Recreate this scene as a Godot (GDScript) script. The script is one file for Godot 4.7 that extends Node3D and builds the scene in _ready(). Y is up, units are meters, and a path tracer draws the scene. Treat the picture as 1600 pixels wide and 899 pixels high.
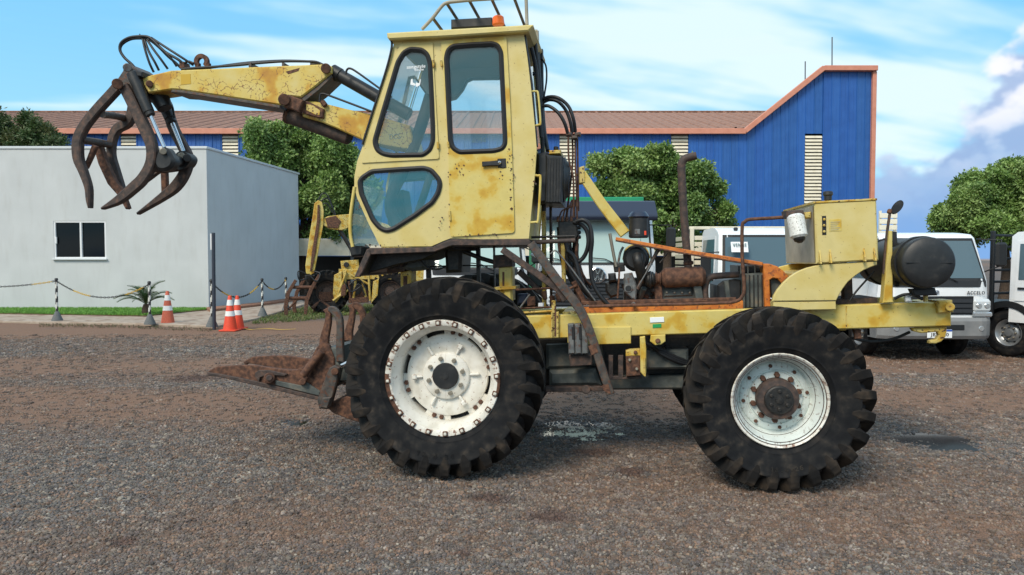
extends Node3D
# A yellow log loader tractor on a gravel yard, a grey office, a blue warehouse and parked trucks.

const FOCAL := 1164.0      # lens measured from the photograph, in pixels of its 1600 x 899 frame
const EYE := Vector3(0, 1.82, 0)
const PITCH := 0.0382
var M := {}                # materials
var used := {}             # names taken at top level

# ------------------------------------------------------------------ mesh building
class MB:
	var v := PackedVector3Array()
	var n := PackedVector3Array()
	var c := PackedColorArray()
	var tint := Color(1, 1, 1)
	var tinted := false

	func _p(a: Vector3, b: Vector3, d: Vector3, na: Vector3, nb: Vector3, nd: Vector3) -> void:
		v.append(a); v.append(d); v.append(b)
		n.append(na); n.append(nd); n.append(nb)
		if tinted:
			c.append(tint); c.append(tint); c.append(tint)

	func tri(a: Vector3, b: Vector3, d: Vector3) -> void:
		var g := (b - a).cross(d - a)
		if g.length_squared() < 1e-16:
			return
		g = g.normalized()
		_p(a, b, d, g, g, g)

	func quad(a: Vector3, b: Vector3, d: Vector3, e: Vector3) -> void:
		tri(a, b, d); tri(a, d, e)

	func trin(a: Vector3, b: Vector3, d: Vector3, na: Vector3, nb: Vector3, nd: Vector3) -> void:
		var g := (b - a).cross(d - a)
		if g.length_squared() < 1e-16:
			return
		if g.dot(na + nb + nd) < 0:
			_p(a, d, b, na, nd, nb)
		else:
			_p(a, b, d, na, nb, nd)

	func quadn(a: Vector3, b: Vector3, d: Vector3, e: Vector3, na: Vector3, nb: Vector3, nd: Vector3, ne: Vector3) -> void:
		trin(a, b, d, na, nb, nd); trin(a, d, e, na, nd, ne)

	func box(o: Vector3, s: Vector3, bev := 0.0, bas := Basis()) -> MB:
		var h := s * 0.5
		bev = minf(bev, minf(h.x, minf(h.y, h.z)) * 0.9)
		var f := func(x, y, z): return o + bas * Vector3(x, y, z)
		var i := h - Vector3(bev, bev, bev)
		for sg in [1.0, -1.0]:
			quad(f.call(sg * h.x, -i.y, -sg * -i.z), f.call(sg * h.x, -i.y, -sg * i.z), f.call(sg * h.x, i.y, -sg * i.z), f.call(sg * h.x, i.y, sg * i.z))
			quad(f.call(-i.x, sg * h.y, sg * i.z), f.call(i.x, sg * h.y, sg * i.z), f.call(i.x, sg * h.y, -sg * i.z), f.call(-i.x, sg * h.y, -sg * i.z))
			quad(f.call(-sg * i.x, -i.y, sg * h.z), f.call(sg * i.x, -i.y, sg * h.z), f.call(sg * i.x, i.y, sg * h.z), f.call(-sg * i.x, i.y, sg * h.z))
		if bev > 0:
			for a in [1.0, -1.0]:
				for b in [1.0, -1.0]:
					_edge(f.call(a * h.x, b * i.y, -i.z), f.call(a * h.x, b * i.y, i.z), f.call(a * i.x, b * h.y, i.z), f.call(a * i.x, b * h.y, -i.z), a * b > 0)
					_edge(f.call(-i.x, a * h.y, b * i.z), f.call(i.x, a * h.y, b * i.z), f.call(i.x, a * i.y, b * h.z), f.call(-i.x, a * i.y, b * h.z), a * b > 0)
					_edge(f.call(a * i.x, -i.y, b * h.z), f.call(a * i.x, i.y, b * h.z), f.call(a * h.x, i.y, b * i.z), f.call(a * h.x, -i.y, b * i.z), a * b > 0)
					for d in [1.0, -1.0]:
						var p: Vector3 = f.call(a * h.x, b * i.y, d * i.z)
						var q: Vector3 = f.call(a * i.x, b * h.y, d * i.z)
						var r: Vector3 = f.call(a * i.x, b * i.y, d * h.z)
						if a * b * d > 0:
							tri(p, q, r)
						else:
							tri(p, r, q)
		return self

	func _edge(a: Vector3, b: Vector3, d: Vector3, e: Vector3, flip: bool) -> void:
		if flip:
			quad(a, e, d, b)
		else:
			quad(a, b, d, e)

	static func inset(poly: PackedVector2Array, b: float) -> PackedVector2Array:
		var out := PackedVector2Array()
		var k := poly.size()
		for i in k:
			var p := poly[i]
			var d0 := (p - poly[(i + k - 1) % k]).normalized()
			var d1 := (poly[(i + 1) % k] - p).normalized()
			var n0 := Vector2(-d0.y, d0.x)
			var n1 := Vector2(-d1.y, d1.x)
			var m := n0 + n1
			if m.length() < 0.2:
				out.append(p + n0 * b)
			else:
				m = m.normalized()
				out.append(p + m * minf(b / maxf(m.dot(n0), 0.35), b * 2.4))
		return out

	static func ccw(poly: PackedVector2Array) -> PackedVector2Array:
		var a := 0.0
		for i in poly.size():
			a += poly[i].cross(poly[(i + 1) % poly.size()])
		if a < 0:
			poly = poly.duplicate()
			poly.reverse()
		return poly

	# a plate with the outline poly in x and y, between the depths z0 and z1
	func prism(poly: PackedVector2Array, z0: float, z1: float, bev := 0.0, xf := Transform3D()) -> MB:
		poly = ccw(poly)
		var k := poly.size()
		bev = minf(bev, absf(z1 - z0) * 0.45)
		var inner := inset(poly, bev) if bev > 0 else poly
		var ix := Geometry2D.triangulate_polygon(inner)
		if ix.is_empty():
			inner = poly
			ix = Geometry2D.triangulate_polygon(poly)
			bev = 0.0
		for t in range(0, ix.size(), 3):
			var a := inner[ix[t]]
			var b := inner[ix[t + 1]]
			var d := inner[ix[t + 2]]
			if (b - a).cross(d - a) < 0:
				var e := b; b = d; d = e
			tri(xf * Vector3(a.x, a.y, z1), xf * Vector3(b.x, b.y, z1), xf * Vector3(d.x, d.y, z1))
			tri(xf * Vector3(a.x, a.y, z0), xf * Vector3(d.x, d.y, z0), xf * Vector3(b.x, b.y, z0))
		for i in k:
			var j := (i + 1) % k
			var p := poly[i]
			var q := poly[j]
			quad(xf * Vector3(p.x, p.y, z0 + bev), xf * Vector3(q.x, q.y, z0 + bev), xf * Vector3(q.x, q.y, z1 - bev), xf * Vector3(p.x, p.y, z1 - bev))
			if bev > 0:
				var a := inner[i]
				var b := inner[j]
				quad(xf * Vector3(p.x, p.y, z1 - bev), xf * Vector3(q.x, q.y, z1 - bev), xf * Vector3(b.x, b.y, z1), xf * Vector3(a.x, a.y, z1))
				quad(xf * Vector3(a.x, a.y, z0), xf * Vector3(b.x, b.y, z0), xf * Vector3(q.x, q.y, z0 + bev), xf * Vector3(p.x, p.y, z0 + bev))
		return self

	# a frame that follows the outline poly, wide wide, between z0 and z1
	func ring(poly: PackedVector2Array, wide: float, z0: float, z1: float) -> MB:
		poly = ccw(poly)
		var inner := inset(poly, wide)
		var mid := inset(poly, wide * 0.5)
		var k := poly.size()
		for i in k:
			var j := (i + 1) % k
			var zt := z1
			var ze := z1 - absf(z1 - z0) * 0.35
			quad(_z(poly[i], ze), _z(poly[j], ze), _z(mid[j], zt), _z(mid[i], zt))
			quad(_z(mid[i], zt), _z(mid[j], zt), _z(inner[j], ze), _z(inner[i], ze))
			quad(_z(poly[j], z0), _z(poly[j], ze), _z(poly[i], ze), _z(poly[i], z0))
			quad(_z(inner[i], z0), _z(inner[i], ze), _z(inner[j], ze), _z(inner[j], z0))
			quad(_z(inner[i], z0), _z(inner[j], z0), _z(poly[j], z0), _z(poly[i], z0))
		return self

	func _z(p: Vector2, z: float) -> Vector3:
		return Vector3(p.x, p.y, z)

	# a plate with openings
	func plate(poly: PackedVector2Array, holes: Array, z0: float, z1: float) -> MB:
		poly = ccw(poly)
		var pieces: Array = [poly]
		for h in holes:
			var hole: PackedVector2Array = ccw(h)
			var mid := 0.0
			for p in hole:
				mid += p.x / hole.size()
			var nxt: Array = []
			for pc in pieces:
				for side in [[-100.0, mid], [mid, 100.0]]:
					var half := PackedVector2Array([Vector2(side[0], -100), Vector2(side[1], -100), Vector2(side[1], 100), Vector2(side[0], 100)])
					for got in Geometry2D.intersect_polygons(pc, half):
						for cut in Geometry2D.clip_polygons(got, hole):
							nxt.append(cut)
			pieces = nxt
		for pc in pieces:
			var ix := Geometry2D.triangulate_polygon(pc)
			for t in range(0, ix.size(), 3):
				var a: Vector2 = pc[ix[t]]
				var b: Vector2 = pc[ix[t + 1]]
				var d: Vector2 = pc[ix[t + 2]]
				if (b - a).cross(d - a) < 0:
					var e := b; b = d; d = e
				tri(_z(a, z1), _z(b, z1), _z(d, z1))
				tri(_z(a, z0), _z(d, z0), _z(b, z0))
		var outlines: Array = [poly]
		for h in holes:
			var r := ccw(h).duplicate()
			r.reverse()
			outlines.append(r)
		for o in outlines:
			for i in o.size():
				var j: int = (i + 1) % o.size()
				quad(_z(o[i], z0), _z(o[j], z0), _z(o[j], z1), _z(o[i], z1))
		return self

	func tube(p: PackedVector3Array, r: float, sides := 8, caps := true, rs := PackedFloat32Array()) -> MB:
		var k := p.size()
		var t := (p[1] - p[0]).normalized()
		var u := t.cross(Vector3.UP if absf(t.y) < 0.9 else Vector3.RIGHT).normalized()
		var rings: Array = []
		for i in k:
			var t2 := ((p[mini(i + 1, k - 1)] - p[maxi(i - 1, 0)])).normalized()
			if t2.length_squared() < 0.5:
				t2 = t
			u = (u - t2 * u.dot(t2)).normalized()
			t = t2
			var w := t.cross(u)
			var dirs := PackedVector3Array()
			for s in sides:
				var a := TAU * s / sides
				dirs.append(u * cos(a) + w * sin(a))
			rings.append([p[i], dirs, r if rs.is_empty() else rs[i]])
		for i in k - 1:
			var a: Array = rings[i]
			var b: Array = rings[i + 1]
			for s in sides:
				var j := (s + 1) % sides
				quadn(a[0] + a[1][s] * a[2], a[0] + a[1][j] * a[2], b[0] + b[1][j] * b[2], b[0] + b[1][s] * b[2], a[1][s], a[1][j], b[1][j], b[1][s])
		if caps:
			for e in [0, k - 1]:
				var g: Array = rings[e]
				var out := (p[0] - p[1]).normalized() if e == 0 else (p[k - 1] - p[k - 2]).normalized()
				for s in sides:
					trin(g[0], g[0] + g[1][s] * g[2], g[0] + g[1][(s + 1) % sides] * g[2], out, out, out)
		return self

	func cyl(a: Vector3, b: Vector3, ra: float, rb := -1.0, sides := 20, bev := 0.0) -> MB:
		if rb < 0:
			rb = ra
		var d := b - a
		var z := d.normalized()
		var x := z.cross(Vector3.UP if absf(z.y) < 0.9 else Vector3.RIGHT).normalized()
		var xf := Transform3D(Basis(x, z.cross(x), z), a)
		var L := d.length()
		bev = minf(bev, minf(L * 0.4, minf(ra, rb) * 0.6))
		var pr := PackedVector2Array([Vector2(0, 0), Vector2(ra - bev, 0), Vector2(ra, bev), Vector2(rb, L - bev), Vector2(rb - bev, L), Vector2(0, L)])
		return lathe(pr, xf, sides)

	# prof holds (radius, height along z)
	func lathe(prof: PackedVector2Array, xf := Transform3D(), segs := 32, crease := 0.8, from := 0.0, to := TAU) -> MB:
		var pr := PackedVector2Array()
		for q in prof:
			if pr.is_empty() or pr[-1].distance_to(q) > 1e-5:
				pr.append(q)
		var k := pr.size()
		var nn := PackedVector2Array()
		for i in k - 1:
			var d := (pr[i + 1] - pr[i]).normalized()
			nn.append(Vector2(d.y, -d.x))
		for i in k - 1:
			var n0 := nn[i]
			var n1 := nn[i]
			if i > 0 and nn[i - 1].dot(nn[i]) > crease:
				n0 = (nn[i - 1] + nn[i]).normalized()
			if i < k - 2 and nn[i + 1].dot(nn[i]) > crease:
				n1 = (nn[i + 1] + nn[i]).normalized()
			for s in segs:
				var a0 := from + (to - from) * s / segs
				var a1 := from + (to - from) * (s + 1) / segs
				var c0 := Vector2(cos(a0), sin(a0))
				var c1 := Vector2(cos(a1), sin(a1))
				var A := xf * Vector3(c0.x * pr[i].x, c0.y * pr[i].x, pr[i].y)
				var B := xf * Vector3(c1.x * pr[i].x, c1.y * pr[i].x, pr[i].y)
				var C := xf * Vector3(c1.x * pr[i + 1].x, c1.y * pr[i + 1].x, pr[i + 1].y)
				var D := xf * Vector3(c0.x * pr[i + 1].x, c0.y * pr[i + 1].x, pr[i + 1].y)
				var bs := xf.basis
				quadn(A, B, C, D, bs * Vector3(c0.x * n0.x, c0.y * n0.x, n0.y), bs * Vector3(c1.x * n0.x, c1.y * n0.x, n0.y), bs * Vector3(c1.x * n1.x, c1.y * n1.x, n1.y), bs * Vector3(c0.x * n1.x, c0.y * n1.x, n1.y))
		return self

	func ball(o: Vector3, r: Vector3, segs := 12) -> MB:
		var pr := PackedVector2Array()
		for i in segs / 2 + 1:
			var a := -PI / 2 + PI * i / (segs / 2)
			pr.append(Vector2(cos(a), sin(a)))
		return lathe(pr, Transform3D(Basis.from_scale(r), o), segs, -1.0)

	# moves every point by f and makes the faces flat again
	func deform(f: Callable) -> MB:
		for i in range(0, v.size(), 3):
			for k in 3:
				v[i + k] = f.call(v[i + k])
			var g := (v[i + 1] - v[i]).cross(v[i + 2] - v[i])
			g = -g.normalized()
			n[i] = g; n[i + 1] = g; n[i + 2] = g
		return self

	func mesh() -> ArrayMesh:
		var a := []
		a.resize(Mesh.ARRAY_MAX)
		a[Mesh.ARRAY_VERTEX] = v
		a[Mesh.ARRAY_NORMAL] = n
		if tinted:
			a[Mesh.ARRAY_COLOR] = c
		var m := ArrayMesh.new()
		if v.size():
			m.add_surface_from_arrays(Mesh.PRIMITIVE_TRIANGLES, a)
		return m

# ------------------------------------------------------------------ measuring the photograph
func ray(px: float, py: float) -> Vector3:
	return Vector3((px - 800.0) / FOCAL, -(py - 449.5) / FOCAL, -1.0).rotated(Vector3.RIGHT, -PITCH)

func at(px: float, py: float, depth: float) -> Vector3:
	var d := ray(px, py)
	return EYE + d * (depth / -d.z)

func gnd(px: float, py: float, h := 0.0) -> Vector3:
	var d := ray(px, py)
	return EYE + d * ((h - EYE.y) / d.y)

# a machine's own axes: x along it, y up, z towards the viewer; w counts away from the viewer
class Frame:
	var o: Vector3
	var b: Basis
	var host
	func pt(px: float, py: float, w: float) -> Vector3:
		var d: Vector3 = host.ray(px, py)
		var t: float = (-w - (host.EYE - o).dot(b.z)) / d.dot(b.z)
		var p: Vector3 = host.EYE + d * t - o
		return Vector3(p.dot(b.x), p.dot(b.y), p.dot(b.z))
	func poly(a: Array, w: float) -> PackedVector2Array:
		var out := PackedVector2Array()
		for i in range(0, a.size(), 2):
			var p := pt(a[i], a[i + 1], w)
			out.append(Vector2(p.x, p.y))
		return out
	func path(a: Array) -> PackedVector3Array:      # x, y, w triples
		var out := PackedVector3Array()
		for i in range(0, a.size(), 3):
			out.append(pt(a[i], a[i + 1], a[i + 2]))
		return out
	func px(x: float, y: float, w: float) -> float:  # metres to a pixel there
		return pt(x, y, w).distance_to(pt(x + 1, y, w))

func frame(o: Vector3, yaw: float) -> Frame:
	var f := Frame.new()
	f.host = self
	f.o = o
	f.b = Basis(Vector3.UP, yaw)
	return f

# ------------------------------------------------------------------ objects and parts
func put(called: String, mb: MB, m: Material, parent: Node = self) -> MeshInstance3D:
	return put_mesh(called, mb.mesh(), m, parent)

func put_mesh(called: String, mesh: Mesh, m: Material, parent: Node = self) -> MeshInstance3D:
	var o := MeshInstance3D.new()
	o.name = numbered(called) if parent == self else called
	o.mesh = mesh
	o.material_override = m
	parent.add_child(o, true)
	return o

func numbered(called: String) -> String:
	var k: int = used.get(called, 0)
	used[called] = k + 1
	return called if k == 0 else "%s_%03d" % [called, k]

func node(called: String, parent: Node, at_: Vector3 = Vector3.ZERO, bas := Basis()) -> Node3D:
	var o := Node3D.new()
	o.name = numbered(called) if parent == self else called
	o.transform = Transform3D(bas, at_)
	parent.add_child(o, true)
	return o

func tag(o: Node, label: String, category: String, group := "") -> Node:
	o.set_meta("label", label)
	o.set_meta("category", category)
	if group:
		o.set_meta("group", group)
	return o

func setting(o: Node) -> Node:
	o.set_meta("kind", "structure")
	return o

func copy(o: Node3D) -> Node3D:
	var c: Node3D = o.duplicate()
	c.name = numbered(String(o.name).trim_suffix("_000"))
	add_child(c)
	return c

func rounded(poly: PackedVector2Array, r: float, k := 5) -> PackedVector2Array:
	var out := PackedVector2Array()
	var m := poly.size()
	for i in m:
		var p := poly[i]
		var a := poly[(i + m - 1) % m]
		var b := poly[(i + 1) % m]
		var da := minf(r, p.distance_to(a) * 0.48)
		var db := minf(r, p.distance_to(b) * 0.48)
		var s := p + (a - p).normalized() * da
		var e := p + (b - p).normalized() * db
		for j in k + 1:
			var t := float(j) / k
			out.append(s * (1 - t) * (1 - t) + p * 2 * t * (1 - t) + e * t * t)
	return out

func curve(p: PackedVector3Array, k := 6) -> PackedVector3Array:
	var out := PackedVector3Array()
	for i in p.size() - 1:
		for j in k:
			out.append(p[i].cubic_interpolate(p[i + 1], p[maxi(i - 1, 0)], p[mini(i + 2, p.size() - 1)], float(j) / k))
	out.append(p[-1])
	return out

# the outline of a bar that follows path, with a width at each point
func band(path: PackedVector2Array, widths: Array) -> PackedVector2Array:
	var l := PackedVector2Array()
	var r := PackedVector2Array()
	var k := path.size()
	for i in k:
		var d := (path[mini(i + 1, k - 1)] - path[maxi(i - 1, 0)]).normalized()
		var s := Vector2(-d.y, d.x) * float(widths[i]) * 0.5
		l.append(path[i] + s)
		r.append(path[i] - s)
	r.reverse()
	l.append_array(r)
	return l

func lettering(called: String, text: String, size: float, m: Material, parent: Node, xf: Transform3D, face := "Droid Sans", bold := true) -> MeshInstance3D:
	var t := TextMesh.new()
	var f := SystemFont.new()
	f.font_names = PackedStringArray([face])
	if bold:
		f.font_weight = 700
	t.font = f
	t.text = text
	t.font_size = 32
	t.pixel_size = size / 32.0
	t.depth = 0.002
	var o := put_mesh(called, t, m, parent)
	o.transform = xf
	return o

# ------------------------------------------------------------------ materials
func ntex(seed_: int, freq: float, stops: Array, size := 512, octaves := 4, kind := FastNoiseLite.TYPE_SIMPLEX_SMOOTH, frac := FastNoiseLite.FRACTAL_FBM) -> NoiseTexture2D:
	var fn := FastNoiseLite.new()
	fn.seed = seed_
	fn.noise_type = kind
	fn.frequency = freq
	fn.fractal_type = frac
	fn.fractal_octaves = octaves
	var g := Gradient.new()
	var off := PackedFloat32Array()
	var col := PackedColorArray()
	for s in stops:
		off.append(s[0])
		col.append(s[1])
	g.offsets = off
	g.colors = col
	var t := NoiseTexture2D.new()
	t.width = size
	t.height = size
	t.seamless = true
	t.noise = fn
	t.color_ramp = g
	t.generate_mipmaps = false
	return t

func C(r: float, g: float, b: float, a := 1.0) -> Color:      # from 0..255 as the eye sees it
	return Color(r / 255.0, g / 255.0, b / 255.0, a)

func plainm(c: Color, rough := 0.6, metal := 0.0) -> StandardMaterial3D:
	var m := StandardMaterial3D.new()
	m.albedo_color = c
	m.roughness = rough
	m.metallic = metal
	return m

# stops: base tone; over: worn spots laid on top
func worn(stops: Array, freq: float, scale: float, rough: float, over: Array = [], ofreq := 0.02, oscale := 1.0, bump: Texture2D = null, bump_cm := 0.0, world := false, metal := 0.0, seed_ := 1) -> StandardMaterial3D:
	var m := StandardMaterial3D.new()
	m.albedo_texture = ntex(seed_, freq, stops)
	m.uv1_triplanar = true
	m.uv1_world_triplanar = world
	m.uv1_scale = Vector3.ONE * scale
	m.roughness = rough
	m.metallic = metal
	if over:
		m.detail_enabled = true
		m.detail_albedo = ntex(seed_ + 40, ofreq, over, 512, 5)
		m.detail_uv_layer = BaseMaterial3D.DETAIL_UV_2
		m.uv2_triplanar = true
		m.uv2_world_triplanar = world
		m.uv2_scale = Vector3.ONE * oscale
	if bump:
		m.heightmap_enabled = true
		m.heightmap_texture = bump
		m.heightmap_scale = bump_cm
	return m

func materials() -> void:
	var white := Color(1, 1, 1)
	var black := Color(0, 0, 0)
	var grain := ntex(7, 0.05, [[0.0, black], [1.0, white]], 512, 5)
	var lumps := ntex(8, 0.012, [[0.0, black], [1.0, white]], 512, 4)
	var rust := C(98, 58, 36)
	var r0 := C(98, 58, 36, 0)
	var dkrust := C(58, 34, 26)
	M.yellow = worn([[0.0, C(188, 144, 42)], [0.26, C(200, 164, 62)], [0.40, C(206, 183, 98)], [0.7, C(208, 190, 114)], [1.0, C(200, 182, 106)]], 0.008, 0.9, 0.42,
		[[0.0, r0], [0.83, r0], [0.86, C(130, 94, 54, 0.5)], [0.92, C(80, 52, 36, 0.9)]], 0.03, 1.6, grain, 0.05)
	M.yellow_pale = worn([[0.0, C(198, 172, 90)], [0.2, C(204, 184, 112)], [0.6, C(210, 193, 130)], [1.0, C(202, 186, 124)]], 0.006, 0.8, 0.42,
		[[0.0, r0], [0.84, r0], [0.87, C(130, 94, 54, 0.5)], [0.93, C(80, 52, 36, 0.9)]], 0.03, 1.6, grain, 0.05, false, 0.0, 73)
	M.yellow_worn = worn([[0.0, C(184, 138, 40)], [0.38, C(194, 156, 58)], [0.5, C(200, 176, 98)], [1.0, C(204, 186, 116)]], 0.008, 1.1, 0.5,
		[[0.0, r0], [0.66, r0], [0.70, C(122, 84, 46, 0.7)], [0.76, C(76, 48, 34, 1)]], 0.02, 2.2, grain, 0.1, false, 0.0, 3)
	M.yellow_scratched = worn([[0.0, C(170, 118, 40)], [0.30, C(192, 146, 46)], [0.48, C(204, 178, 88)], [1.0, C(206, 188, 120)]], 0.006, 0.9, 0.45,
		[[0.0, r0], [1.0, r0]], 0.02, 1.0, grain, 0.05, false, 0.0, 5)
	# scratches: thin crests of a ridged noise
	M.yellow_scratched.detail_albedo = ntex(61, 0.013, [[0.0, r0], [0.66, r0], [0.76, C(122, 78, 46, 0.85)], [1.0, C(88, 54, 38, 0.95)]], 1024, 4, FastNoiseLite.TYPE_SIMPLEX, FastNoiseLite.FRACTAL_RIDGED)
	M.yellow_scratched.uv2_scale = Vector3.ONE * 0.9
	M.yellow_scratched.detail_mask = ntex(62, 0.007, [[0.0, black], [0.36, black], [0.50, white], [1.0, white]])
	M.rust = worn([[0.0, C(56, 40, 34)], [0.4, C(82, 56, 44)], [0.62, C(102, 70, 54)], [1.0, C(126, 88, 64)]], 0.02, 1.6, 0.85, [], 0, 1, grain, 0.2, false, 0.0, 11)
	M.rust_dark = worn([[0.0, C(44, 38, 37)], [0.45, C(66, 55, 51)], [0.68, C(84, 66, 58)], [1.0, C(108, 78, 62)]], 0.016, 1.5, 0.7, [], 0, 1, grain, 0.15, false, 0.0, 13)
	M.dark_steel = worn([[0.0, C(54, 52, 52)], [0.5, C(80, 75, 71)], [1.0, C(108, 92, 80)]], 0.014, 1.4, 0.55, [[0.0, r0], [0.6, r0], [0.68, C(96, 60, 42, 0.7)], [1.0, C(104, 66, 44, 0.9)]], 0.02, 1.5, grain, 0.1, false, 0.2, 15)
	M.grey_steel = worn([[0.0, C(84, 87, 90)], [0.5, C(110, 113, 114)], [1.0, C(136, 134, 130)]], 0.014, 1.4, 0.5, [[0.0, r0], [0.62, r0], [0.7, C(96, 60, 42, 0.6)], [1.0, C(104, 66, 44, 0.9)]], 0.02, 1.5, grain, 0.1, false, 0.3, 17)
	M.grease = worn([[0.0, C(20, 20, 21)], [0.6, C(36, 35, 34)], [1.0, C(62, 52, 44)]], 0.02, 2.0, 0.5, [], 0, 1, grain, 0.1, false, 0.0, 19)
	M.oily_grey = worn([[0.0, C(52, 57, 56)], [0.5, C(78, 83, 81)], [0.8, C(102, 100, 92)], [1.0, C(124, 106, 88)]], 0.01, 1.2, 0.6, [], 0, 1, grain, 0.1, false, 0.0, 21)
	M.black_paint = worn([[0.0, C(24, 25, 27)], [0.6, C(34, 35, 37)], [1.0, C(60, 57, 54)]], 0.012, 1.2, 0.48, [], 0, 1, grain, 0.03, false, 0.0, 23)
	M.hose = plainm(C(28, 29, 32), 0.5)
	M.rubber_seal = plainm(C(34, 34, 36), 0.6)
	M.tyre = worn([[0.0, C(17, 18, 21)], [0.45, C(24, 25, 28)], [0.7, C(38, 37, 37)], [1.0, C(72, 64, 57)]], 0.01, 1.3, 0.62, [], 0, 1, grain, 0.06, true, 0.0, 25)
	M.lug = worn([[0.0, C(13, 14, 16)], [0.55, C(20, 21, 23)], [0.7, C(42, 39, 36)], [1.0, C(96, 82, 68)]], 0.006, 1.3, 0.75, [], 0, 1, grain, 0.08, true, 0.0, 27)
	M.tyre.metallic_specular = 0.3
	M.tyre.roughness = 0.72
	M.lug.metallic_specular = 0.3
	M.lug = worn([[0.0, C(32, 32, 33)], [0.45, C(46, 44, 43)], [0.66, C(68, 62, 56)], [1.0, C(120, 102, 84)]], 0.006, 1.3, 0.8, [], 0, 1, grain, 0.06, true, 0.0, 27)
	M.lug.metallic_specular = 0.3
	M.lug.vertex_color_use_as_albedo = true
	M.rim_white = worn([[0.0, C(196, 190, 176)], [0.5, C(224, 220, 210)], [1.0, C(232, 230, 224)]], 0.01, 1.2, 0.4,
		[[0.0, r0], [0.80, r0], [0.84, C(160, 112, 80, 0.6)], [0.9, C(108, 70, 52, 0.9)]], 0.018, 2.2, grain, 0.04, false, 0.0, 29)
	M.rim_ring = worn([[0.0, C(196, 190, 176)], [0.5, C(224, 220, 210)], [1.0, C(232, 230, 224)]], 0.01, 1.2, 0.4,
		[[0.0, r0], [0.66, r0], [0.69, C(156, 106, 76, 0.8)], [0.76, C(102, 62, 46, 1)]], 0.014, 2.0, grain, 0.06, false, 0.0, 31)
	M.rim_cold = worn([[0.0, C(186, 194, 190)], [0.5, C(212, 220, 216)], [1.0, C(222, 228, 225)]], 0.01, 1.2, 0.4,
		[[0.0, r0], [0.76, r0], [0.79, C(150, 112, 90, 0.7)], [0.85, C(98, 60, 46, 1)]], 0.018, 2.2, grain, 0.04, false, 0.0, 33)
	M.orange = worn([[0.0, C(168, 88, 40)], [0.5, C(200, 116, 46)], [1.0, C(212, 136, 58)]], 0.012, 1.4, 0.5,
		[[0.0, r0], [0.64, r0], [0.76, C(134, 78, 48, 0.75)], [1.0, C(96, 58, 42, 0.95)]], 0.02, 1.8, grain, 0.08, false, 0.0, 35)
	M.chrome = plainm(C(210, 212, 216), 0.18, 1.0)
	M.bolt = plainm(C(150, 142, 128), 0.45, 0.6)
	M.filter_white = worn([[0.0, C(214, 214, 208)], [1.0, C(236, 236, 232)]], 0.01, 1.5, 0.4, [[0.0, r0], [0.68, r0], [0.74, C(70, 60, 52, 0.8)], [1.0, C(60, 50, 44, 1)]], 0.04, 2.4, null, 0, false, 0.0, 37)
	M.tank_side = worn([[0.0, C(140, 134, 118)], [1.0, C(176, 168, 150)]], 0.01, 1.0, 0.5, [], 0, 1, grain, 0.05, false, 0.0, 39)
	M.beacon = plainm(C(236, 112, 40), 0.2)
	M.glass = _glass(C(90, 165, 175), 0.09)
	M.glass_teal = _glass(C(50, 150, 168), 0.18)
	M.glass_ws = _glass(C(70, 110, 112), 0.3)
	M.interior = plainm(C(120, 124, 126), 0.8)
	M.interior_dark = plainm(C(44, 46, 50), 0.7)
	M.decal_white = plainm(C(235, 238, 240), 0.6)
	M.decal_dark = plainm(C(96, 122, 126), 0.8)
	M.decal_black = plainm(C(30, 32, 36), 0.7)
	M.decal_green = plainm(C(30, 150, 84), 0.5)
	M.decal_blue = plainm(C(40, 80, 170), 0.5)
	# buildings
	M.grey_wall = worn([[0.0, C(188, 192, 193)], [0.5, C(193, 197, 198)], [1.0, C(198, 202, 203)]], 0.004, 0.25, 0.85, [[0.0, C(150, 146, 138, 0)], [0.5, C(150, 146, 138, 0)], [0.8, C(150, 146, 138, 0.08)], [1.0, C(140, 134, 124, 0.14)]], 0.012, 1.0, grain, 0.06, true, 0.0, 41)
	M.grey_wall.uv2_scale = Vector3(0.5, 0.09, 0.5)
	M.coping = plainm(C(206, 210, 212), 0.4, 0.2)
	M.window_frame = plainm(C(222, 224, 226), 0.4)
	M.window_dark = plainm(C(9, 11, 14), 0.05)
	M.window_dark.metallic_specular = 0.35
	M.blue_panel = worn([[0.0, C(36, 88, 160)], [0.5, C(40, 94, 168)], [1.0, C(46, 100, 174)]], 0.006, 0.3, 0.42, [], 0, 1, null, 0, true, 0.0, 43)
	M.blue_panel_worn = M.blue_panel.duplicate()
	M.blue_panel_worn.albedo_color = Color(0.94, 0.96, 0.98)
	M.blue_panel_worn.roughness = 0.5
	M.blue_panel_pale = M.blue_panel.duplicate()
	M.blue_panel_pale.albedo_color = Color(0.98, 0.97, 0.95)
	M.cream = worn([[0.0, C(206, 196, 172)], [0.5, C(220, 211, 190)], [1.0, C(226, 219, 200)]], 0.008, 0.5, 0.6, [], 0, 1, null, 0, true, 0.0, 45)
	M.salmon = worn([[0.0, C(196, 128, 104)], [1.0, C(212, 144, 120)]], 0.008, 0.4, 0.55, [], 0, 1, null, 0, true, 0.0, 47)
	M.roof = worn([[0.0, C(130, 92, 72)], [0.5, C(148, 106, 84)], [1.0, C(164, 120, 98)]], 0.008, 0.35, 0.65, [[0.0, C(90, 66, 56, 0)], [0.55, C(90, 66, 56, 0)], [0.75, C(92, 66, 56, 0.5)], [1.0, C(80, 60, 52, 0.7)]], 0.01, 0.5, null, 0, true, 0.0, 49)
	M.mast = plainm(C(96, 98, 100), 0.5, 0.4)
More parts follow.
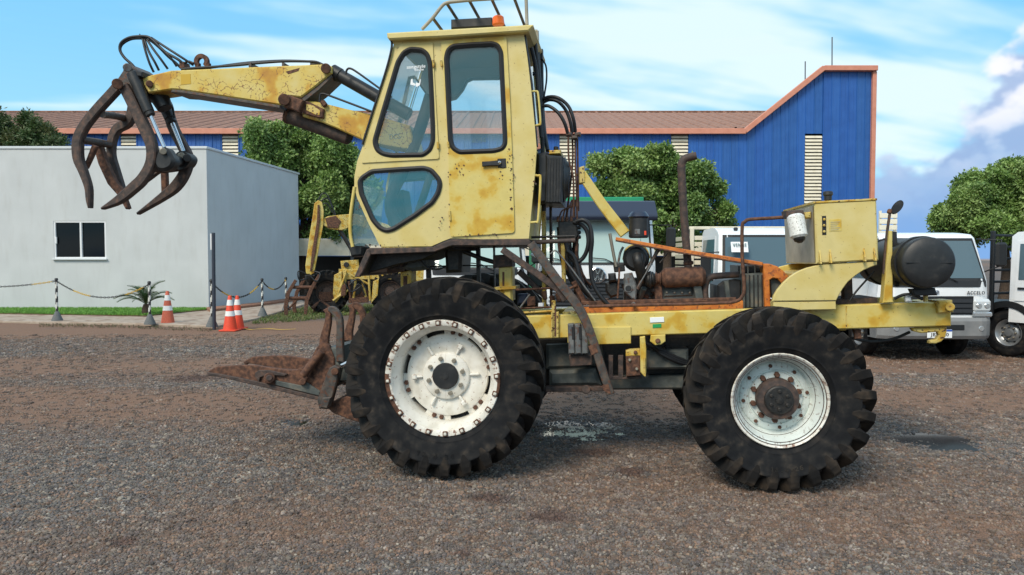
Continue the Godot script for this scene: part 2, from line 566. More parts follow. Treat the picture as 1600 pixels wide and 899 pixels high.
	# ground
	M.concrete = worn([[0.0, C(146, 130, 116)], [0.5, C(164, 148, 132)], [1.0, C(178, 164, 150)]], 0.012, 0.5, 0.9, [[0.0, C(110, 80, 62, 0)], [0.5, C(110, 80, 62, 0)], [0.75, C(118, 86, 66, 0.6)], [1.0, C(110, 78, 60, 0.8)]], 0.008, 0.4, grain, 0.3, true, 0.0, 51)
	M.kerb_red = worn([[0.0, C(120, 84, 66)], [1.0, C(160, 116, 92)]], 0.02, 0.8, 0.9, [], 0, 1, grain, 0.3, true, 0.0, 53)
	M.soil = worn([[0.0, C(78, 58, 42)], [1.0, C(110, 80, 58)]], 0.03, 1.0, 0.95, [], 0, 1, grain, 0.5, true, 0.0, 55)
	M.dark_wet = plainm(C(44, 36, 34), 0.06)
	# trees
	M.bark = worn([[0.0, C(60, 48, 40)], [1.0, C(96, 80, 66)]], 0.03, 1.0, 0.95, [], 0, 1, grain, 1.5, true, 0.0, 59)
	M.leaf = plainm(Color(1, 1, 1), 0.5)
	M.leaf.vertex_color_use_as_albedo = true
	M.leaf.backlight_enabled = true
	M.leaf.backlight = Color(0.5, 0.55, 0.25)
	M.blade = plainm(Color(1, 1, 1), 0.6)
	M.blade.vertex_color_use_as_albedo = true
	M.blade.backlight_enabled = true
	M.blade.backlight = Color(0.3, 0.35, 0.15)
	M.tinted = plainm(Color(1, 1, 1), 0.6)
	M.tinted.vertex_color_use_as_albedo = true
	# trucks and small things
	M.truck_white = worn([[0.0, C(222, 224, 226)], [1.0, C(234, 236, 238)]], 0.008, 0.5, 0.25, [], 0, 1, null, 0, false, 0.0, 63)
	M.truck_white.clearcoat_enabled = true
	M.truck_white.clearcoat = 0.5
	M.truck_dark = plainm(C(44, 46, 50), 0.5)
	M.truck_black = plainm(C(24, 25, 27), 0.55)
	M.truck_grey = worn([[0.0, C(112, 114, 116)], [1.0, C(136, 136, 136)]], 0.01, 0.6, 0.6, [], 0, 1, grain, 0.05, false, 0.0, 65)
	M.truck_navy = plainm(C(40, 48, 66), 0.3)
	M.truck_glass = plainm(C(82, 102, 112), 0.07)
	M.truck_glass_pale = plainm(C(168, 190, 186), 0.1)
	M.truck_green = plainm(C(24, 130, 90), 0.5)
	M.rim_silver = plainm(C(150, 154, 158), 0.35, 0.6)
	M.lamp_glass = plainm(C(190, 196, 200), 0.12, 0.6)
	M.cone_orange = worn([[0.0, C(206, 62, 34)], [1.0, C(230, 78, 44)]], 0.02, 2.0, 0.5, [], 0, 1, null, 0, false, 0.0, 67)
	M.cone_faded = worn([[0.0, C(176, 82, 58)], [1.0, C(204, 104, 76)]], 0.02, 2.0, 0.6, [], 0, 1, null, 0, false, 0.0, 69)
	M.cone_white = plainm(C(228, 228, 226), 0.5)
	M.post_base = worn([[0.0, C(84, 88, 90)], [1.0, C(116, 118, 118)]], 0.02, 2.0, 0.85, [], 0, 1, grain, 0.2, false, 0.0, 71)
	M.pole = plainm(C(48, 54, 66), 0.5)
	M.strap = plainm(C(196, 160, 60), 0.8)
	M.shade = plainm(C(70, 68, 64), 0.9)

func _glass(c: Color, a: float) -> StandardMaterial3D:
	var m := plainm(Color(c.r, c.g, c.b, a), 0.03)
	m.transparency = BaseMaterial3D.TRANSPARENCY_ALPHA
	return m

# ------------------------------------------------------------------ sky
var sky_a: FastNoiseLite
var sky_b: FastNoiseLite
var sky_c: FastNoiseLite

func _noise(seed_: int, freq: float, oct: int) -> FastNoiseLite:
	var f := FastNoiseLite.new()
	f.seed = seed_
	f.noise_type = FastNoiseLite.TYPE_SIMPLEX_SMOOTH
	f.frequency = freq
	f.fractal_type = FastNoiseLite.FRACTAL_FBM
	f.fractal_octaves = oct
	return f

func sky_at(u: float, vv: float) -> Color:
	var el := (0.5 - vv) * PI
	var az := wrapf(u * TAU, -PI, PI)       # the middle of the view lies at u = 0
	var y := sin(el)
	var x := sin(az) * cos(el)
	var z := cos(az) * cos(el)
	var deg := rad_to_deg(el)
	var azd := rad_to_deg(az)
	var c := Color(0.66, 0.88, 0.98).lerp(Color(0.50, 0.78, 0.965), smoothstep(1.0, 21.0, deg))
	c = c.lerp(Color(0.44, 0.66, 0.92), smoothstep(18.0, 75.0, deg))
	# thin high cloud drawn out by the wind
	var k := 1.0 / (y + 0.16)
	var p := Vector2(x * k, z * k)
	var s := Vector2(p.x * 0.75 + p.y * 0.55, p.y * 0.9 - p.x * 0.35)
	var wx := sky_b.get_noise_2d(p.x * 14.0, p.y * 14.0 + 90.0) * 0.35
	var n := sky_a.get_noise_2d((s.x + wx) * 22.0, (s.y + wx) * 95.0) * 0.75 + sky_b.get_noise_2d(p.x * 46.0, p.y * 46.0) * 0.42 + sky_a.get_noise_2d(s.x * 70.0, s.y * 260.0) * 0.22
	var near := 0.5 + 0.5 * cos(az - 0.20)
	var want := lerpf(-0.30, 0.40, pow(near, 16.0) * 0.95 + 0.05)
	want = lerpf(want, 0.5, smoothstep(20.0, 34.0, deg) * 0.7)
	want = lerpf(want, 0.35, smoothstep(0.75, 1.5, absf(az)))
	var am := smoothstep(-0.20, 0.50, n + want)
	c = c.lerp(Color(0.90, 0.965, 0.99), am * 0.9)
	# a bank of heaped cloud low on the right
	var side := smoothstep(20.0, 33.0, azd) * (1.0 - smoothstep(110.0, 165.0, azd))
	var top := side * (10.5 + 3.4 * sky_c.get_noise_2d(azd * 5.2, 3.0) + 4.2 * exp(-pow((azd - 35.5) / 4.0, 2.0))) + 1.2 * sky_c.get_noise_2d(azd * 2.0, 40.0) - 0.2
	var puff := sky_b.get_noise_2d(azd * 11.0, deg * 14.0)
	var hgt := top - deg + puff * 3.4
	var d := smoothstep(-0.3, 1.6, hgt)
	if d > 0.0:
		var rise := smoothstep(0.8, 5.8, deg + puff * 1.6)
		var cc := Color(0.47, 0.64, 0.86).lerp(Color(0.62, 0.73, 0.88), rise)
		cc = cc.lerp(Color(0.74, 0.80, 0.91), smoothstep(6.0, 11.0, deg + puff * 3.0))
		cc = cc.lerp(Color(0.965, 0.955, 0.985), smoothstep(0.05, 0.4, puff) * smoothstep(8.0, 12.0, deg) * 0.9)
		var lit := puff - sky_b.get_noise_2d((azd + 0.9) * 11.0, (deg - 0.9) * 14.0)
		cc = cc.lerp(Color(0.97, 0.965, 0.985), clampf(0.22 + lit * 1.2, 0.0, 0.8) * smoothstep(4.5, 10.0, deg))
		cc = cc.lerp(Color(0.56, 0.66, 0.83), clampf(-lit * 1.6, 0.0, 0.45) * smoothstep(2.0, 6.0, deg))
		c = c.lerp(cc, d * 0.94)
	return c

func sky_picture() -> ImageTexture:
	sky_a = _noise(21, 0.02, 4)
	sky_b = _noise(22, 0.02, 5)
	sky_c = _noise(23, 0.02, 3)
	var im := Image.create(1024, 512, false, Image.FORMAT_RGBA8)
	im.fill(Color(0.62, 0.58, 0.54))
	for j in 257:
		for i in 1024:
			im.set_pixel(i, j, sky_at((i + 0.5) / 1024.0, minf((j + 0.5) / 512.0, 0.5)))
	im.resize(4096, 2048, Image.INTERPOLATE_CUBIC)
	for j in range(760, 1026):
		for i in range(-490, 490):
			im.set_pixel(posmod(i, 4096), j, sky_at((i + 0.5) / 4096.0, minf((j + 0.5) / 2048.0, 0.5)))
	return ImageTexture.create_from_image(im)

# ------------------------------------------------------------------ ground
func ground_tone(x: float, z: float) -> Color:
	var d := -z
	var n := gn_a.get_noise_2d(x * 1.2, z * 3.0)
	var m := gn_b.get_noise_2d(x * 1.0, z * 1.0)
	# wheel tracks run from left to right: bare brown earth between bands of grey stone
	var brown := 0.0
	brown += exp(-pow((d - 9.6 - 0.25 * sin(x * 0.3)) / 0.9, 2.0)) * 0.95
	brown += exp(-pow((d - 12.6) / 1.0, 2.0)) * 0.85
	brown -= exp(-pow((d - 15.2) / 0.9, 2.0)) * 0.35
	brown += exp(-pow((d - 19.2) / 2.6, 2.0)) * 0.9
	brown += smoothstep(7.6, 8.8, d) * (1.0 - smoothstep(22.0, 30.0, d)) * 0.28
	brown += exp(-pow((d - 4.9) / 0.5, 2.0)) * 0.28
	brown += exp(-pow((d - 7.0) / 0.9, 2.0)) * 0.30 * smoothstep(-1.5, 1.5, x)
	brown = clampf(brown + n * 0.85 + m * 0.4 + 0.16, 0.0, 1.0)
	var grey := Color(0.140, 0.115, 0.100)
	var earth := Color(0.255, 0.150, 0.100)
	var tone := grey.lerp(earth, brown)
	# damp red earth scraped up here and there
	for q in scuffs:
		var e := Vector2((x - q[0]) / q[2], (z - q[1]) / q[3])
		var red := clampf(1.1 - e.length() + n * 1.2 + m * 1.1, 0.0, 1.0)
		tone = tone.lerp(Color(0.062, 0.026, 0.018), red * 0.9)
	for q in wet_spots:
		var e := Vector2((x - q[0]) / q[2], (z - q[1]) / q[3])
		var wet := clampf(1.35 - e.length() + n * 0.9 + m * 0.5, 0.0, 1.0)
		tone = tone.lerp(Color(0.075, 0.062, 0.062), wet * 0.85)
	return tone

var wet_spots: Array = []
var scuffs: Array = []

var gn_a: FastNoiseLite
var gn_b: FastNoiseLite

func ground_h(x: float, z: float) -> float:
	var h := (gn_b.get_noise_2d(x * 0.8, z * 0.8) - 0.3) * 0.022 - 0.004
	# shallow ruts along the wheel tracks
	h -= 0.016 * exp(-pow((-z - 9.4) / 0.35, 2.0)) + 0.014 * exp(-pow((-z - 11.1) / 0.35, 2.0)) - 0.010 * exp(-pow((-z - 10.2) / 0.3, 2.0))
	for q in wet_spots:
		var e := Vector2((x - q[0]) / q[2], (z - q[1]) / q[3]).length()
		if e < 1.6:
			h -= 0.016 * (1.0 - smoothstep(0.3, 1.5, e)) - gn_b.get_noise_2d(x * 7.0, z * 7.0) * 0.014
	return h

func build_ground() -> void:
	gn_a = _noise(31, 0.12, 4)
	gn_b = _noise(32, 0.35, 4)
	for q in [[765, 776, 30, 9], [862, 806, 44, 12], [930, 706, 40, 6], [985, 735, 30, 7], [190, 846, 26, 8], [722, 862, 14, 6], [300, 590, 40, 5]]:
		var c := gnd(q[0], q[1])
		scuffs.append([c.x, c.z, absf(gnd(q[0] + q[2], q[1]).x - c.x), absf(gnd(q[0], q[1] + q[3]).z - c.z)])
	for q in WET:
		var c := gnd(q[0], q[1])
		var e := gnd(q[0] + q[2], q[1])
		var b := gnd(q[0], q[1] + q[3])
		wet_spots.append([c.x, c.z, absf(e.x - c.x) * 1.2, absf(b.z - c.z) * 1.2, q[4]])
	# one sheet to the horizon: fine cells near the camera, wide ones beyond
	var xs := PackedFloat32Array([-600.0, -200.0, -80.0, -45.0])
	for i in 150:
		xs.append(-28.0 + 0.16 * i)
	for i in 160:
		xs.append(-4.0 + 0.07 * i)
	for i in 120:
		xs.append(7.2 + 0.18 * i)
	xs.append_array(PackedFloat32Array([32.0, 60.0, 120.0, 300.0, 700.0]))
	var zs := PackedFloat32Array([60.0, 20.0, 4.0])
	var zz := 0.0
	while zz > -30.0:
		zs.append(zz)
		zz -= 0.08 + 0.010 * maxf(-zz - 8.0, 0.0)
	zs.append_array(PackedFloat32Array([-34.0, -40.0, -50.0, -70.0, -120.0, -300.0, -900.0]))
	var mb := MB.new()
	var vv := PackedVector3Array()
	var cc := PackedColorArray()
	var nn := PackedVector3Array()
	var ix := PackedInt32Array()
	for z in zs:
		for x in xs:
			var h := 0.0
			if absf(x) < 30 and z > -30 and z < 0:
				h = ground_h(x, z)
			vv.append(Vector3(x, h, z))
			cc.append(ground_tone(x, z))
			var e := 0.12
			var hx := 0.0
			var hz := 0.0
			if absf(x) < 30 and z > -30 and z < 0:
				hx = (ground_h(x + e, z) - ground_h(x - e, z)) / (2 * e)
				hz = (ground_h(x, z + e) - ground_h(x, z - e)) / (2 * e)
			nn.append(Vector3(-hx, 1, -hz).normalized())
	for j in zs.size() - 1:
		for i in xs.size() - 1:
			var a := j * xs.size() + i
			var b := a + xs.size()
			ix.append_array(PackedInt32Array([a, b, a + 1, a + 1, b, b + 1]))
	var arr := []
	arr.resize(Mesh.ARRAY_MAX)
	arr[Mesh.ARRAY_VERTEX] = vv
	arr[Mesh.ARRAY_NORMAL] = nn
	arr[Mesh.ARRAY_COLOR] = cc
	arr[Mesh.ARRAY_INDEX] = ix
	var mesh := ArrayMesh.new()
	mesh.add_surface_from_arrays(Mesh.PRIMITIVE_TRIANGLES, arr)
	var m := StandardMaterial3D.new()
	m.vertex_color_use_as_albedo = true
	var cell := ntex(33, 0.06, [[0.0, Color(0.52, 0.52, 0.52)], [0.35, Color(0.82, 0.81, 0.8)], [0.7, Color(1, 0.98, 0.95)], [1.0, Color(1, 1, 1)]], 1024, 3)
	m.albedo_texture = cell
	m.uv1_triplanar = true
	m.uv1_world_triplanar = true
	m.uv1_scale = Vector3.ONE * 0.9
	m.roughness = 0.95
	m.heightmap_enabled = true
	m.heightmap_texture = ntex(34, 0.07, [[0.0, Color(0, 0, 0)], [1.0, Color(1, 1, 1)]], 1024, 4)
	m.heightmap_scale = 0.8
	setting(put_mesh("ground", mesh, m))
	build_gravel()
	# still water, level, that fills the hollows of the wet spots
	for q in wet_spots:
		var pm := MB.new()
		for i in 24:
			var a := TAU * i / 24
			var b := TAU * (i + 1) / 24
			pm.tri(Vector3(q[0], q[4], q[1]), Vector3(q[0] + cos(a) * q[2], q[4], q[1] - sin(a) * q[3]), Vector3(q[0] + cos(b) * q[2], q[4], q[1] - sin(b) * q[3]))
		setting(put("puddle", pm, M.dark_wet))

const WET := [[455.0, 661.0, 26.0, 6.0, -0.009], [905.0, 671.0, 62.0, 14.0, -0.009], [1462.0, 690.0, 54.0, 13.0, -0.009]]

func stone_mesh(seed_: int) -> ArrayMesh:
	# four chipped pebbles lying near each other, each with a tone of its own
	var rng := RandomNumberGenerator.new()
	rng.seed = seed_
	var mb := MB.new()
	mb.tinted = true
	for n in 4:
		var o := Vector3(0.62 * (1 if n % 2 else -1) + rng.randf_range(-0.3, 0.3), rng.randf_range(-0.05, 0.06), 0.62 * (1 if n > 1 else -1) + rng.randf_range(-0.3, 0.3))
		var size := rng.randf_range(0.6, 1.25)
		var g := rng.randf_range(0.5, 1.35)
		mb.tint = Color(g, g * rng.randf_range(0.93, 1.0), g * rng.randf_range(0.85, 1.0))
		var rings: Array = []
		for k in 2:
			var ring := PackedVector3Array()
			for s in 5:
				var a := TAU * (s + 0.5 * k) / 5 + rng.randf_range(-0.25, 0.25)
				var r := rng.randf_range(0.38, 0.56) * (1.0 if k == 0 else 0.85)
				ring.append(o + Vector3(cos(a) * r, (-0.16 if k == 0 else 0.26) + rng.randf_range(-0.1, 0.1), sin(a) * r) * size)
			rings.append(ring)
		var top := o + Vector3(rng.randf_range(-0.15, 0.15), 0.46, rng.randf_range(-0.15, 0.15)) * size
		for s in 5:
			var t := (s + 1) % 5
			mb.tri(rings[0][s], rings[1][s], rings[0][t])
			mb.tri(rings[0][t], rings[1][s], rings[1][t])
			mb.tri(rings[1][s], top, rings[1][t])
	return mb.mesh()

func build_gravel() -> void:
	var rng := RandomNumberGenerator.new()
	rng.seed = 5
	var mat := plainm(Color(1, 1, 1), 0.85)
	mat.vertex_color_use_as_albedo = true
	var bands: Array = [[3.2, 5.6, 1750, 0.012, 0.027], [5.6, 8.0, 1350, 0.014, 0.029], [8.0, 11.5, 700, 0.017, 0.036], [11.5, 18.0, 300, 0.022, 0.046]]
	var all := node("gravel", self)
	all.set_meta("kind", "stuff")
	all.set_meta("label", "loose grey and brown gravel strewn over the yard")
	all.set_meta("category", "gravel")
	for variant in 4:
		var xf: Array[Transform3D] = []
		var cols: Array[Color] = []
		for b in bands:
			var area: float = 0.8 * (b[1] * b[1] - b[0] * b[0]) + 4.0 * (b[1] - b[0])
			var count: int = int(area * b[2] / 4.0)
			for i in count:
				var d := sqrt(rng.randf_range(b[0] * b[0], b[1] * b[1]))
				var x := rng.randf_range(-1.0, 1.0) * (0.8 * d + 2.0)
				var t := ground_tone(x, -d)
				var brown := clampf((t.r - 0.14) / 0.115, 0.0, 1.0)
				if rng.randf() < brown * (0.62 if d < 8.0 else 0.8):
					continue
				var s := rng.randf_range(b[3], b[4])
				if rng.randf() < 0.03:
					s *= 1.5
				var bas := Basis(Vector3.UP, rng.randf() * TAU) * Basis(Vector3.RIGHT, rng.randf_range(-0.08, 0.08))
				xf.append(Transform3D(bas.scaled(Vector3(s, s * rng.randf_range(0.7, 1.1), s)), Vector3(x, ground_h(x, -d), -d)))
				var k := rng.randf()
				var base := Color(0.125, 0.115, 0.112) if k < 0.42 else Color(0.20, 0.172, 0.148) if k < 0.68 else Color(0.21, 0.140, 0.102) if k < 0.94 else Color(0.30, 0.27, 0.235)
				base = base.lerp(Color(0.22, 0.138, 0.096), brown * 0.55)
				for q in scuffs:
					var e := Vector2((x - q[0]) / q[2], (-d - q[1]) / q[3])
					base = base.lerp(Color(0.085, 0.042, 0.03), clampf(1.3 - e.length(), 0.0, 0.75))
				cols.append(base * rng.randf_range(0.55, 1.25))
		var mm := MultiMesh.new()
		mm.transform_format = MultiMesh.TRANSFORM_3D
		mm.use_colors = true
		mm.mesh = stone_mesh(100 + variant)
		mm.instance_count = xf.size()
		for i in xf.size():
			mm.set_instance_transform(i, xf[i])
			mm.set_instance_color(i, cols[i])
		var o := MultiMeshInstance3D.new()
		o.name = "stones"
		o.multimesh = mm
		o.material_override = mat
		all.add_child(o, true)

func slab(pix: Array, h0: float, h1: float, bev := 0.01) -> MB:
	var poly := PackedVector2Array()
	for i in range(0, pix.size(), 2):
		var p := gnd(pix[i], pix[i + 1])
		poly.append(Vector2(p.x, -p.z))
	return MB.new().prism(poly, h0, h1, bev, Transform3D(Basis(Vector3.RIGHT, -PI / 2), Vector3.ZERO))

func blades(called: String, label: String, pix: Array, count: int, h: float, lift: float, seed_: int, tones: Array) -> void:
	var rng := RandomNumberGenerator.new()
	rng.seed = seed_
	var poly := PackedVector2Array()
	var lo := Vector2(1e9, 1e9)
	var hi := -lo
	for i in range(0, pix.size(), 2):
		var p := gnd(pix[i], pix[i + 1])
		var q := Vector2(p.x, p.z)
		poly.append(q)
		lo = lo.min(q)
		hi = hi.max(q)
	var mb := MB.new()
	for k in 7:
		var a := TAU * k / 7.0 + 0.3 * k
		var dirv := Vector3(cos(a), 0, sin(a))
		var side := Vector3(-dirv.z, 0, dirv.x) * 0.055
		var hh := 0.7 + 0.3 * sin(k * 2.4)
		var root := dirv * 0.12 * (k % 3)
		var mid := root + dirv * 0.18 + Vector3.UP * hh * 0.6
		var tip := root + dirv * 0.5 + Vector3.UP * hh
		mb.quad(root - side, root + side, mid + side * 0.8, mid - side * 0.8)
		mb.tri(mid - side * 0.8, mid + side * 0.8, tip)
	var mm := MultiMesh.new()
	mm.transform_format = MultiMesh.TRANSFORM_3D
	mm.use_colors = true
	mm.mesh = mb.mesh()
	var xf: Array[Transform3D] = []
	while xf.size() < count:
		var q := Vector2(rng.randf_range(lo.x, hi.x), rng.randf_range(lo.y, hi.y))
		if Geometry2D.is_point_in_polygon(q, poly):
			var s := h * rng.randf_range(0.6, 1.3)
			xf.append(Transform3D(Basis(Vector3.UP, rng.randf() * TAU).scaled(Vector3(s, s, s)), Vector3(q.x, lift, q.y)))
	mm.instance_count = count
	for i in count:
		mm.set_instance_transform(i, xf[i])
		mm.set_instance_color(i, tones[rng.randi() % tones.size()] * rng.randf_range(0.75, 1.25))
	var o := MultiMeshInstance3D.new()
	o.name = numbered(called)
	o.multimesh = mm
	o.material_override = M.blade
	add_child(o)
	o.set_meta("kind", "stuff")
	o.set_meta("label", label)
	o.set_meta("category", "grass")

func build_pavement() -> void:
	# concrete path in front of the office, turning back beside it
	setting(put("pavement", slab([-120, 491, 226, 497.5, 322, 487.5, 400, 480, 470, 470.5, 480, 476, 400, 500, 338, 512, 200, 507.5, -120, 503], -0.05, 0.05, 0.015), M.concrete))
	setting(put("kerb", slab([322, 486.5, 400, 478.5, 468, 468.6, 470, 471.2, 400, 481.5, 328, 490], -0.05, 0.14, 0.02), M.kerb_red))
	setting(put("lawn_soil", slab([-160, 478.5, 326, 484.4, 322, 487.3, 226, 497.3, -160, 490.8], -0.05, 0.065, 0.0), M.soil))
	var fresh := [Color(0.14, 0.33, 0.045), Color(0.19, 0.40, 0.06), Color(0.11, 0.27, 0.04)]
	blades("lawn_grass", "bright green lawn strip along the grey office wall", [-160, 479, 325, 485, 322, 487, 226, 497, -160, 490.4], 16000, 0.075, 0.06, 41, fresh)
	var dry := [Color(0.12, 0.17, 0.04), Color(0.17, 0.17, 0.06), Color(0.09, 0.14, 0.03)]
	blades("weed_grass", "sparse weeds between the path and the rusty grapple", [392, 507, 404, 501, 482, 480, 600, 476, 640, 486, 545, 493, 468, 503], 2600, 0.10, 0.0, 42, dry)
	blades("weed_grass", "thin weeds at the lower edge of the path", [60, 506, 200, 509, 330, 514, 330, 519, 200, 514, 60, 511], 500, 0.05, 0.0, 43, [Color(0.10, 0.08, 0.05), Color(0.12, 0.12, 0.05)])

# ------------------------------------------------------------------ buildings
func build_office() -> void:
	var a := gnd(326, 485)                       # the near corner
	var z0 := a.z
	var h := at(325, 232.5, -z0).y
	var b := gnd(467.5, 466.5)
	var back := b.z
	var o := node("grey_office", self, Vector3(a.x, 0, z0))
	tag(o, "plain light grey office building with one sliding window, behind the lawn", "building")
	var xl := at(-400, 400, -z0).x - a.x
	var w0 := at(83, 345.5, -z0) - o.position
	var w1 := at(166, 404.5, -z0) - o.position
	var front := MB.new()
	front.plate(PackedVector2Array([Vector2(xl, 0), Vector2(0, 0), Vector2(0, h), Vector2(xl, h)]), [PackedVector2Array([Vector2(w0.x, w1.y), Vector2(w1.x, w1.y), Vector2(w1.x, w0.y), Vector2(w0.x, w0.y)])], -0.2, 0.0)
	put("front_wall", front, M.grey_wall, o)
	# side wall: from the near corner back to the far one
	var e := Vector3(b.x - a.x, 0, back - z0)
	var n := Vector3(-e.z, 0, e.x).normalized()
	var sw := MB.new()
	var t := n * -0.2
	if t.x > 0:
		t = -t
	var q := [Vector3(0, 0, -0.0), e, e + t, Vector3(0, 0, 0) + t]
	var poly := PackedVector2Array()
	for p in [Vector3(0.003, 0, -0.003), e, e + t, t + Vector3(0, 0, -0.2)]:
		poly.append(Vector2(p.x, -p.z))
	sw.prism(poly, 0.0, h, 0.0, Transform3D(Basis(Vector3.RIGHT, -PI / 2), Vector3.ZERO))
	put("side_wall", sw, M.grey_wall, o)
	var roof := PackedVector2Array()
	for p in [Vector3(xl, 0, -0.15), Vector3(-0.15, 0, -0.15), e + t * 0.7, Vector3(xl, 0, e.z)]:
		roof.append(Vector2(p.x, -p.z))
	put("roof", MB.new().prism(roof, h - 0.4, h - 0.25, 0.0, Transform3D(Basis(Vector3.RIGHT, -PI / 2), Vector3.ZERO)), M.coping, o)
	var back_wall := MB.new().box(Vector3((xl + e.x) / 2, h / 2, e.z - 0.1), Vector3(absf(xl) + e.x - 0.3, h - 0.02, 0.15))
	put("back_wall", back_wall, M.grey_wall, o)
	var left_wall := MB.new().box(Vector3(xl + 0.1, h / 2, e.z / 2), Vector3(0.2, h - 0.02, absf(e.z) - 0.5))
	put("left_wall", left_wall, M.grey_wall, o)
	# metal coping that stands a little proud
	var cp := MB.new()
	cp.box(Vector3(xl / 2 + 0.02, h + 0.04, -0.1), Vector3(absf(xl) + 0.04, 0.09, 0.28), 0.01)
	put("coping", cp, M.coping, o)
	var cs := MB.new()
	var yaw := atan2(-e.z, e.x)
	cs.box(e * 0.5 + Vector3(-0.08, h + 0.038, -0.12), Vector3(e.length(), 0.086, 0.27), 0.01, Basis(Vector3.UP, yaw))
	put("coping", cs, M.coping, o)
	# window
	var win := node("window", o)
	var ww := w1.x - w0.x
	var wh := w0.y - w1.y
	var c := Vector3((w0.x + w1.x) / 2, (w0.y + w1.y) / 2, -0.06)
	var fr := MB.new()
	fr.box(c + Vector3(0, wh / 2 - 0.03, 0), Vector3(ww, 0.06, 0.1), 0.008)
	fr.box(c - Vector3(0, wh / 2 - 0.03, 0), Vector3(ww, 0.06, 0.1), 0.008)
	fr.box(c + Vector3(ww / 2 - 0.03, 0, 0), Vector3(0.06, wh - 0.12, 0.1), 0.008)
	fr.box(c - Vector3(ww / 2 - 0.03, 0, 0), Vector3(0.06, wh - 0.12, 0.1), 0.008)
	fr.box(c + Vector3(0.02, 0, 0.002), Vector3(0.07, wh - 0.12, 0.096), 0.008)
	put("frame", fr, M.window_frame, win)
	for s in [-1, 1]:
		put("pane", MB.new().box(c + Vector3(s * ww / 4, 0, -0.02 - 0.01 * s), Vector3(ww / 2 - 0.06, wh - 0.1, 0.008)), M.window_dark, win)
	put("latch", MB.new().box(c + Vector3(-ww / 2 + 0.07, -0.02, 0.05), Vector3(0.07, 0.24, 0.05), 0.01), M.window_frame, win)
	put("sill", MB.new().box(c + Vector3(0, -wh / 2 - 0.02, 0.08), Vector3(ww + 0.08, 0.05, 0.14), 0.008), M.coping, win)

func ribbed(x0: float, x1: float, top0: float, top1: float, depth: float) -> MB:
	# a sheet of cladding from the ground up, with a raised seam on its left and a shallow one in its middle
	var w := x1 - x0
	var prof := [[0.0, 0.0], [0.02, depth], [0.07, depth], [0.095, 0.0], [w * 0.52, 0.0], [w * 0.52 + 0.015, depth * 0.35], [w * 0.52 + 0.05, depth * 0.35], [w * 0.52 + 0.065, 0.0], [w, 0.0]]
	var mb := MB.new()
	for i in prof.size() - 1:
		var a: Array = prof[i]
		var b: Array = prof[i + 1]
		if b[0] <= a[0] or b[0] > w + 0.001:
			continue
		var ta := lerpf(top0, top1, a[0] / w)
		var tb := lerpf(top0, top1, b[0] / w)
		mb.quad(Vector3(a[0], 0, a[1]), Vector3(b[0], 0, b[1]), Vector3(b[0], tb, b[1]), Vector3(a[0], ta, a[1]))
	return mb

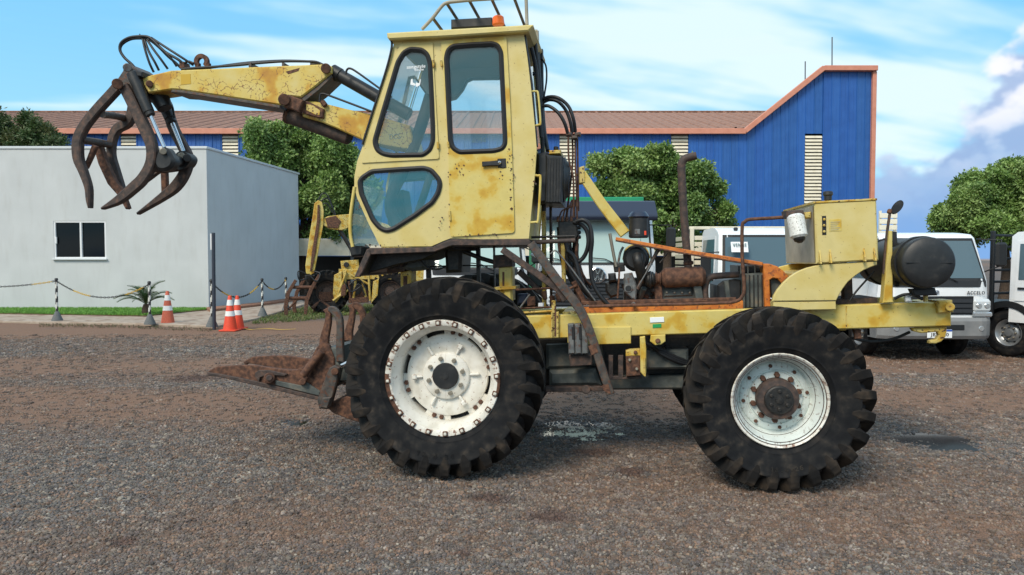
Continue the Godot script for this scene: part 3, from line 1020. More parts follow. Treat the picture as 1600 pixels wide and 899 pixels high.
func build_warehouse() -> void:
	var D := 45.0
	var X := func(px): return at(px, 300, D).x
	var Y := func(py): return at(800, py, D).y
	var o := node("blue_warehouse", self, Vector3(0, 0, -D))
	tag(o, "long blue corrugated warehouse with brown roof and tall stepped end", "building")
	var eave: float = Y.call(207)
	var peak: float = Y.call(110)
	var x1: float = X.call(1162)
	var x2: float = X.call(1281)
	var xr: float = X.call(1361)
	var xl: float = X.call(-330)
	var top := func(x: float) -> float:
		return eave if x <= x1 else lerpf(eave, peak, (x - x1) / (x2 - x1)) if x < x2 else peak
	# louvre strips: cream slats let into the wall
	var strips: Array = [[X.call(190), X.call(214), 99.0], [X.call(348), X.call(373), 99.0], [X.call(874), X.call(900), 99.0], [X.call(1048), X.call(1075), 99.0], [X.call(1257), X.call(1284), Y.call(209)], [X.call(30), X.call(56), 99.0], [X.call(-130), X.call(-104), 99.0]]
	var slat := MB.new().box(Vector3.ZERO, Vector3(1.0, 0.17, 0.025), 0.004, Basis(Vector3.RIGHT, -0.5)).mesh()
	for s in strips:
		var lv := node("louvre", o)
		var hi: float = minf(s[2], eave - 0.15)
		put("backing", MB.new().box(Vector3((s[0] + s[1]) / 2, hi / 2, -0.12), Vector3(s[1] - s[0], hi, 0.04)), M.shade, lv)
		var y := hi - 0.12
		while y > 0.6:
			var e := put_mesh("slat", slat, M.cream, lv)
			e.position = Vector3((s[0] + s[1]) / 2, y, -0.02)
			e.scale = Vector3(s[1] - s[0] - 0.03, 1, 1)
			y -= 0.205
	# blue sheets between the strips
	var shared := {}
	var x := xl
	while x < xr - 0.05:
		var w := minf(0.5, xr - x)
		var blocked := false
		for s in strips:
			if x + w > s[0] + 0.01 and x < s[1] - 0.01:
				if x < s[0] - 0.06:
					w = s[0] - x
				elif s[2] > 50:
					x = s[1]
					blocked = true
				else:
					w = minf(w, s[1] - x)
				break
		if blocked:
			continue
		var h0: float = top.call(x)
		var h1: float = top.call(x + w)
		var key := "%.3f" % w
		var flat: bool = is_equal_approx(h0, eave) and is_equal_approx(h1, eave)
		var base := 0.0
		for s in strips:
			if s[2] < 50 and x >= s[0] - 0.02 and x < s[1] - 0.02:
				base = s[2]
		var mesh: ArrayMesh
		if flat and shared.has(key):
			mesh = shared[key]
		else:
			mesh = ribbed(0, w, h0 - base, h1 - base, 0.045).mesh()
			if flat:
				shared[key] = mesh
		put_mesh("blue_panel", mesh, [M.blue_panel, M.blue_panel_worn, M.blue_panel_pale][hash(int(x * 7.0)) % 3], o).position = Vector3(x, base, 0)
		x += w
	put("inner_wall", MB.new().box(Vector3((xl + xr) / 2, eave / 2, -0.3), Vector3(xr - xl, eave, 0.1)), M.shade, o)
	# roof of the long part
	var rz := -14.0
	var ry := at(600, 175.5, D - rz).y
	var rise := Vector3(0, ry - (eave + 0.12), rz - 0.35)
	var rib := MB.new()
	var L := rise.length()
	var prof := [[0.0, 0.0], [0.05, 0.07], [0.13, 0.07], [0.18, 0.0], [0.5, 0.0], [0.53, 0.03], [0.6, 0.03], [0.63, 0.0], [1.0, 0.0]]
	for i in prof.size() - 1:
		rib.quad(Vector3(prof[i][0], prof[i][1], 0), Vector3(prof[i + 1][0], prof[i + 1][1], 0), Vector3(prof[i + 1][0], prof[i + 1][1], -L), Vector3(prof[i][0], prof[i][1], -L))
	var sheet := rib.mesh()
	var tilt := Basis(Vector3.RIGHT, atan2(rise.y, -rise.z))
	x = xl
	var xe := xr - 0.4
	while x + 1.0 < xe:
		var e := put_mesh("roof_panel", sheet, M.roof, o)
		# beside the tall wall the roof starts behind it
		var back := 0.0 if x < x1 - 1.0 else 0.9
		e.transform = Transform3D(tilt, Vector3(x, eave + 0.12 + back * rise.y / -rise.z, 0.35 - back))
		x += 1.0
	put("ridge_cap", MB.new().box(Vector3((xl + xe) / 2, ry + 0.03, rz), Vector3(xe - xl, 0.1, 0.5), 0.03), M.roof, o)
	put("back_roof", MB.new().box(Vector3((xl + xr) / 2, (ry + eave) / 2 - 0.1, rz * 1.5), Vector3(xr - xl, 0.1, L), 0.0, Basis(Vector3.RIGHT, -atan2(rise.y, -rise.z))), M.roof, o)
	# the tall end block behind its stepped wall
	var blk := MB.new()
	blk.prism(PackedVector2Array([Vector2(x1, eave - 0.5), Vector2(xr - 0.05, eave - 0.5), Vector2(xr - 0.05, peak - 0.1), Vector2(x2, peak - 0.1), Vector2(x1, eave - 0.1)]), -2.0, -0.25)
	put("end_block", blk, M.roof, o)
	put("end_wall", MB.new().box(Vector3(xr - 0.06, (peak - 0.2) / 2, -14.1), Vector3(0.1, peak - 0.2, 27.6)), M.blue_panel, o)
	# salmon trim
	var fh := 0.33
	put("eave_trim", MB.new().box(Vector3((xl + x1) / 2, eave + 0.02, 0.3), Vector3(x1 - xl, fh, 0.16), 0.02), M.salmon, o)
	var d := Vector2(x2 - x1, peak - eave)
	put("slope_trim", MB.new().box(Vector3((x1 + x2) / 2, (eave + peak) / 2 + 0.06, 0.16), Vector3(d.length() + 0.1, 0.3, 0.42), 0.02, Basis(Vector3.BACK, d.angle())), M.salmon, o)
	put("top_trim", MB.new().box(Vector3((x2 + xr) / 2 + 0.08, peak + 0.06, 0.16), Vector3(xr - x2 + 0.1, 0.3, 0.44), 0.02), M.salmon, o)
	put("corner_trim", MB.new().box(Vector3(xr + 0.03, (peak - 0.1) / 2, 0.06), Vector3(0.24, peak - 0.1, 0.3), 0.02), M.salmon, o)
	for p in [[1258.5, 96, 124], [1300.5, 58, 107]]:
		var a := at(p[0], p[1], D + 1)
		var b := at(p[0], p[2], D + 1)
		put("lightning_rod", MB.new().tube(PackedVector3Array([b + Vector3(0, -0.6, D), a + Vector3(0, 0, D)]), 0.035, 6), M.mast, o)

func build_shed() -> void:
	var D := 37.0
	var o := node("open_shed", self, Vector3(0, 0, -D))
	tag(o, "low open shed with a wide cream fascia between office and trucks", "shed")
	var x0 := at(430, 380, D).x
	var x1 := at(1125, 380, D).x
	var yt := at(800, 374, D).y
	var yb := at(800, 400, D).y
	var n := 6
	for i in n:
		var a := lerpf(x0, x1, float(i) / n)
		var b := lerpf(x0, x1, float(i + 1) / n)
		put("fascia_panel", MB.new().box(Vector3((a + b) / 2, (yt + yb) / 2, 0), Vector3(b - a - 0.015, yt - yb, 0.06), 0.008), M.cream, o)
	put("roof", MB.new().box(Vector3((x0 + x1) / 2, yt - 0.1, -2.0), Vector3(x1 - x0, 0.08, 3.9), 0.0, Basis(Vector3.RIGHT, -0.05)), M.coping, o)
	for i in n + 1:
		put("post", MB.new().box(Vector3(lerpf(x0 + 0.1, x1 - 0.1, float(i) / n), yb / 2, -0.3), Vector3(0.14, yb, 0.14), 0.01), M.truck_grey, o)
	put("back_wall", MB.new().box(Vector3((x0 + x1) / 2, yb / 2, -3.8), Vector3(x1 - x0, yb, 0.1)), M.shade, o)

# ------------------------------------------------------------------ trees
func leaf_spray(seed_: int, slim: float) -> ArrayMesh:
	var rng := RandomNumberGenerator.new()
	rng.seed = seed_
	var mb := MB.new()
	for k in 14:
		var dirv := Vector3(rng.randfn(), rng.randfn() * 0.8 + 0.25, rng.randfn()).normalized()
		var side := dirv.cross(Vector3(rng.randfn(), rng.randfn(), rng.randfn())).normalized()
		var root := dirv * rng.randf_range(0.1, 0.55)
		var l := rng.randf_range(0.35, 0.6)
		var w := l * slim
		var up := side.cross(dirv).normalized() * 0.05
		var tip := root + dirv * l - Vector3(0, 0.08, 0)
		var mid := root + dirv * l * 0.5 + up
		mb.tri(root, mid + side * w, mid)
		mb.tri(mid, mid + side * w, tip)
		mb.tri(root, mid, mid - side * w)
		mb.tri(mid, tip, mid - side * w)
	return mb.mesh()

func build_tree(called: String, label: String, base: Vector3, trunk_h: float, blobs: Array, count: int, leaf: float, seed_: int, tones: Array, slim := 0.28) -> void:
	var rng := RandomNumberGenerator.new()
	rng.seed = seed_
	var o := node(called, self, base)
	tag(o, label, "tree", "trees behind the yard")
	var tr := MB.new()
	var topv := Vector3(rng.randf_range(-0.1, 0.1), trunk_h, 0)
	tr.tube(curve(PackedVector3Array([Vector3(0, -0.1, 0), Vector3(0.06, trunk_h * 0.5, 0.04), topv]), 4), 0.2, 10, true, PackedFloat32Array([0.28, 0.24, 0.22, 0.2, 0.19, 0.18, 0.17, 0.16, 0.15]))
	for b in blobs:
		var e: Vector3 = b[0]
		var mid := topv.lerp(e, 0.5) + Vector3(rng.randf_range(-0.2, 0.2), 0.1, rng.randf_range(-0.2, 0.2))
		tr.tube(curve(PackedVector3Array([topv - Vector3(0, 0.2, 0), mid, e]), 4), 0.1, 7, true, PackedFloat32Array([0.13, 0.11, 0.1, 0.09, 0.08, 0.065, 0.05, 0.04, 0.03]))
		for k in 4:
			var tip := e + Vector3(rng.randfn(), rng.randfn(), rng.randfn()).normalized() * (b[1] as Vector3) * 0.8
			tr.tube(PackedVector3Array([e, e.lerp(tip, 0.5) + Vector3(0, 0.08, 0), tip]), 0.03, 5, true, PackedFloat32Array([0.04, 0.028, 0.012]))
	put("trunk", tr, M.bark, o)
	var total := 0.0
	for b in blobs:
		total += pow(b[1].x * b[1].y * b[1].z, 0.667)
	# each mass is made of smaller clumps, so that the outline is ragged and sky shows between them
	var clumps: Array = []
	total = 0.0
	for b in blobs:
		for k in 9:
			var d := Vector3(rng.randfn(), rng.randfn() * 0.9 + 0.15, rng.randfn()).normalized()
			var rad: Vector3 = (b[1] as Vector3) * rng.randf_range(0.26, 0.5)
			clumps.append([b[0] + d * (b[1] as Vector3) * rng.randf_range(0.55, 0.98), rad, tones[rng.randi() % tones.size()]])
			total += pow(rad.x * rad.y * rad.z, 0.667)
	for variant in 2:
		var xf: Array[Transform3D] = []
		var cols: Array[Color] = []
		for b in clumps:
			var r: Vector3 = b[1]
			var k := int(count * pow(r.x * r.y * r.z, 0.667) / total / 2.0)
			for i in k:
				var d := Vector3(rng.randfn(), rng.randfn(), rng.randfn()).normalized()
				var rr := pow(rng.randf(), 0.45)
				var lump := 1.0 + 0.16 * sin(d.x * 7 + seed_) * sin(d.y * 6 + 1) + 0.12 * sin(d.z * 9 + d.x * 5)
				if rng.randf() < 0.06:
					rr *= 1.13
				var p: Vector3 = b[0] + d * r * rr * lump
				var s := leaf * rng.randf_range(0.7, 1.3)
				var bas := Basis(Vector3(rng.randfn(), rng.randfn(), rng.randfn()).normalized(), rng.randf() * TAU)
				xf.append(Transform3D(bas.scaled(Vector3(s, s, s)), p))
				cols.append((tones[rng.randi() % tones.size()] as Color).lerp(b[2], 0.6) * rng.randf_range(0.85, 1.2))
		var mm := MultiMesh.new()
		mm.transform_format = MultiMesh.TRANSFORM_3D
		mm.use_colors = true
		mm.mesh = leaf_spray(seed_ * 7 + variant, slim)
		mm.instance_count = xf.size()
		for i in xf.size():
			mm.set_instance_transform(i, xf[i])
			mm.set_instance_color(i, cols[i])
		var mi := MultiMeshInstance3D.new()
		mi.name = "crown"
		mi.multimesh = mm
		mi.material_override = M.leaf
		o.add_child(mi, true)

# blobs measured in the photograph: x, y, radius across, radius up (pixels), and steps towards the back in metres
func blob_tree(called: String, label: String, foot_px: float, D: float, shapes: Array, count: int, leaf: float, seed_: int, tones: Array, slim := 0.28) -> void:
	var base := at(foot_px, 405, D)
	base.y = 0
	var k := D / FOCAL
	var bl: Array = []
	var low := 1e9
	for s in shapes:
		var p := at(s[0], s[1], D) - base + Vector3(0, 0, s[4])
		bl.append([p, Vector3(s[2] * k, s[3] * k, (s[2] + s[3]) * 0.5 * k)])
		low = minf(low, p.y)
	build_tree(called, label, base, maxf(low * 0.75, 0.6), bl, count, leaf, seed_, tones, slim)

func build_trees() -> void:
	var mid := [Color(0.15, 0.25, 0.06), Color(0.20, 0.31, 0.08), Color(0.10, 0.18, 0.045), Color(0.27, 0.37, 0.12)]
	blob_tree("broad_tree", "dense dark green tree behind the office's right end, under the boom", 470, 38.0,
		[[470, 290, 72, 74, 0], [425, 250, 42, 44, 0.6], [480, 236, 62, 42, -0.4], [530, 275, 48, 62, 0.3], [440, 330, 48, 50, 0.2], [510, 340, 60, 50, 0.4], [560, 300, 40, 60, 1.0], [410, 232, 24, 22, 0.2], [452, 210, 34, 20, 0.4]], 14000, 0.34, 3, mid)
	blob_tree("round_tree", "round crowned green tree behind the exhaust stack of the tractor", 1040, 31.0,
		[[1015, 290, 62, 50, 0], [975, 270, 44, 34, 0.4], [1050, 285, 50, 44, -0.4], [1085, 310, 50, 48, 0.1], [1110, 335, 38, 34, 0.0], [1000, 330, 60, 46, 0.4], [1060, 350, 60, 44, 0.2], [955, 285, 26, 22, 0.3], [1020, 250, 40, 20, 0.2], [1090, 275, 26, 24, 0.2]], 14000, 0.27, 4, mid)
	blob_tree("spreading_tree", "spreading green tree beyond the white trucks at the right", 1570, 33.0,
		[[1560, 320, 62, 46, 0], [1510, 325, 48, 34, 0.2], [1600, 300, 56, 44, 0.4], [1545, 292, 40, 28, 0.0], [1490, 340, 30, 24, 0.2], [1650, 310, 60, 50, 0.5], [1600, 350, 80, 40, 0.6], [1530, 355, 60, 34, 0.3], [1650, 285, 60, 40, 0.3], [1600, 285, 44, 30, 0.0], [1560, 350, 90, 36, 0.2], [1700, 330, 60, 50, 0.4]], 19000, 0.26, 5, mid)
	var feather := [Color(0.06, 0.11, 0.03), Color(0.045, 0.085, 0.025), Color(0.13, 0.14, 0.06), Color(0.08, 0.12, 0.045)]
	blob_tree("feathery_tree", "thin feathery tree behind the office roof, second from the left edge", 52, 40.0,
		[[50, 205, 22, 20, 0], [66, 214, 26, 16, 0.3], [40, 190, 9, 14, 0], [30, 224, 22, 16, 0.2], [82, 224, 20, 11, 0.2], [56, 235, 40, 18, 0.2]], 1500, 0.4, 6, feather, 0.16)
	blob_tree("feathery_tree", "feathery tree at the left edge, rising above the office roof", -6, 40.0,
		[[-8, 205, 22, 24, 0], [4, 190, 9, 12, 0.3], [-14, 230, 30, 20, 0.2], [8, 222, 14, 16, 0.2]], 1300, 0.4, 7, feather, 0.16)

# ------------------------------------------------------------------ street furniture
func build_cone(p: Vector3, h: float, skin: Material, label: String) -> void:
	var o := node("traffic_cone", self, p)
	tag(o, label, "traffic cone", "traffic cones beside the path")
	var b := h * 0.25
	var base := MB.new()
	base.prism(rounded(PackedVector2Array([Vector2(-b, -b), Vector2(b, -b), Vector2(b, b), Vector2(-b, b)]), 0.06), 0.0, 0.035, 0.008, Transform3D(Basis(Vector3.RIGHT, -PI / 2), Vector3.ZERO))
	put("base", base, skin, o)
	var up := Transform3D(Basis(Vector3.RIGHT, -PI / 2), Vector3.ZERO)
	var r := func(t): return lerpf(h * 0.2, h * 0.045, t)
	var y := func(t): return h * t
	put("body", MB.new().lathe(PackedVector2Array([Vector2(r.call(0.03), y.call(0.03)), Vector2(r.call(0.97), y.call(0.97)), Vector2(r.call(1) * 0.8, y.call(1.0)), Vector2(0.0, y.call(1.0))]), up, 24), skin, o)
	for t in [[0.42, 0.56], [0.72, 0.88]]:
		put("white_band", MB.new().lathe(PackedVector2Array([Vector2(r.call(t[0]) + 0.001, y.call(t[0])), Vector2(r.call(t[0]) + 0.004, y.call(t[0])), Vector2(r.call(t[1]) + 0.004, y.call(t[1])), Vector2(r.call(t[1]) + 0.001, y.call(t[1]))]), up, 24), M.cone_white, o)

func build_stanchion(p: Vector3, h: float, label: String) -> Vector3:
	var o := node("chain_post", self, p)
	tag(o, label, "post", "striped posts that carry the chain")
	var up := Transform3D(Basis(Vector3.RIGHT, -PI / 2), Vector3.ZERO)
	put("base", MB.new().lathe(PackedVector2Array([Vector2(0.15, 0), Vector2(0.15, 0.03), Vector2(0.05, 0.27), Vector2(0.0, 0.28)]), up, 16), M.post_base, o)
	var mb := MB.new()
	mb.tinted = true
	var n := 16
	var q := 12
	for i in n:
		for s in q:
			var stripe := fposmod(float(i) / 5.0 + float(s) / q, 1.0) < 0.5
			mb.tint = Color(0.03, 0.03, 0.032) if stripe else Color(0.62, 0.62, 0.58)
			var a := TAU * s / q
			var b := TAU * (s + 1) / q
			var y0 := lerpf(0.24, h, float(i) / n)
			var y1 := lerpf(0.24, h, float(i + 1) / n)
			var A := Vector3(cos(a), 0, sin(a))
			var B := Vector3(cos(b), 0, sin(b))
			mb.quadn(A * 0.035 + Vector3(0, y0, 0), B * 0.035 + Vector3(0, y0, 0), B * 0.035 + Vector3(0, y1, 0), A * 0.035 + Vector3(0, y1, 0), A, B, B, A)
	put("striped_tube", mb, M.tinted, o)
	put("cap", MB.new().cyl(Vector3(0, h - 0.01, 0), Vector3(0, h + 0.06, 0), 0.05, 0.04, 12, 0.01), M.truck_black, o)
	return p + Vector3(0, h - 0.02, 0)

func build_chain(a: Vector3, b: Vector3, sag: float, label: String) -> void:
	# a chain of oval plastic links, alternately dark and yellow
	var o := node("barrier_chain", self, a)
	tag(o, label, "chain", "chains between the striped posts")
	var L := a.distance_to(b) * 1.05
	var n := int(L / 0.075)
	var dark := MB.new()
	var pale := MB.new()
	for i in n:
		var t0 := float(i) / n
		var t1 := float(i + 1) / n
		var p := a.lerp(b, t0) - a - Vector3(0, sag * 4 * t0 * (1 - t0), 0)
		var q := a.lerp(b, t1) - a - Vector3(0, sag * 4 * t1 * (1 - t1), 0)
		var d := (q - p).normalized()
		var side := d.cross(Vector3.UP).normalized() if i % 2 == 0 else d.cross(d.cross(Vector3.UP)).normalized()
		p -= d * 0.012
		q += d * 0.012
		var loop := PackedVector3Array()
		for k in 9:
			var an := TAU * k / 8
			loop.append((p + q) / 2 + d * cos(an) * p.distance_to(q) / 2 + side * sin(an) * 0.02)
		(pale if int(i / 9) % 3 == 1 else dark).tube(loop, 0.0085, 5, false)
	put("dark_links", dark, M.truck_black, o).set_meta("kind", "stuff")
	put("yellow_links", pale, M.strap, o).set_meta("kind", "stuff")

func build_palm(p: Vector3) -> void:
	var o := node("sago_palm", self, p)
	tag(o, "small sago palm on the lawn with stiff feathered fronds", "palm")
	put("trunk", MB.new().tube(PackedVector3Array([Vector3(0, 0, 0), Vector3(0, 0.2, 0), Vector3(0, 0.34, 0)]), 0.1, 10, true, PackedFloat32Array([0.13, 0.12, 0.07])), M.bark, o)
	var fr := MB.new()
	fr.tinted = true
	var n := 26
	var spine := PackedVector3Array()
	for i in n + 1:
		var t := float(i) / n
		spine.append(Vector3(t * 0.95 - 0.10 * t * t, 0.62 * t - 0.62 * t * t, 0))
	fr.tint = Color(0.10, 0.13, 0.05)
	fr.tube(spine, 0.008, 5)
	for i in range(3, n + 1):
		var t := float(i) / n
		var l := 0.20 * sin(PI * clampf(t * 0.9 + 0.12, 0, 1)) + 0.02
		for s in [-1.0, 1.0]:
			fr.tint = Color(0.035, 0.085, 0.025) * (0.8 + 0.5 * fposmod(i * 0.37, 1.0))
			var b := spine[i]
			var e := b + Vector3(l * 0.55, 0.03 + l * 0.15, s * l)
			var w := Vector3(0.011, 0, 0)
			fr.tri(b - w, b + w, e)
			fr.tri(b - w + Vector3(0, 0.004, 0), e, b + w)
	var mesh := fr.mesh()
	var rng := RandomNumberGenerator.new()
	rng.seed = 9
	for i in 22:
		var f := put_mesh("frond", mesh, M.blade, o)
		var lift := 0.15 + 0.9 * float(i % 4) / 4.0 + rng.randf_range(-0.1, 0.1)
		var s := rng.randf_range(0.8, 1.12)
		f.transform = Transform3D(Basis(Vector3.UP, TAU * i / 22.0 * 3.0 + rng.randf_range(-0.15, 0.15)) * Basis(Vector3.BACK, lift).scaled(Vector3(s, s, s)), Vector3(0, 0.33, 0))

func build_furniture() -> void:
	var post := func(px, py, pt, label) -> Vector3:
		var p := gnd(px, py, 0.045)
		return build_stanchion(p, at(px, pt, -p.z).y - 0.045, label)
	var a: Vector3 = post.call(89, 501.5, 438, "striped chain post on the path, farthest left, below the office window")
	var b: Vector3 = post.call(234, 507, 443, "striped chain post standing in front of the sago palm")
	var c: Vector3 = post.call(331, 511, 440, "striped chain post right behind the tall dark pole")
	var d: Vector3 = post.call(410, 494.5, 438, "striped chain post by the office side wall, right of the two bright cones")
	var e: Vector3 = post.call(447, 485, 436, "striped chain post near the rusty grapple of the far loader")
	var z: Vector3 = gnd(-70, 499, 0.045) + Vector3(0, 1.0, 0)
	build_chain(z, a, 0.10, "chain leaving the frame at the left, below the office window")
	build_chain(a, b, 0.42, "sagging chain between the left post and the post by the palm")
	build_chain(c, d, 0.45, "sagging chain behind the two bright cones")
	build_chain(d, e, 0.3, "short chain between the two posts beside the office side wall")
	# tall dark pole with a small white plate
	var p := gnd(334.5, 515)
	var top := at(333, 364, -p.z)
	var pole := node("dark_pole", self, p)
	tag(pole, "tall thin dark steel pole with a pale plate near the office corner", "pole")
	put("shaft", MB.new().tube(PackedVector3Array([Vector3(0, -0.05, 0), Vector3(top.x - p.x, top.y, 0)]), 0.045, 12), M.pole, pole)
	put("plate", MB.new().box(at(330.5, 378, -p.z) - p + Vector3(-0.02, 0, -0.03), Vector3(0.06, 0.42, 0.012), 0.003), M.window_frame, pole)
	var cone := func(px, py, pt, skin, label):
		var q := gnd(px, py)
		build_cone(q, at(px, pt, -q.z).y, skin, label)
	cone.call(262, 507, 455, M.cone_faded, "faded orange traffic cone on the path beside the sago palm")
	cone.call(359.5, 517, 462, M.cone_orange, "bright orange traffic cone on the gravel, front one of the pair")
	cone.call(371, 514, 462, M.cone_orange, "bright orange traffic cone on the gravel, half hidden behind its pair")
	build_palm(gnd(228, 492, 0.06))
	# a yellow strap lying on the gravel
	var st := PackedVector3Array()
	for q in [[380, 513], [392, 515], [404, 514], [420, 513.5], [440, 515], [462, 514]]:
		st.append(gnd(q[0], q[1], 0.02))
	var sm := MB.new()
	var cs := curve(st, 5)
	for i in cs.size() - 1:
		var w := Vector3(0.0, 0, 0.03)
		sm.quad(cs[i] - w, cs[i + 1] - w, cs[i + 1] + w, cs[i] + w)
		sm.quad(cs[i] + w, cs[i + 1] + w, cs[i + 1] + w - Vector3(0, 0.006, 0), cs[i] + w - Vector3(0, 0.006, 0))
	tag(put("tie_strap", sm, M.strap), "flat yellow strap lying on the gravel right of the cones", "strap")

# ------------------------------------------------------------------ trucks
func wheel_simple(parent: Node, c: Vector3, r: float, w: float, out: float, rim: Material) -> void:
	# out: +1 or -1, the side of x on which the hub shows
	var o := node("wheel", parent, c, Basis(Vector3.UP, PI / 2 * out))
	var h := w / 2
	put("tyre", MB.new().lathe(PackedVector2Array([Vector2(r * 0.56, h * 0.7), Vector2(r * 0.62, h * 0.96), Vector2(r * 0.8, h), Vector2(r * 0.95, h * 0.88), Vector2(r, h * 0.7), Vector2(r, h * 0.1), Vector2(r * 0.985, h * 0.08), Vector2(r * 0.985, -h * 0.08), Vector2(r, -h * 0.1), Vector2(r, -h * 0.7), Vector2(r * 0.95, -h * 0.88), Vector2(r * 0.8, -h), Vector2(r * 0.56, -h * 0.7)]), Transform3D(), 40, 0.7), M.tyre, o)
	put("rim", MB.new().lathe(PackedVector2Array([Vector2(r * 0.58, h * 0.72), Vector2(r * 0.56, h * 0.8), Vector2(r * 0.52, h * 0.7), Vector2(r * 0.48, h * 0.2), Vector2(r * 0.40, h * 0.05), Vector2(r * 0.34, h * 0.35), Vector2(r * 0.25, h * 0.5), Vector2(r * 0.17, h * 0.5), Vector2(r * 0.15, h * 0.8), Vector2(0, h * 0.84)]), Transform3D(), 32, 0.6), rim, o)
	var nb := MB.new().cyl(Vector3.ZERO, Vector3(0, 0, 0.035), 0.018, 0.016, 6, 0.003).mesh()
	for k in 8:
		var a := TAU * k / 8
		put_mesh("nut", nb, M.bolt, o).position = Vector3(cos(a) * r * 0.27, sin(a) * r * 0.27, h * 0.46)
	var hole := MB.new().cyl(Vector3(0, 0, 0), Vector3(0, 0, 0.01), r * 0.05, -1, 10).mesh()
	for k in 8:
		var a := TAU * (k + 0.5) / 8
		put_mesh("rim_hole", hole, M.truck_black, o).position = Vector3(cos(a) * r * 0.40, sin(a) * r * 0.40, h * 0.07)

# a cab-over truck that faces +z; its own origin is on the ground below the middle of the bumper
func build_truck(called: String, label: String, pos: Vector3, yaw: float, q: Dictionary) -> Node3D:
	var o := node(called, self, pos, Basis(Vector3.UP, yaw))
	tag(o, label, "truck", "white trucks parked in a row")
	var hw: float = q.half
	var hr: float = q.roof
	var wt: float = q.ws_top
	var wb: float = q.ws_bot
	var bt: float = q.bump_top
	var bb: float = q.bump_bot
	var cl: float = q.get("cab", 1.7)
	var tap: float = q.get("taper", 0.12)
	var paint: Material = q.get("paint", M.truck_white)
	var glass: Material = q.get("glass", M.truck_glass)
	var side := Transform3D(Basis(Vector3(0, 0, 1), Vector3(0, 1, 0), Vector3(1, 0, 0)), Vector3.ZERO)
	# front line of the cab, seen from its side: height -> how far back
	var zf := func(y: float) -> float:
		return -0.04 if y < wb else lerpf(-0.05, -0.36, clampf((y - wb) / (wt - wb), 0, 1)) if y <= wt else -0.36 - (y - wt) * 1.2
	var shape := func(p: Vector3) -> Vector3:
		if p.y > wb - 0.25:
			p.x *= 1.0 - tap * (p.y - wb + 0.25) / (hr - wb + 0.25)
		# rounded corners in plan
		var ax := absf(p.x)
		if p.z > -0.5 and ax > hw * 0.75:
			p.z -= pow((ax - hw * 0.75) / (hw * 0.25), 2.0) * 0.16
		return p
	var prof := PackedVector2Array([Vector2(-0.04, bt - 0.1), Vector2(-0.02, bt + 0.3), Vector2(-0.04, wb - 0.04), Vector2(-0.05, wb), Vector2(zf.call(wt), wt), Vector2(zf.call(wt) - 0.1, wt + 0.07), Vector2(-0.75, hr - 0.02), Vector2(-1.0, hr), Vector2(-cl + 0.1, hr - 0.02), Vector2(-cl, hr - 0.1), Vector2(-cl, bt - 0.1)])
	var cab := MB.new()
	# the width is cut into strips so that it can bend
	var cuts := [-1.0, -0.95, -0.85, -0.75, 0.75, 0.85, 0.95, 1.0]
	for i in cuts.size() - 1:
		for k in prof.size():
			var a := prof[k]
			var b := prof[(k + 1) % prof.size()]
			cab.quad(Vector3(cuts[i] * hw, a.y, a.x), Vector3(cuts[i + 1] * hw, a.y, a.x), Vector3(cuts[i + 1] * hw, b.y, b.x), Vector3(cuts[i] * hw, b.y, b.x))
	for s in [-1.0, 1.0]:
		cab.prism(prof, s * hw - 0.004 * s, s * hw, 0.0, side)
	put("cab", cab.deform(shape), paint, o)
	# a panel that lies on the front, between heights, proud by lift
	var front := func(called_: String, x0: float, x1: float, y0: float, y1: float, lift: float, m: Material, inx := 0.0):
		var mb := MB.new()
		var n := 10
		for i in n:
			for j in 4:
				var ya := lerpf(y0, y1, j / 4.0)
				var yb := lerpf(y0, y1, (j + 1) / 4.0)
				var ea := inx * j / 4.0
				var eb := inx * (j + 1) / 4.0
				var P := func(t, y, e): return Vector3(lerpf(x0 + e, x1 - e, t), y, float(zf.call(y)) + lift)
				var t0 := float(i) / n
				var t1 := float(i + 1) / n
				mb.quad(P.call(t0, ya, ea), P.call(t1, ya, ea), P.call(t1, yb, eb), P.call(t0, yb, eb))
				if j == 0:
					mb.quad(P.call(t0, ya, ea) - Vector3(0, 0, lift), P.call(t1, ya, ea) - Vector3(0, 0, lift), P.call(t1, ya, ea), P.call(t0, ya, ea))
				if j == 3:
					mb.quad(P.call(t0, yb, eb) - Vector3(0, 0, lift), P.call(t1, yb, eb) - Vector3(0, 0, lift), P.call(t1, yb, eb), P.call(t0, yb, eb))
				if i == 0:
					mb.quad(P.call(t0, ya, ea) - Vector3(0, 0, lift), P.call(t0, yb, eb) - Vector3(0, 0, lift), P.call(t0, yb, eb), P.call(t0, ya, ea))
				if i == n - 1:
					mb.quad(P.call(t1, ya, ea) - Vector3(0, 0, lift), P.call(t1, yb, eb) - Vector3(0, 0, lift), P.call(t1, yb, eb), P.call(t1, ya, ea))
		return put(called_, mb.deform(shape), m, o)
	front.call("windshield_seal", -hw + 0.07, hw - 0.07, wb - 0.02, wt + 0.0, 0.012, M.rubber_seal)
	front.call("windshield", -hw + 0.12, hw - 0.12, wb + 0.03, wt - 0.05, 0.02, glass)
	if q.get("cowl", true):
		front.call("cowl_panel", -hw + 0.06, hw - 0.06, wb - 0.13, wb - 0.015, 0.016, M.truck_dark)
	# grille of slats
	var g0: float = q.get("grille_bot", bt + 0.06)
	var g1: float = q.get("grille_top", wb - 0.28)
	var gw: float = q.get("grille_half", hw * 0.62)
	front.call("grille_back", -gw - 0.03, gw + 0.03, g0 - 0.03, g1 + 0.03, 0.02, M.truck_black, 0.0)
	var ns := int((g1 - g0) / 0.075)
	for i in ns:
		front.call("grille_slat", -gw, gw, lerpf(g0, g1, float(i) / ns) + 0.006, lerpf(g0, g1, float(i + 1) / ns) - 0.022, 0.045, M.truck_dark)
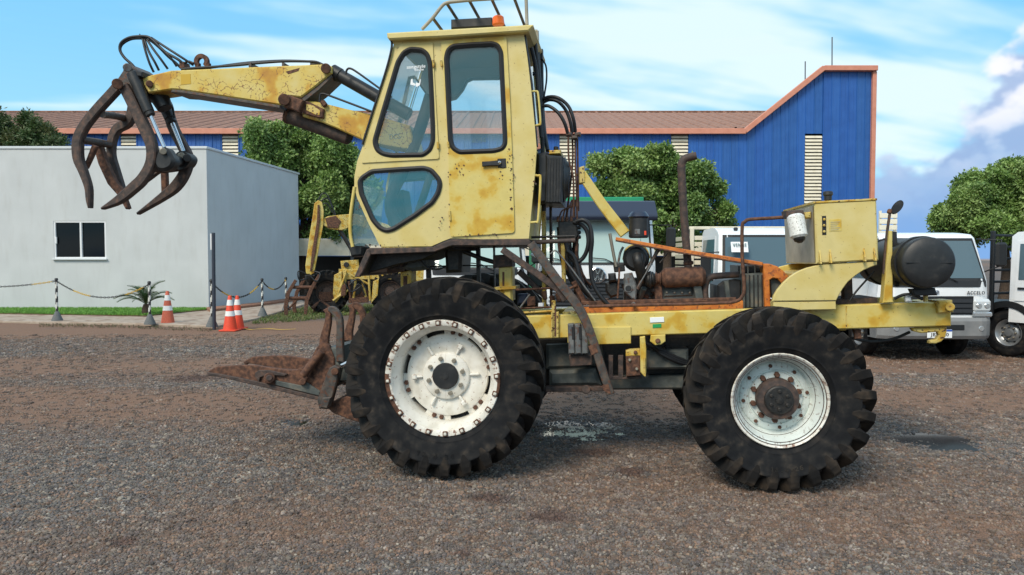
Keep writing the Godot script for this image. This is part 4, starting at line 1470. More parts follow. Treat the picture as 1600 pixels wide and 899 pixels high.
	# lamps
	for s in [-1.0, 1.0]:
		var lm := node("headlight", o)
		var ly: float = q.get("lamp_y", bt + 0.2)
		var lx: float = s * (hw - 0.20)
		put("lamp_housing", MB.new().box(Vector3(lx, ly, -0.03), Vector3(0.32, 0.24, 0.1), 0.05), M.coping, lm)
		for k in [-0.07, 0.07]:
			put("lamp_lens", MB.new().cyl(Vector3(lx + k, ly, 0.0), Vector3(lx + k, ly, 0.035), 0.062, 0.05, 20, 0.012), M.lamp_glass, lm)
		put("corner_lamp", MB.new().box(Vector3(s * (hw - 0.2), bt + 0.055, -0.02), Vector3(0.34, 0.09, 0.09), 0.02), M.lamp_glass, o)
	# bumper
	var bm := MB.new()
	for i in cuts.size() - 1:
		var bp := PackedVector2Array([Vector2(-0.3, bb), Vector2(0.02, bb), Vector2(0.06, bb + 0.06), Vector2(0.07, bt - 0.06), Vector2(0.04, bt), Vector2(-0.3, bt)])
		for k in bp.size():
			var a := bp[k]
			var b := bp[(k + 1) % bp.size()]
			bm.quad(Vector3(cuts[i] * hw * 1.01, a.y, a.x), Vector3(cuts[i + 1] * hw * 1.01, a.y, a.x), Vector3(cuts[i + 1] * hw * 1.01, b.y, b.x), Vector3(cuts[i] * hw * 1.01, b.y, b.x))
	bm.prism(PackedVector2Array([Vector2(-0.3, bb), Vector2(0.02, bb), Vector2(0.06, bt - 0.06), Vector2(-0.3, bt)]), hw * 1.01 - 0.01, hw * 1.01, 0.0, side)
	bm.prism(PackedVector2Array([Vector2(-0.3, bb), Vector2(0.02, bb), Vector2(0.06, bt - 0.06), Vector2(-0.3, bt)]), -hw * 1.01, -hw * 1.01 + 0.01, 0.0, side)
	put("bumper", bm.deform(shape), q.get("bumper", M.truck_grey), o)
	for s in [-1.0, 1.0]:
		put("fog_lamp", MB.new().cyl(Vector3(s * (hw - 0.25), (bt + bb) / 2, 0.0), Vector3(s * (hw - 0.25), (bt + bb) / 2, 0.075), 0.06, 0.05, 18, 0.01), M.lamp_glass, o)
	put("bumper_slot", MB.new().box(Vector3(0, (bt + bb) / 2 + 0.02, 0.055), Vector3(hw * 0.9, 0.1, 0.04), 0.01), M.truck_black, o)
	# wipers
	for s in [-0.45, 0.35]:
		var y := wb + 0.03
		put("wiper", MB.new().tube(PackedVector3Array([Vector3(s * hw, y - 0.06, 0.0), Vector3(s * hw - 0.28, y + 0.07, -0.02), Vector3(s * hw - 0.62, y + 0.10, -0.02)]), 0.011, 5), M.truck_black, o)
	# doors and side glass
	for s in [-1.0, 1.0]:
		var dr := node("door", o)
		var f2 := func(pl: Array, lift: float) -> MB:
			var pp := PackedVector2Array()
			for e in pl:
				pp.append(e)
			return MB.new().prism(pp, s * hw + minf(0.0, s * lift), s * hw + maxf(0.0, s * lift), 0.0, side).deform(shape)
		put("panel", f2.call([Vector2(-0.42, bt + 0.3), Vector2(-cl + 0.1, bt + 0.3), Vector2(-cl + 0.1, wt - 0.02), Vector2(-0.62, wt - 0.02), Vector2(-0.40, wb + 0.12)], 0.006), paint, dr)
		put("window", f2.call([Vector2(-0.52, wb + 0.02), Vector2(-cl + 0.16, wb + 0.02), Vector2(-cl + 0.16, wt - 0.08), Vector2(-0.68, wt - 0.08)], 0.012), M.truck_glass, dr)
		put("handle", MB.new().box(Vector3(s * (hw + 0.015), wb - 0.14, -cl + 0.24), Vector3(0.03, 0.04, 0.16), 0.01), M.truck_black, dr)
		# mirror on its bracket
		var mr := node("mirror", o)
		var mx: float = s * (hw + q.get("mirror_out", 0.17))
		var my: float = wt - q.get("mirror_drop", 0.3)
		put("arm", MB.new().tube(PackedVector3Array([Vector3(s * (hw - 0.1), my + 0.28, -0.36), Vector3(mx, my + 0.26, -0.1), Vector3(mx, my - 0.2, -0.1), Vector3(s * (hw - 0.02), my - 0.32, -0.3)]), 0.014, 6), M.truck_black, mr)
		put("housing", MB.new().box(Vector3(mx, my, -0.1), Vector3(0.2, 0.44, 0.1), 0.04), M.truck_black, mr)
	# running gear
	var axle: float = q.get("axle", -1.0)
	for z in [axle, axle - q.get("base", 3.6)]:
		for s in [-1.0, 1.0]:
			wheel_simple(o, Vector3(s * (hw - 0.17), q.get("wheel", 0.42), z), q.get("wheel", 0.42), 0.26, s, M.rim_silver)
		put("axle", MB.new().cyl(Vector3(-hw + 0.2, 0.42, z), Vector3(hw - 0.2, 0.42, z), 0.07), M.grease, o)
	for s in [-0.38, 0.38]:
		put("chassis_rail", MB.new().box(Vector3(s, 0.62, -3.0), Vector3(0.08, 0.2, 5.6), 0.01), M.truck_black, o)
	put("underside", MB.new().box(Vector3(0, bb + 0.1, -0.9), Vector3(hw * 1.3, 0.3, 1.2), 0.05), M.grease, o)
	for s in [-1.0, 1.0]:
		put("wheel_arch", MB.new().lathe(PackedVector2Array([Vector2(0.5, -0.14), Vector2(0.62, -0.14), Vector2(0.62, 0.15), Vector2(0.5, 0.15), Vector2(0.5, -0.14)]), Transform3D(Basis(Vector3.UP, PI / 2), Vector3(s * (hw - 0.13), 0.42, axle)), 20, 0.8, 0.0, PI), M.truck_black, o)
	return o

func cargo_slats(o: Node, hw: float, z0: float, z1: float, y0: float, y1: float, pitch: float, gap: float) -> void:
	# a slatted wooden body: boards along both sides and across the front
	var b := node("cargo_body", o)
	put("floor", MB.new().box(Vector3(0, y0 - 0.08, (z0 + z1) / 2), Vector3(hw * 2, 0.1, absf(z1 - z0)), 0.01), M.truck_grey, b)
	var n := int((y1 - y0) / pitch)
	for i in n:
		var y := y0 + pitch * (i + 0.5)
		put("board", MB.new().box(Vector3(0, y, z0), Vector3(hw * 2, pitch - gap, 0.03), 0.005), M.cream, b)
		for s in [-1.0, 1.0]:
			put("board", MB.new().box(Vector3(s * hw, y, (z0 + z1) / 2), Vector3(0.03, pitch - gap, absf(z1 - z0)), 0.005), M.cream, b)
	for s in [-1.0, -0.55, -0.1, 0.35, 0.8, 1.0]:
		put("stake", MB.new().box(Vector3(s * hw * 0.97, (y0 + y1) / 2, z0 + 0.035), Vector3(0.09, y1 - y0 + 0.06, 0.04), 0.008), M.cream, b)
	put("top_rail", MB.new().box(Vector3(0, y1 + 0.03, z0), Vector3(hw * 2 + 0.04, 0.07, 0.06), 0.012), M.cream, b)

func text_on(o: Node, text: String, p: Vector3, size: float, m: Material, called := "lettering") -> void:
	lettering(called, text, size, m, o, Transform3D(Basis(), p))

func build_trucks() -> void:
	# the white truck at the right, seen past the black tank
	var D := 13.2
	var cx := at(1467, 400, D).x
	var t := build_truck("white_truck", "white truck with grey bumper, partly behind the black tank of the tractor", Vector3(cx, 0, -D), 0.0, {half = 1.0, roof = 2.32, ws_top = 2.2, ws_bot = 1.45, bump_top = 0.78, bump_bot = 0.40, lamp_y = 0.99, grille_bot = 0.86, grille_top = 1.13, grille_half = 0.62, taper = 0.15})
	text_on(t, "ACCELO", Vector3(0.68, 1.22, 0.0), 0.085, M.truck_dark)
	var plate := node("number_plate", t)
	put("plate", MB.new().box(Vector3(0, 0.50, 0.085), Vector3(0.44, 0.15, 0.012), 0.004), M.decal_white, plate)
	put("blue_band", MB.new().box(Vector3(0, 0.558, 0.0935), Vector3(0.43, 0.03, 0.004)), M.decal_blue, plate)
	text_on(plate, "JBY 7N0", Vector3(0, 0.485, 0.093), 0.085, M.truck_black)
	put("emblem", MB.new().cyl(Vector3(0, 1.235, -0.03), Vector3(0, 1.235, 0.005), 0.035, 0.03, 16, 0.006), M.chrome, t)
	cargo_slats(t, 1.15, -2.0, -4.5, 1.0, 2.1, 0.2, 0.035)
	var gd := node("load_guard", t)
	for i in 5:
		put("board", MB.new().box(Vector3(0.08, 2.22 + i * 0.12, -1.95), Vector3(0.36, 0.1, 0.03), 0.006), M.cream, gd)
	for x in [-0.07, 0.23]:
		put("upright", MB.new().box(Vector3(x, 2.1, -1.985), Vector3(0.05, 1.4, 0.04), 0.006), M.cream, gd)
	# its neighbour, mostly behind the box of the tractor, with a paper in the window
	D = 14.4
	cx = at(1212, 400, D).x
	t = build_truck("white_truck", "white truck with a for-sale paper inside its dark windshield", Vector3(cx, 0, -D), 0.0, {half = 1.08, roof = 2.46, ws_top = 2.3, ws_bot = 1.3, bump_top = 0.72, bump_bot = 0.36, lamp_y = 0.95, taper = 0.1, glass = M.truck_glass, mirror_drop = 0.62, mirror_out = 0.24})
	var sp := at(1159, 386, D - 0.03)
	var lp := sp - t.position
	var paper := node("sale_paper", t)
	put("sheet", MB.new().box(lp + Vector3(0, 0, -0.13), Vector3(0.33, 0.21, 0.006), 0.0, Basis(Vector3.RIGHT, -0.3)), M.decal_white, paper)
	lettering("lettering", "VENDE", 0.085, M.decal_dark, paper, Transform3D(Basis(Vector3.RIGHT, -0.3), lp + Vector3(0, 0.04, -0.117)))
	put("roof_lamp", MB.new().box(Vector3(-0.62, 2.42, -0.52), Vector3(0.08, 0.07, 0.08), 0.02), M.truck_dark, t)
	cargo_slats(t, 1.18, -2.0, -3.4, 1.0, 2.47, 0.135, 0.04)
	# the big truck with the badge, in the gap behind the cab
	D = 15.6
	cx = at(934, 400, D).x
	t = build_truck("white_truck", "tall white truck with dark sun visor and round badge behind the engine", Vector3(cx, 0, -D), 0.0, {half = 1.25, roof = 2.95, ws_top = 2.72, ws_bot = 1.72, bump_top = 0.8, bump_bot = 0.35, lamp_y = 0.95, grille_bot = 0.85, grille_top = 1.38, grille_half = 0.95, taper = 0.03, glass = M.truck_glass_pale, mirror_drop = 0.45, mirror_out = 0.3, cab = 2.1, cowl = false, wheel = 0.5})
	var vis := MB.new().prism(rounded(PackedVector2Array([Vector2(-0.2, 2.66), Vector2(0.02, 2.62), Vector2(0.06, 2.72), Vector2(-0.3, 3.06), Vector2(-0.5, 3.06)]), 0.05), -1.24, 1.24, 0.02, Transform3D(Basis(Vector3(0, 0, 1), Vector3(0, 1, 0), Vector3(1, 0, 0)), Vector3.ZERO))
	put("sun_visor", vis, M.truck_navy, t)
	var em := node("badge", t)
	put("ring", MB.new().lathe(PackedVector2Array([Vector2(0.17, 0.0), Vector2(0.17, 0.02), Vector2(0.15, 0.03), Vector2(0.145, 0.02), Vector2(0.145, 0.0)]), Transform3D(Basis(), Vector3(0, 1.48, 0.0)), 32), M.chrome, em)
	put("disc", MB.new().cyl(Vector3(0, 1.48, -0.02), Vector3(0, 1.48, 0.012), 0.146, -1, 32), M.truck_dark, em)
	var vw := MB.new()
	for seg in [[Vector2(-0.055, 0.135), Vector2(0, 0.005)], [Vector2(0.055, 0.135), Vector2(0, 0.005)], [Vector2(-0.118, 0.075), Vector2(-0.055, -0.125)], [Vector2(-0.055, -0.125), Vector2(0, -0.01)], [Vector2(0, -0.01), Vector2(0.055, -0.125)], [Vector2(0.055, -0.125), Vector2(0.118, 0.075)]]:
		vw.prism(band(PackedVector2Array([seg[0], seg[1]]), [0.028, 0.028]), 0.012, 0.028, 0.002, Transform3D(Basis(), Vector3(0, 1.48, 0)))
	put("emblem", vw, M.chrome, em)
	var box := MB.new().box(Vector3(0.05, 2.05, -5.2), Vector3(2.6, 2.5, 6.0), 0.02)
	put("cargo_box", box, M.truck_green, t)
	# a lower white truck seen beneath the tractor's cab
	D = 15.4
	cx = at(742, 400, D).x
	build_truck("white_truck", "white truck seen through the gap under the tractor's cab", Vector3(cx, 0, -D), 0.0, {half = 1.1, roof = 2.4, ws_top = 2.25, ws_bot = 1.62, bump_top = 0.75, bump_bot = 0.38, lamp_y = 0.98, taper = 0.1, glass = M.truck_glass_pale, grille_bot = 0.84, grille_top = 1.0})
	# the truck at the right edge, standing at an angle
	var g := gnd(1578, 556.5)
	var yaw := 0.42
	var b := Basis(Vector3.UP, yaw)
	# its near front wheel stands at g
	var org := g - b * Vector3(-0.92, 0, -1.7)
	t = build_truck("white_truck", "white truck at the right edge, its black wheel arch and side showing", Vector3(org.x, 0, org.z), yaw, {half = 1.05, roof = 2.34, ws_top = 2.18, ws_bot = 1.42, bump_top = 0.75, bump_bot = 0.36, wheel = 0.44, taper = 0.06, cab = 1.66, axle = -1.7})
	# headboard frame behind the cab
	var hb := node("headboard", t)
	for x in [-1.1, 0.0, 1.1]:
		put("upright", MB.new().box(Vector3(x, 1.55, -1.95), Vector3(0.07, 1.6, 0.07), 0.01), M.truck_black, hb)
	for i in 7:
		put("rail", MB.new().box(Vector3(0, 0.95 + i * 0.22, -1.95), Vector3(2.24, 0.045, 0.05), 0.008), M.truck_black, hb)
	put("deck", MB.new().box(Vector3(0, 0.88, -4.6), Vector3(2.3, 0.14, 4.7), 0.01), M.truck_black, t)

# ------------------------------------------------------------------ the second loader, far behind the tractor's cab
func build_far_loader() -> void:
	var g := gnd(535, 492)
	var f := frame(g, 0.25)
	var o := node("log_loader", self, f.o, f.b)
	tag(o, "second rusty yellow log loader with a folded arm, far behind the blade", "loader")
	var P := func(pl: Array, w: float, th: float, bev := 0.015) -> MB:
		return MB.new().prism(f.poly(pl, w), -w - th, -w, bev)
	# arm hanging down, in two sides so that its rib shows
	put("stick", P.call([491, 318, 497, 313, 503, 316, 506, 330, 505, 352, 497, 395, 491, 426, 486, 430, 478, 428, 477, 415, 482, 378, 488, 340], 0.0, 0.3), M.yellow_scratched, o)
	put("stick_rib", P.call([496, 320, 499, 320, 500, 345, 492, 400, 487, 424, 484, 424, 487, 395, 495, 345], -0.05, 0.05), M.rust, o)
	put("boom", P.call([503, 343, 512, 338, 530, 336, 556, 334, 620, 356, 620, 372, 556, 352, 534, 360, 516, 358, 505, 352], 0.05, 0.28), M.yellow_worn, o)
	put("boom_rust_plate", P.call([508, 341, 524, 337, 533, 346, 528, 357, 512, 356], 0.02, 0.03), M.rust, o)
	put("boom_ram", MB.new().tube(f.path([526, 352, 0.2, 548, 388, 0.2, 556, 402, 0.2]), 0.07, 10), M.grease, o)
	for h in [[496, 316, 503, 303, 512, 306, 519, 325], [498, 318, 508, 310, 516, 316, 524, 336], [500, 322, 510, 318, 518, 330, 528, 342]]:
		put("hose", MB.new().tube(curve(f.path([h[0], h[1], 0.1, h[2], h[3], 0.1, h[4], h[5], 0.12, h[6], h[7], 0.1]), 5), 0.022, 6), M.hose, o)
	for h in [[478, 428, 466, 424, 468, 438, 482, 434], [482, 428, 494, 440, 500, 428, 490, 424]]:
		put("hose", MB.new().tube(curve(f.path([h[0], h[1], -0.1, h[2], h[3], -0.15, h[4], h[5], -0.12, h[6], h[7], 0]), 5), 0.022, 6), M.hose, o)
	# grapple: two tines with rungs
	for q in [[[462, 438, 450, 458, 446, 480, 448, 500, 452, 507], -0.1], [[499, 430, 486, 452, 479, 470, 477, 492, 481, 507], -0.1], [[476, 436, 464, 456, 459, 478, 462, 498], 0.5], [[508, 432, 497, 452, 492, 472, 492, 492], 0.5]]:
		var pl := f.poly(q[0], q[1])
		put("tine", MB.new().prism(band(pl, [0.10, 0.12, 0.13, 0.10, 0.04].slice(0, pl.size())), -q[1] - 0.09, -q[1], 0.012), M.rust, o)
	for q in [[457, 449, 494, 449], [449, 466, 482, 466]]:
		put("rung", MB.new().tube(f.path([q[0], q[1], 0.0, q[2], q[3], 0.0]), 0.055, 8), M.rust, o)
	put("grapple_brace", MB.new().tube(f.path([450, 484, 0.0, 468, 464, 0.0]), 0.035, 6), M.rust, o)
	put("rotator", MB.new().cyl(f.pt(484, 430, 0.1), f.pt(484, 441, 0.1), 0.16, 0.13, 16, 0.02), M.grease, o)
	# body
	put("frame_beam", P.call([530, 421, 612, 421, 612, 437, 530, 437], 0.3, 1.2), M.yellow_worn, o)
	put("front_plate", P.call([532, 408, 560, 406, 562, 424, 534, 424], 0.35, 0.3), M.yellow_worn, o)
	put("front_eye", MB.new().cyl(f.pt(541, 414, 0.28), f.pt(541, 414, 0.36), 0.09, -1, 16, 0.01), M.grease, o)
	for q in [[522, 430, 534, 424, 534, 462, 524, 474, 520, 460], [583, 440, 592, 436, 590, 462, 580, 474], [536, 424, 541, 424, 541, 460, 536, 466]]:
		put("side_bracket", P.call(q, 0.2, 0.14), M.yellow_worn, o)
	put("rusty_plate", P.call([534, 446, 541, 444, 540, 462, 532, 464], 0.15, 0.05), M.rust, o)
	put("cross_beam", P.call([498, 456, 576, 454, 576, 468, 498, 472], 0.4, 0.6), M.rust, o)
	put("lower_step", P.call([545, 466, 576, 464, 576, 473, 545, 474], 0.2, 0.5), M.rust, o)
	for q in [[545, 440, 548, 470], [556, 436, 552, 468], [566, 440, 572, 466], [576, 430, 578, 470], [540, 428, 526, 466], [548, 430, 575, 444], [520, 470, 546, 452]]:
		put("frame_bar", MB.new().tube(f.path([q[0], q[1], 0.15, q[2], q[3], 0.25]), 0.04, 7), M.rust if int(q[0]) % 2 else M.yellow_worn, o)
	for q in [[545, 446, 560, 436, 572, 452], [550, 460, 560, 444, 570, 462], [538, 440, 548, 456, 566, 446]]:
		put("hose", MB.new().tube(curve(f.path([q[0], q[1], 0.1, q[2], q[3], 0.08, q[4], q[5], 0.1]), 6), 0.025, 6), M.hose, o)
	put("winch", MB.new().cyl(f.pt(555, 452, 0.4), f.pt(555, 452, 1.3), 0.22, -1, 20, 0.02), M.grease, o)
	put("strut", MB.new().tube(f.path([488, 482, 0.2, 500, 470, 0.4, 520, 484, 0.3]), 0.06, 8), M.rust, o)
	# cab and engine, hidden from the front by the near tractor
	put("body", P.call([600, 380, 720, 380, 720, 440, 600, 440], 0.4, 1.3), M.yellow_worn, o)
	var k := 0
	for q in [[511, 444, 0.5, 36], [511, 450, 1.9, 34], [609, 452, 0.5, 32], [690, 460, 0.4, 34]]:
		var c := f.pt(q[0], q[1], q[2])
		var r := 0.72
		var wh := node("wheel", o, Vector3(c.x, 0.72, c.z))
		put("tyre", tyre_body(r, 0.44, 0.36), M.tyre, wh)
		var lug := lug_mesh(r, 0.44, 24)
		for s in 2:
			for i in 24:
				var e := put_mesh("tread_lug", lug, M.lug, wh)
				e.transform = Transform3D(Basis(Vector3.BACK, -TAU * (i + 0.5 * s) / 24) * Basis(Vector3.UP, PI * s), Vector3.ZERO)
		put("rim", MB.new().lathe(PackedVector2Array([Vector2(0.37, 0.15), Vector2(0.35, 0.15), Vector2(0.33, 0.05), Vector2(0.18, 0.02), Vector2(0.16, 0.1), Vector2(0, 0.1)]), Transform3D(), 24), M.rust_dark, wh)
		k += 1

# ------------------------------------------------------------------ tractor tyres
func tyre_profile(R: float, W: float, rr: float) -> PackedVector2Array:
	var h := W / 2
	var a := PackedVector2Array([Vector2(rr - 0.02, h * 0.55), Vector2(rr, h * 0.68), Vector2(rr + 0.02, h * 0.78), Vector2(rr + 0.045, h * 0.84), Vector2(rr + 0.05, h * 0.885), Vector2(rr + 0.062, h * 0.885), Vector2(rr + 0.07, h * 0.9), Vector2(lerpf(rr, R, 0.45), h * 0.985), Vector2(lerpf(rr, R, 0.6), h), Vector2(lerpf(rr, R, 0.615), h * 1.012), Vector2(lerpf(rr, R, 0.64), h * 1.0), Vector2(R - 0.19, h * 0.975), Vector2(R - 0.15, h * 0.91), Vector2(R - 0.115, h * 0.82), Vector2(R - 0.085, h * 0.7), Vector2(R - 0.064, h * 0.5), Vector2(R - 0.045, h * 0.3), Vector2(R - 0.044, 0)])
	var out := a.duplicate()
	for i in range(a.size() - 2, -1, -1):
		out.append(Vector2(a[i].x, -a[i].y))
	return out

func tyre_body(R: float, W: float, rr: float) -> MB:
	return MB.new().lathe(tyre_profile(R, W, rr), Transform3D(), 72, 0.45)

# one bar of the tread, from the middle of the tyre over its shoulder; it leads at the middle
func lug_mesh(R: float, W: float, n: int) -> ArrayMesh:
	var h := W / 2
	var pitch := TAU / n
	# along the bar: sideways, radius of its crown, angle, half width of crown, half width of foot, radius of foot
	var st := [
		[-0.02, R - 0.002, 0.0, 0.02, 0.034, R - 0.06],
		[h * 0.25, R, 0.34, 0.023, 0.039, R - 0.06],
		[h * 0.5, R - 0.002, 0.66, 0.026, 0.043, R - 0.068],
		[h * 0.75, R - 0.008, 0.95, 0.029, 0.049, R - 0.10],
		[h * 0.92, R - 0.016, 1.12, 0.031, 0.054, R - 0.13],
		[h * 0.99, R - 0.04, 1.17, 0.032, 0.064, R - 0.15],
		[h * 1.03, R - 0.09, 1.19, 0.030, 0.070, R - 0.17],
		[h * 1.025, R - 0.14, 1.20, 0.024, 0.068, R - 0.19],
		[h * 0.985, R - 0.195, 1.21, 0.010, 0.050, R - 0.21]]
	var mb := MB.new()
	mb.tinted = true
	var rows: Array = []
	for i in st.size():
		var s: Array = st[i]
		var inward: float = 0.0 if i < 5 else 0.03
		var row := PackedVector3Array()
		var a: float = -s[2] * pitch
		for e in [[-1.0, 1], [-1.0, 0], [1.0, 0], [1.0, 1]]:
			var wd: float = s[4] if e[1] == 1 else s[3]
			var r: float = s[5] if e[1] == 1 else s[1]
			var z: float = s[0] - (inward if e[1] == 1 else 0.0)
			if i < 5 and e[1] == 1:
				z = s[0] * 0.97
			var an: float = a + e[0] * wd / r
			row.append(Vector3(sin(an) * r, cos(an) * r, z))
		rows.append(row)
	for i in rows.size() - 1:
		for k in 3:
			# the road face carries dried earth, the flanks stay black
			mb.tint = Color(1, 1, 1) if k == 1 and i < 4 else Color(0.44, 0.44, 0.45) if i < 4 else Color(0.42, 0.42, 0.44)
			mb.quad(rows[i][k], rows[i + 1][k], rows[i + 1][k + 1], rows[i][k + 1])
	var f: PackedVector3Array = rows[0]
	mb.quad(f[0], f[1], f[2], f[3])
	f = rows[-1]
	mb.quad(f[3], f[2], f[1], f[0])
	return mb.mesh()

# ------------------------------------------------------------------ the tractor
var TF: Frame
var T: Node3D

func pr(called: String, px: Array, w: float, th: float, m: Material, bev := 0.006, parent: Node = null) -> MeshInstance3D:
	return put(called, MB.new().prism(TF.poly(px, w), -w - th, -w, bev), m, parent if parent else T)

# round bar through points x, y, w; its radius is r pixels at the first point
func rod(called: String, px: Array, r: float, m: Material, smooth_ := 0, sides := 10, parent: Node = null) -> MeshInstance3D:
	var p := TF.path(px)
	var rr := r * TF.px(px[0], px[1], px[2])
	if smooth_:
		p = curve(p, smooth_)
	return put(called, MB.new().tube(p, rr, sides), m, parent if parent else T)

# round body between two points, with a chamfered end
func barrel(called: String, a: Array, b: Array, r: float, m: Material, rb := -1.0, bev := 0.008, parent: Node = null, sides := 24) -> MeshInstance3D:
	var k := TF.px(a[0], a[1], a[2])
	return put(called, MB.new().cyl(TF.pt(a[0], a[1], a[2]), TF.pt(b[0], b[1], b[2]), r * k, (rb if rb >= 0 else r) * k, sides, bev), m, parent if parent else T)

func flat_bar(called: String, px: Array, widths: Array, w: float, th: float, m: Material, bev := 0.008, smooth_ := 0, parent: Node = null) -> MeshInstance3D:
	var p := TF.poly(px, w)
	var k := TF.px(px[0], px[1], w)
	var ws: Array = []
	for x in widths:
		ws.append(x * k)
	if smooth_:
		var q := PackedVector3Array()
		for i in p.size():
			q.append(Vector3(p[i].x, p[i].y, ws[i]))
		q = curve(q, smooth_)
		p = PackedVector2Array()
		ws = []
		for e in q:
			p.append(Vector2(e.x, e.y))
			ws.append(e.z)
	return put(called, MB.new().prism(band(p, ws), -w - th, -w, bev), m, parent if parent else T)

func pin(called: String, x: float, y: float, w: float, r: float, proud: float, m: Material, parent: Node = null) -> MeshInstance3D:
	return barrel(called, [x, y, w + 0.01], [x, y, w - proud], r, m, -1.0, 0.006, parent, 16)

func build_tractor() -> void:
	var g0 := gnd(697, 752)
	var g1 := gnd(1213, 773)
	var d := g1 - g0
	TF = frame(g0, atan2(-d.z, d.x))
	T = node("log_loader_tractor", self, TF.o, TF.b)
	tag(T, "big yellow four wheeled log loader tractor with raised grapple boom, filling the yard's foreground", "tractor")
	tractor_wheels(d.length())
	tractor_chassis()
	tractor_engine()
	tractor_rear()
	tractor_cab()
	tractor_plumbing()
	tractor_boom()
	tractor_fork()

func big_tyre(o: Node3D, R: float, W: float, rr: float, n: int) -> void:
	put("tyre", tyre_body(R, W, rr), M.tyre, o)
	var lug := lug_mesh(R, W, n)
	for s in 2:
		for i in n:
			var e := put_mesh("tread_lug", lug, M.lug, o)
			var a := TAU * (i + 0.5 * s) / n
			if s == 0:
				e.transform = Transform3D(Basis(Vector3.BACK, a), Vector3.ZERO)
			else:
				# the other half of the tread is its mirror image
				e.transform = Transform3D(Basis(Vector3.BACK, a) * Basis.from_scale(Vector3(1, 1, -1)), Vector3.ZERO)

func around(called: String, text: String, r: float, z: float, start: float, step: float, size: float, m: Material, o: Node3D) -> void:
	# letters set one by one round a sidewall; angles run clockwise from the bottom
	var w := node(called, o)
	for i in text.length():
		if text[i] == " ":
			continue
		var a := start + step * i
		lettering("letter", text[i], size, m, w, Transform3D(Basis(Vector3.BACK, a), Vector3(sin(a) * r, -cos(a) * r, z)))

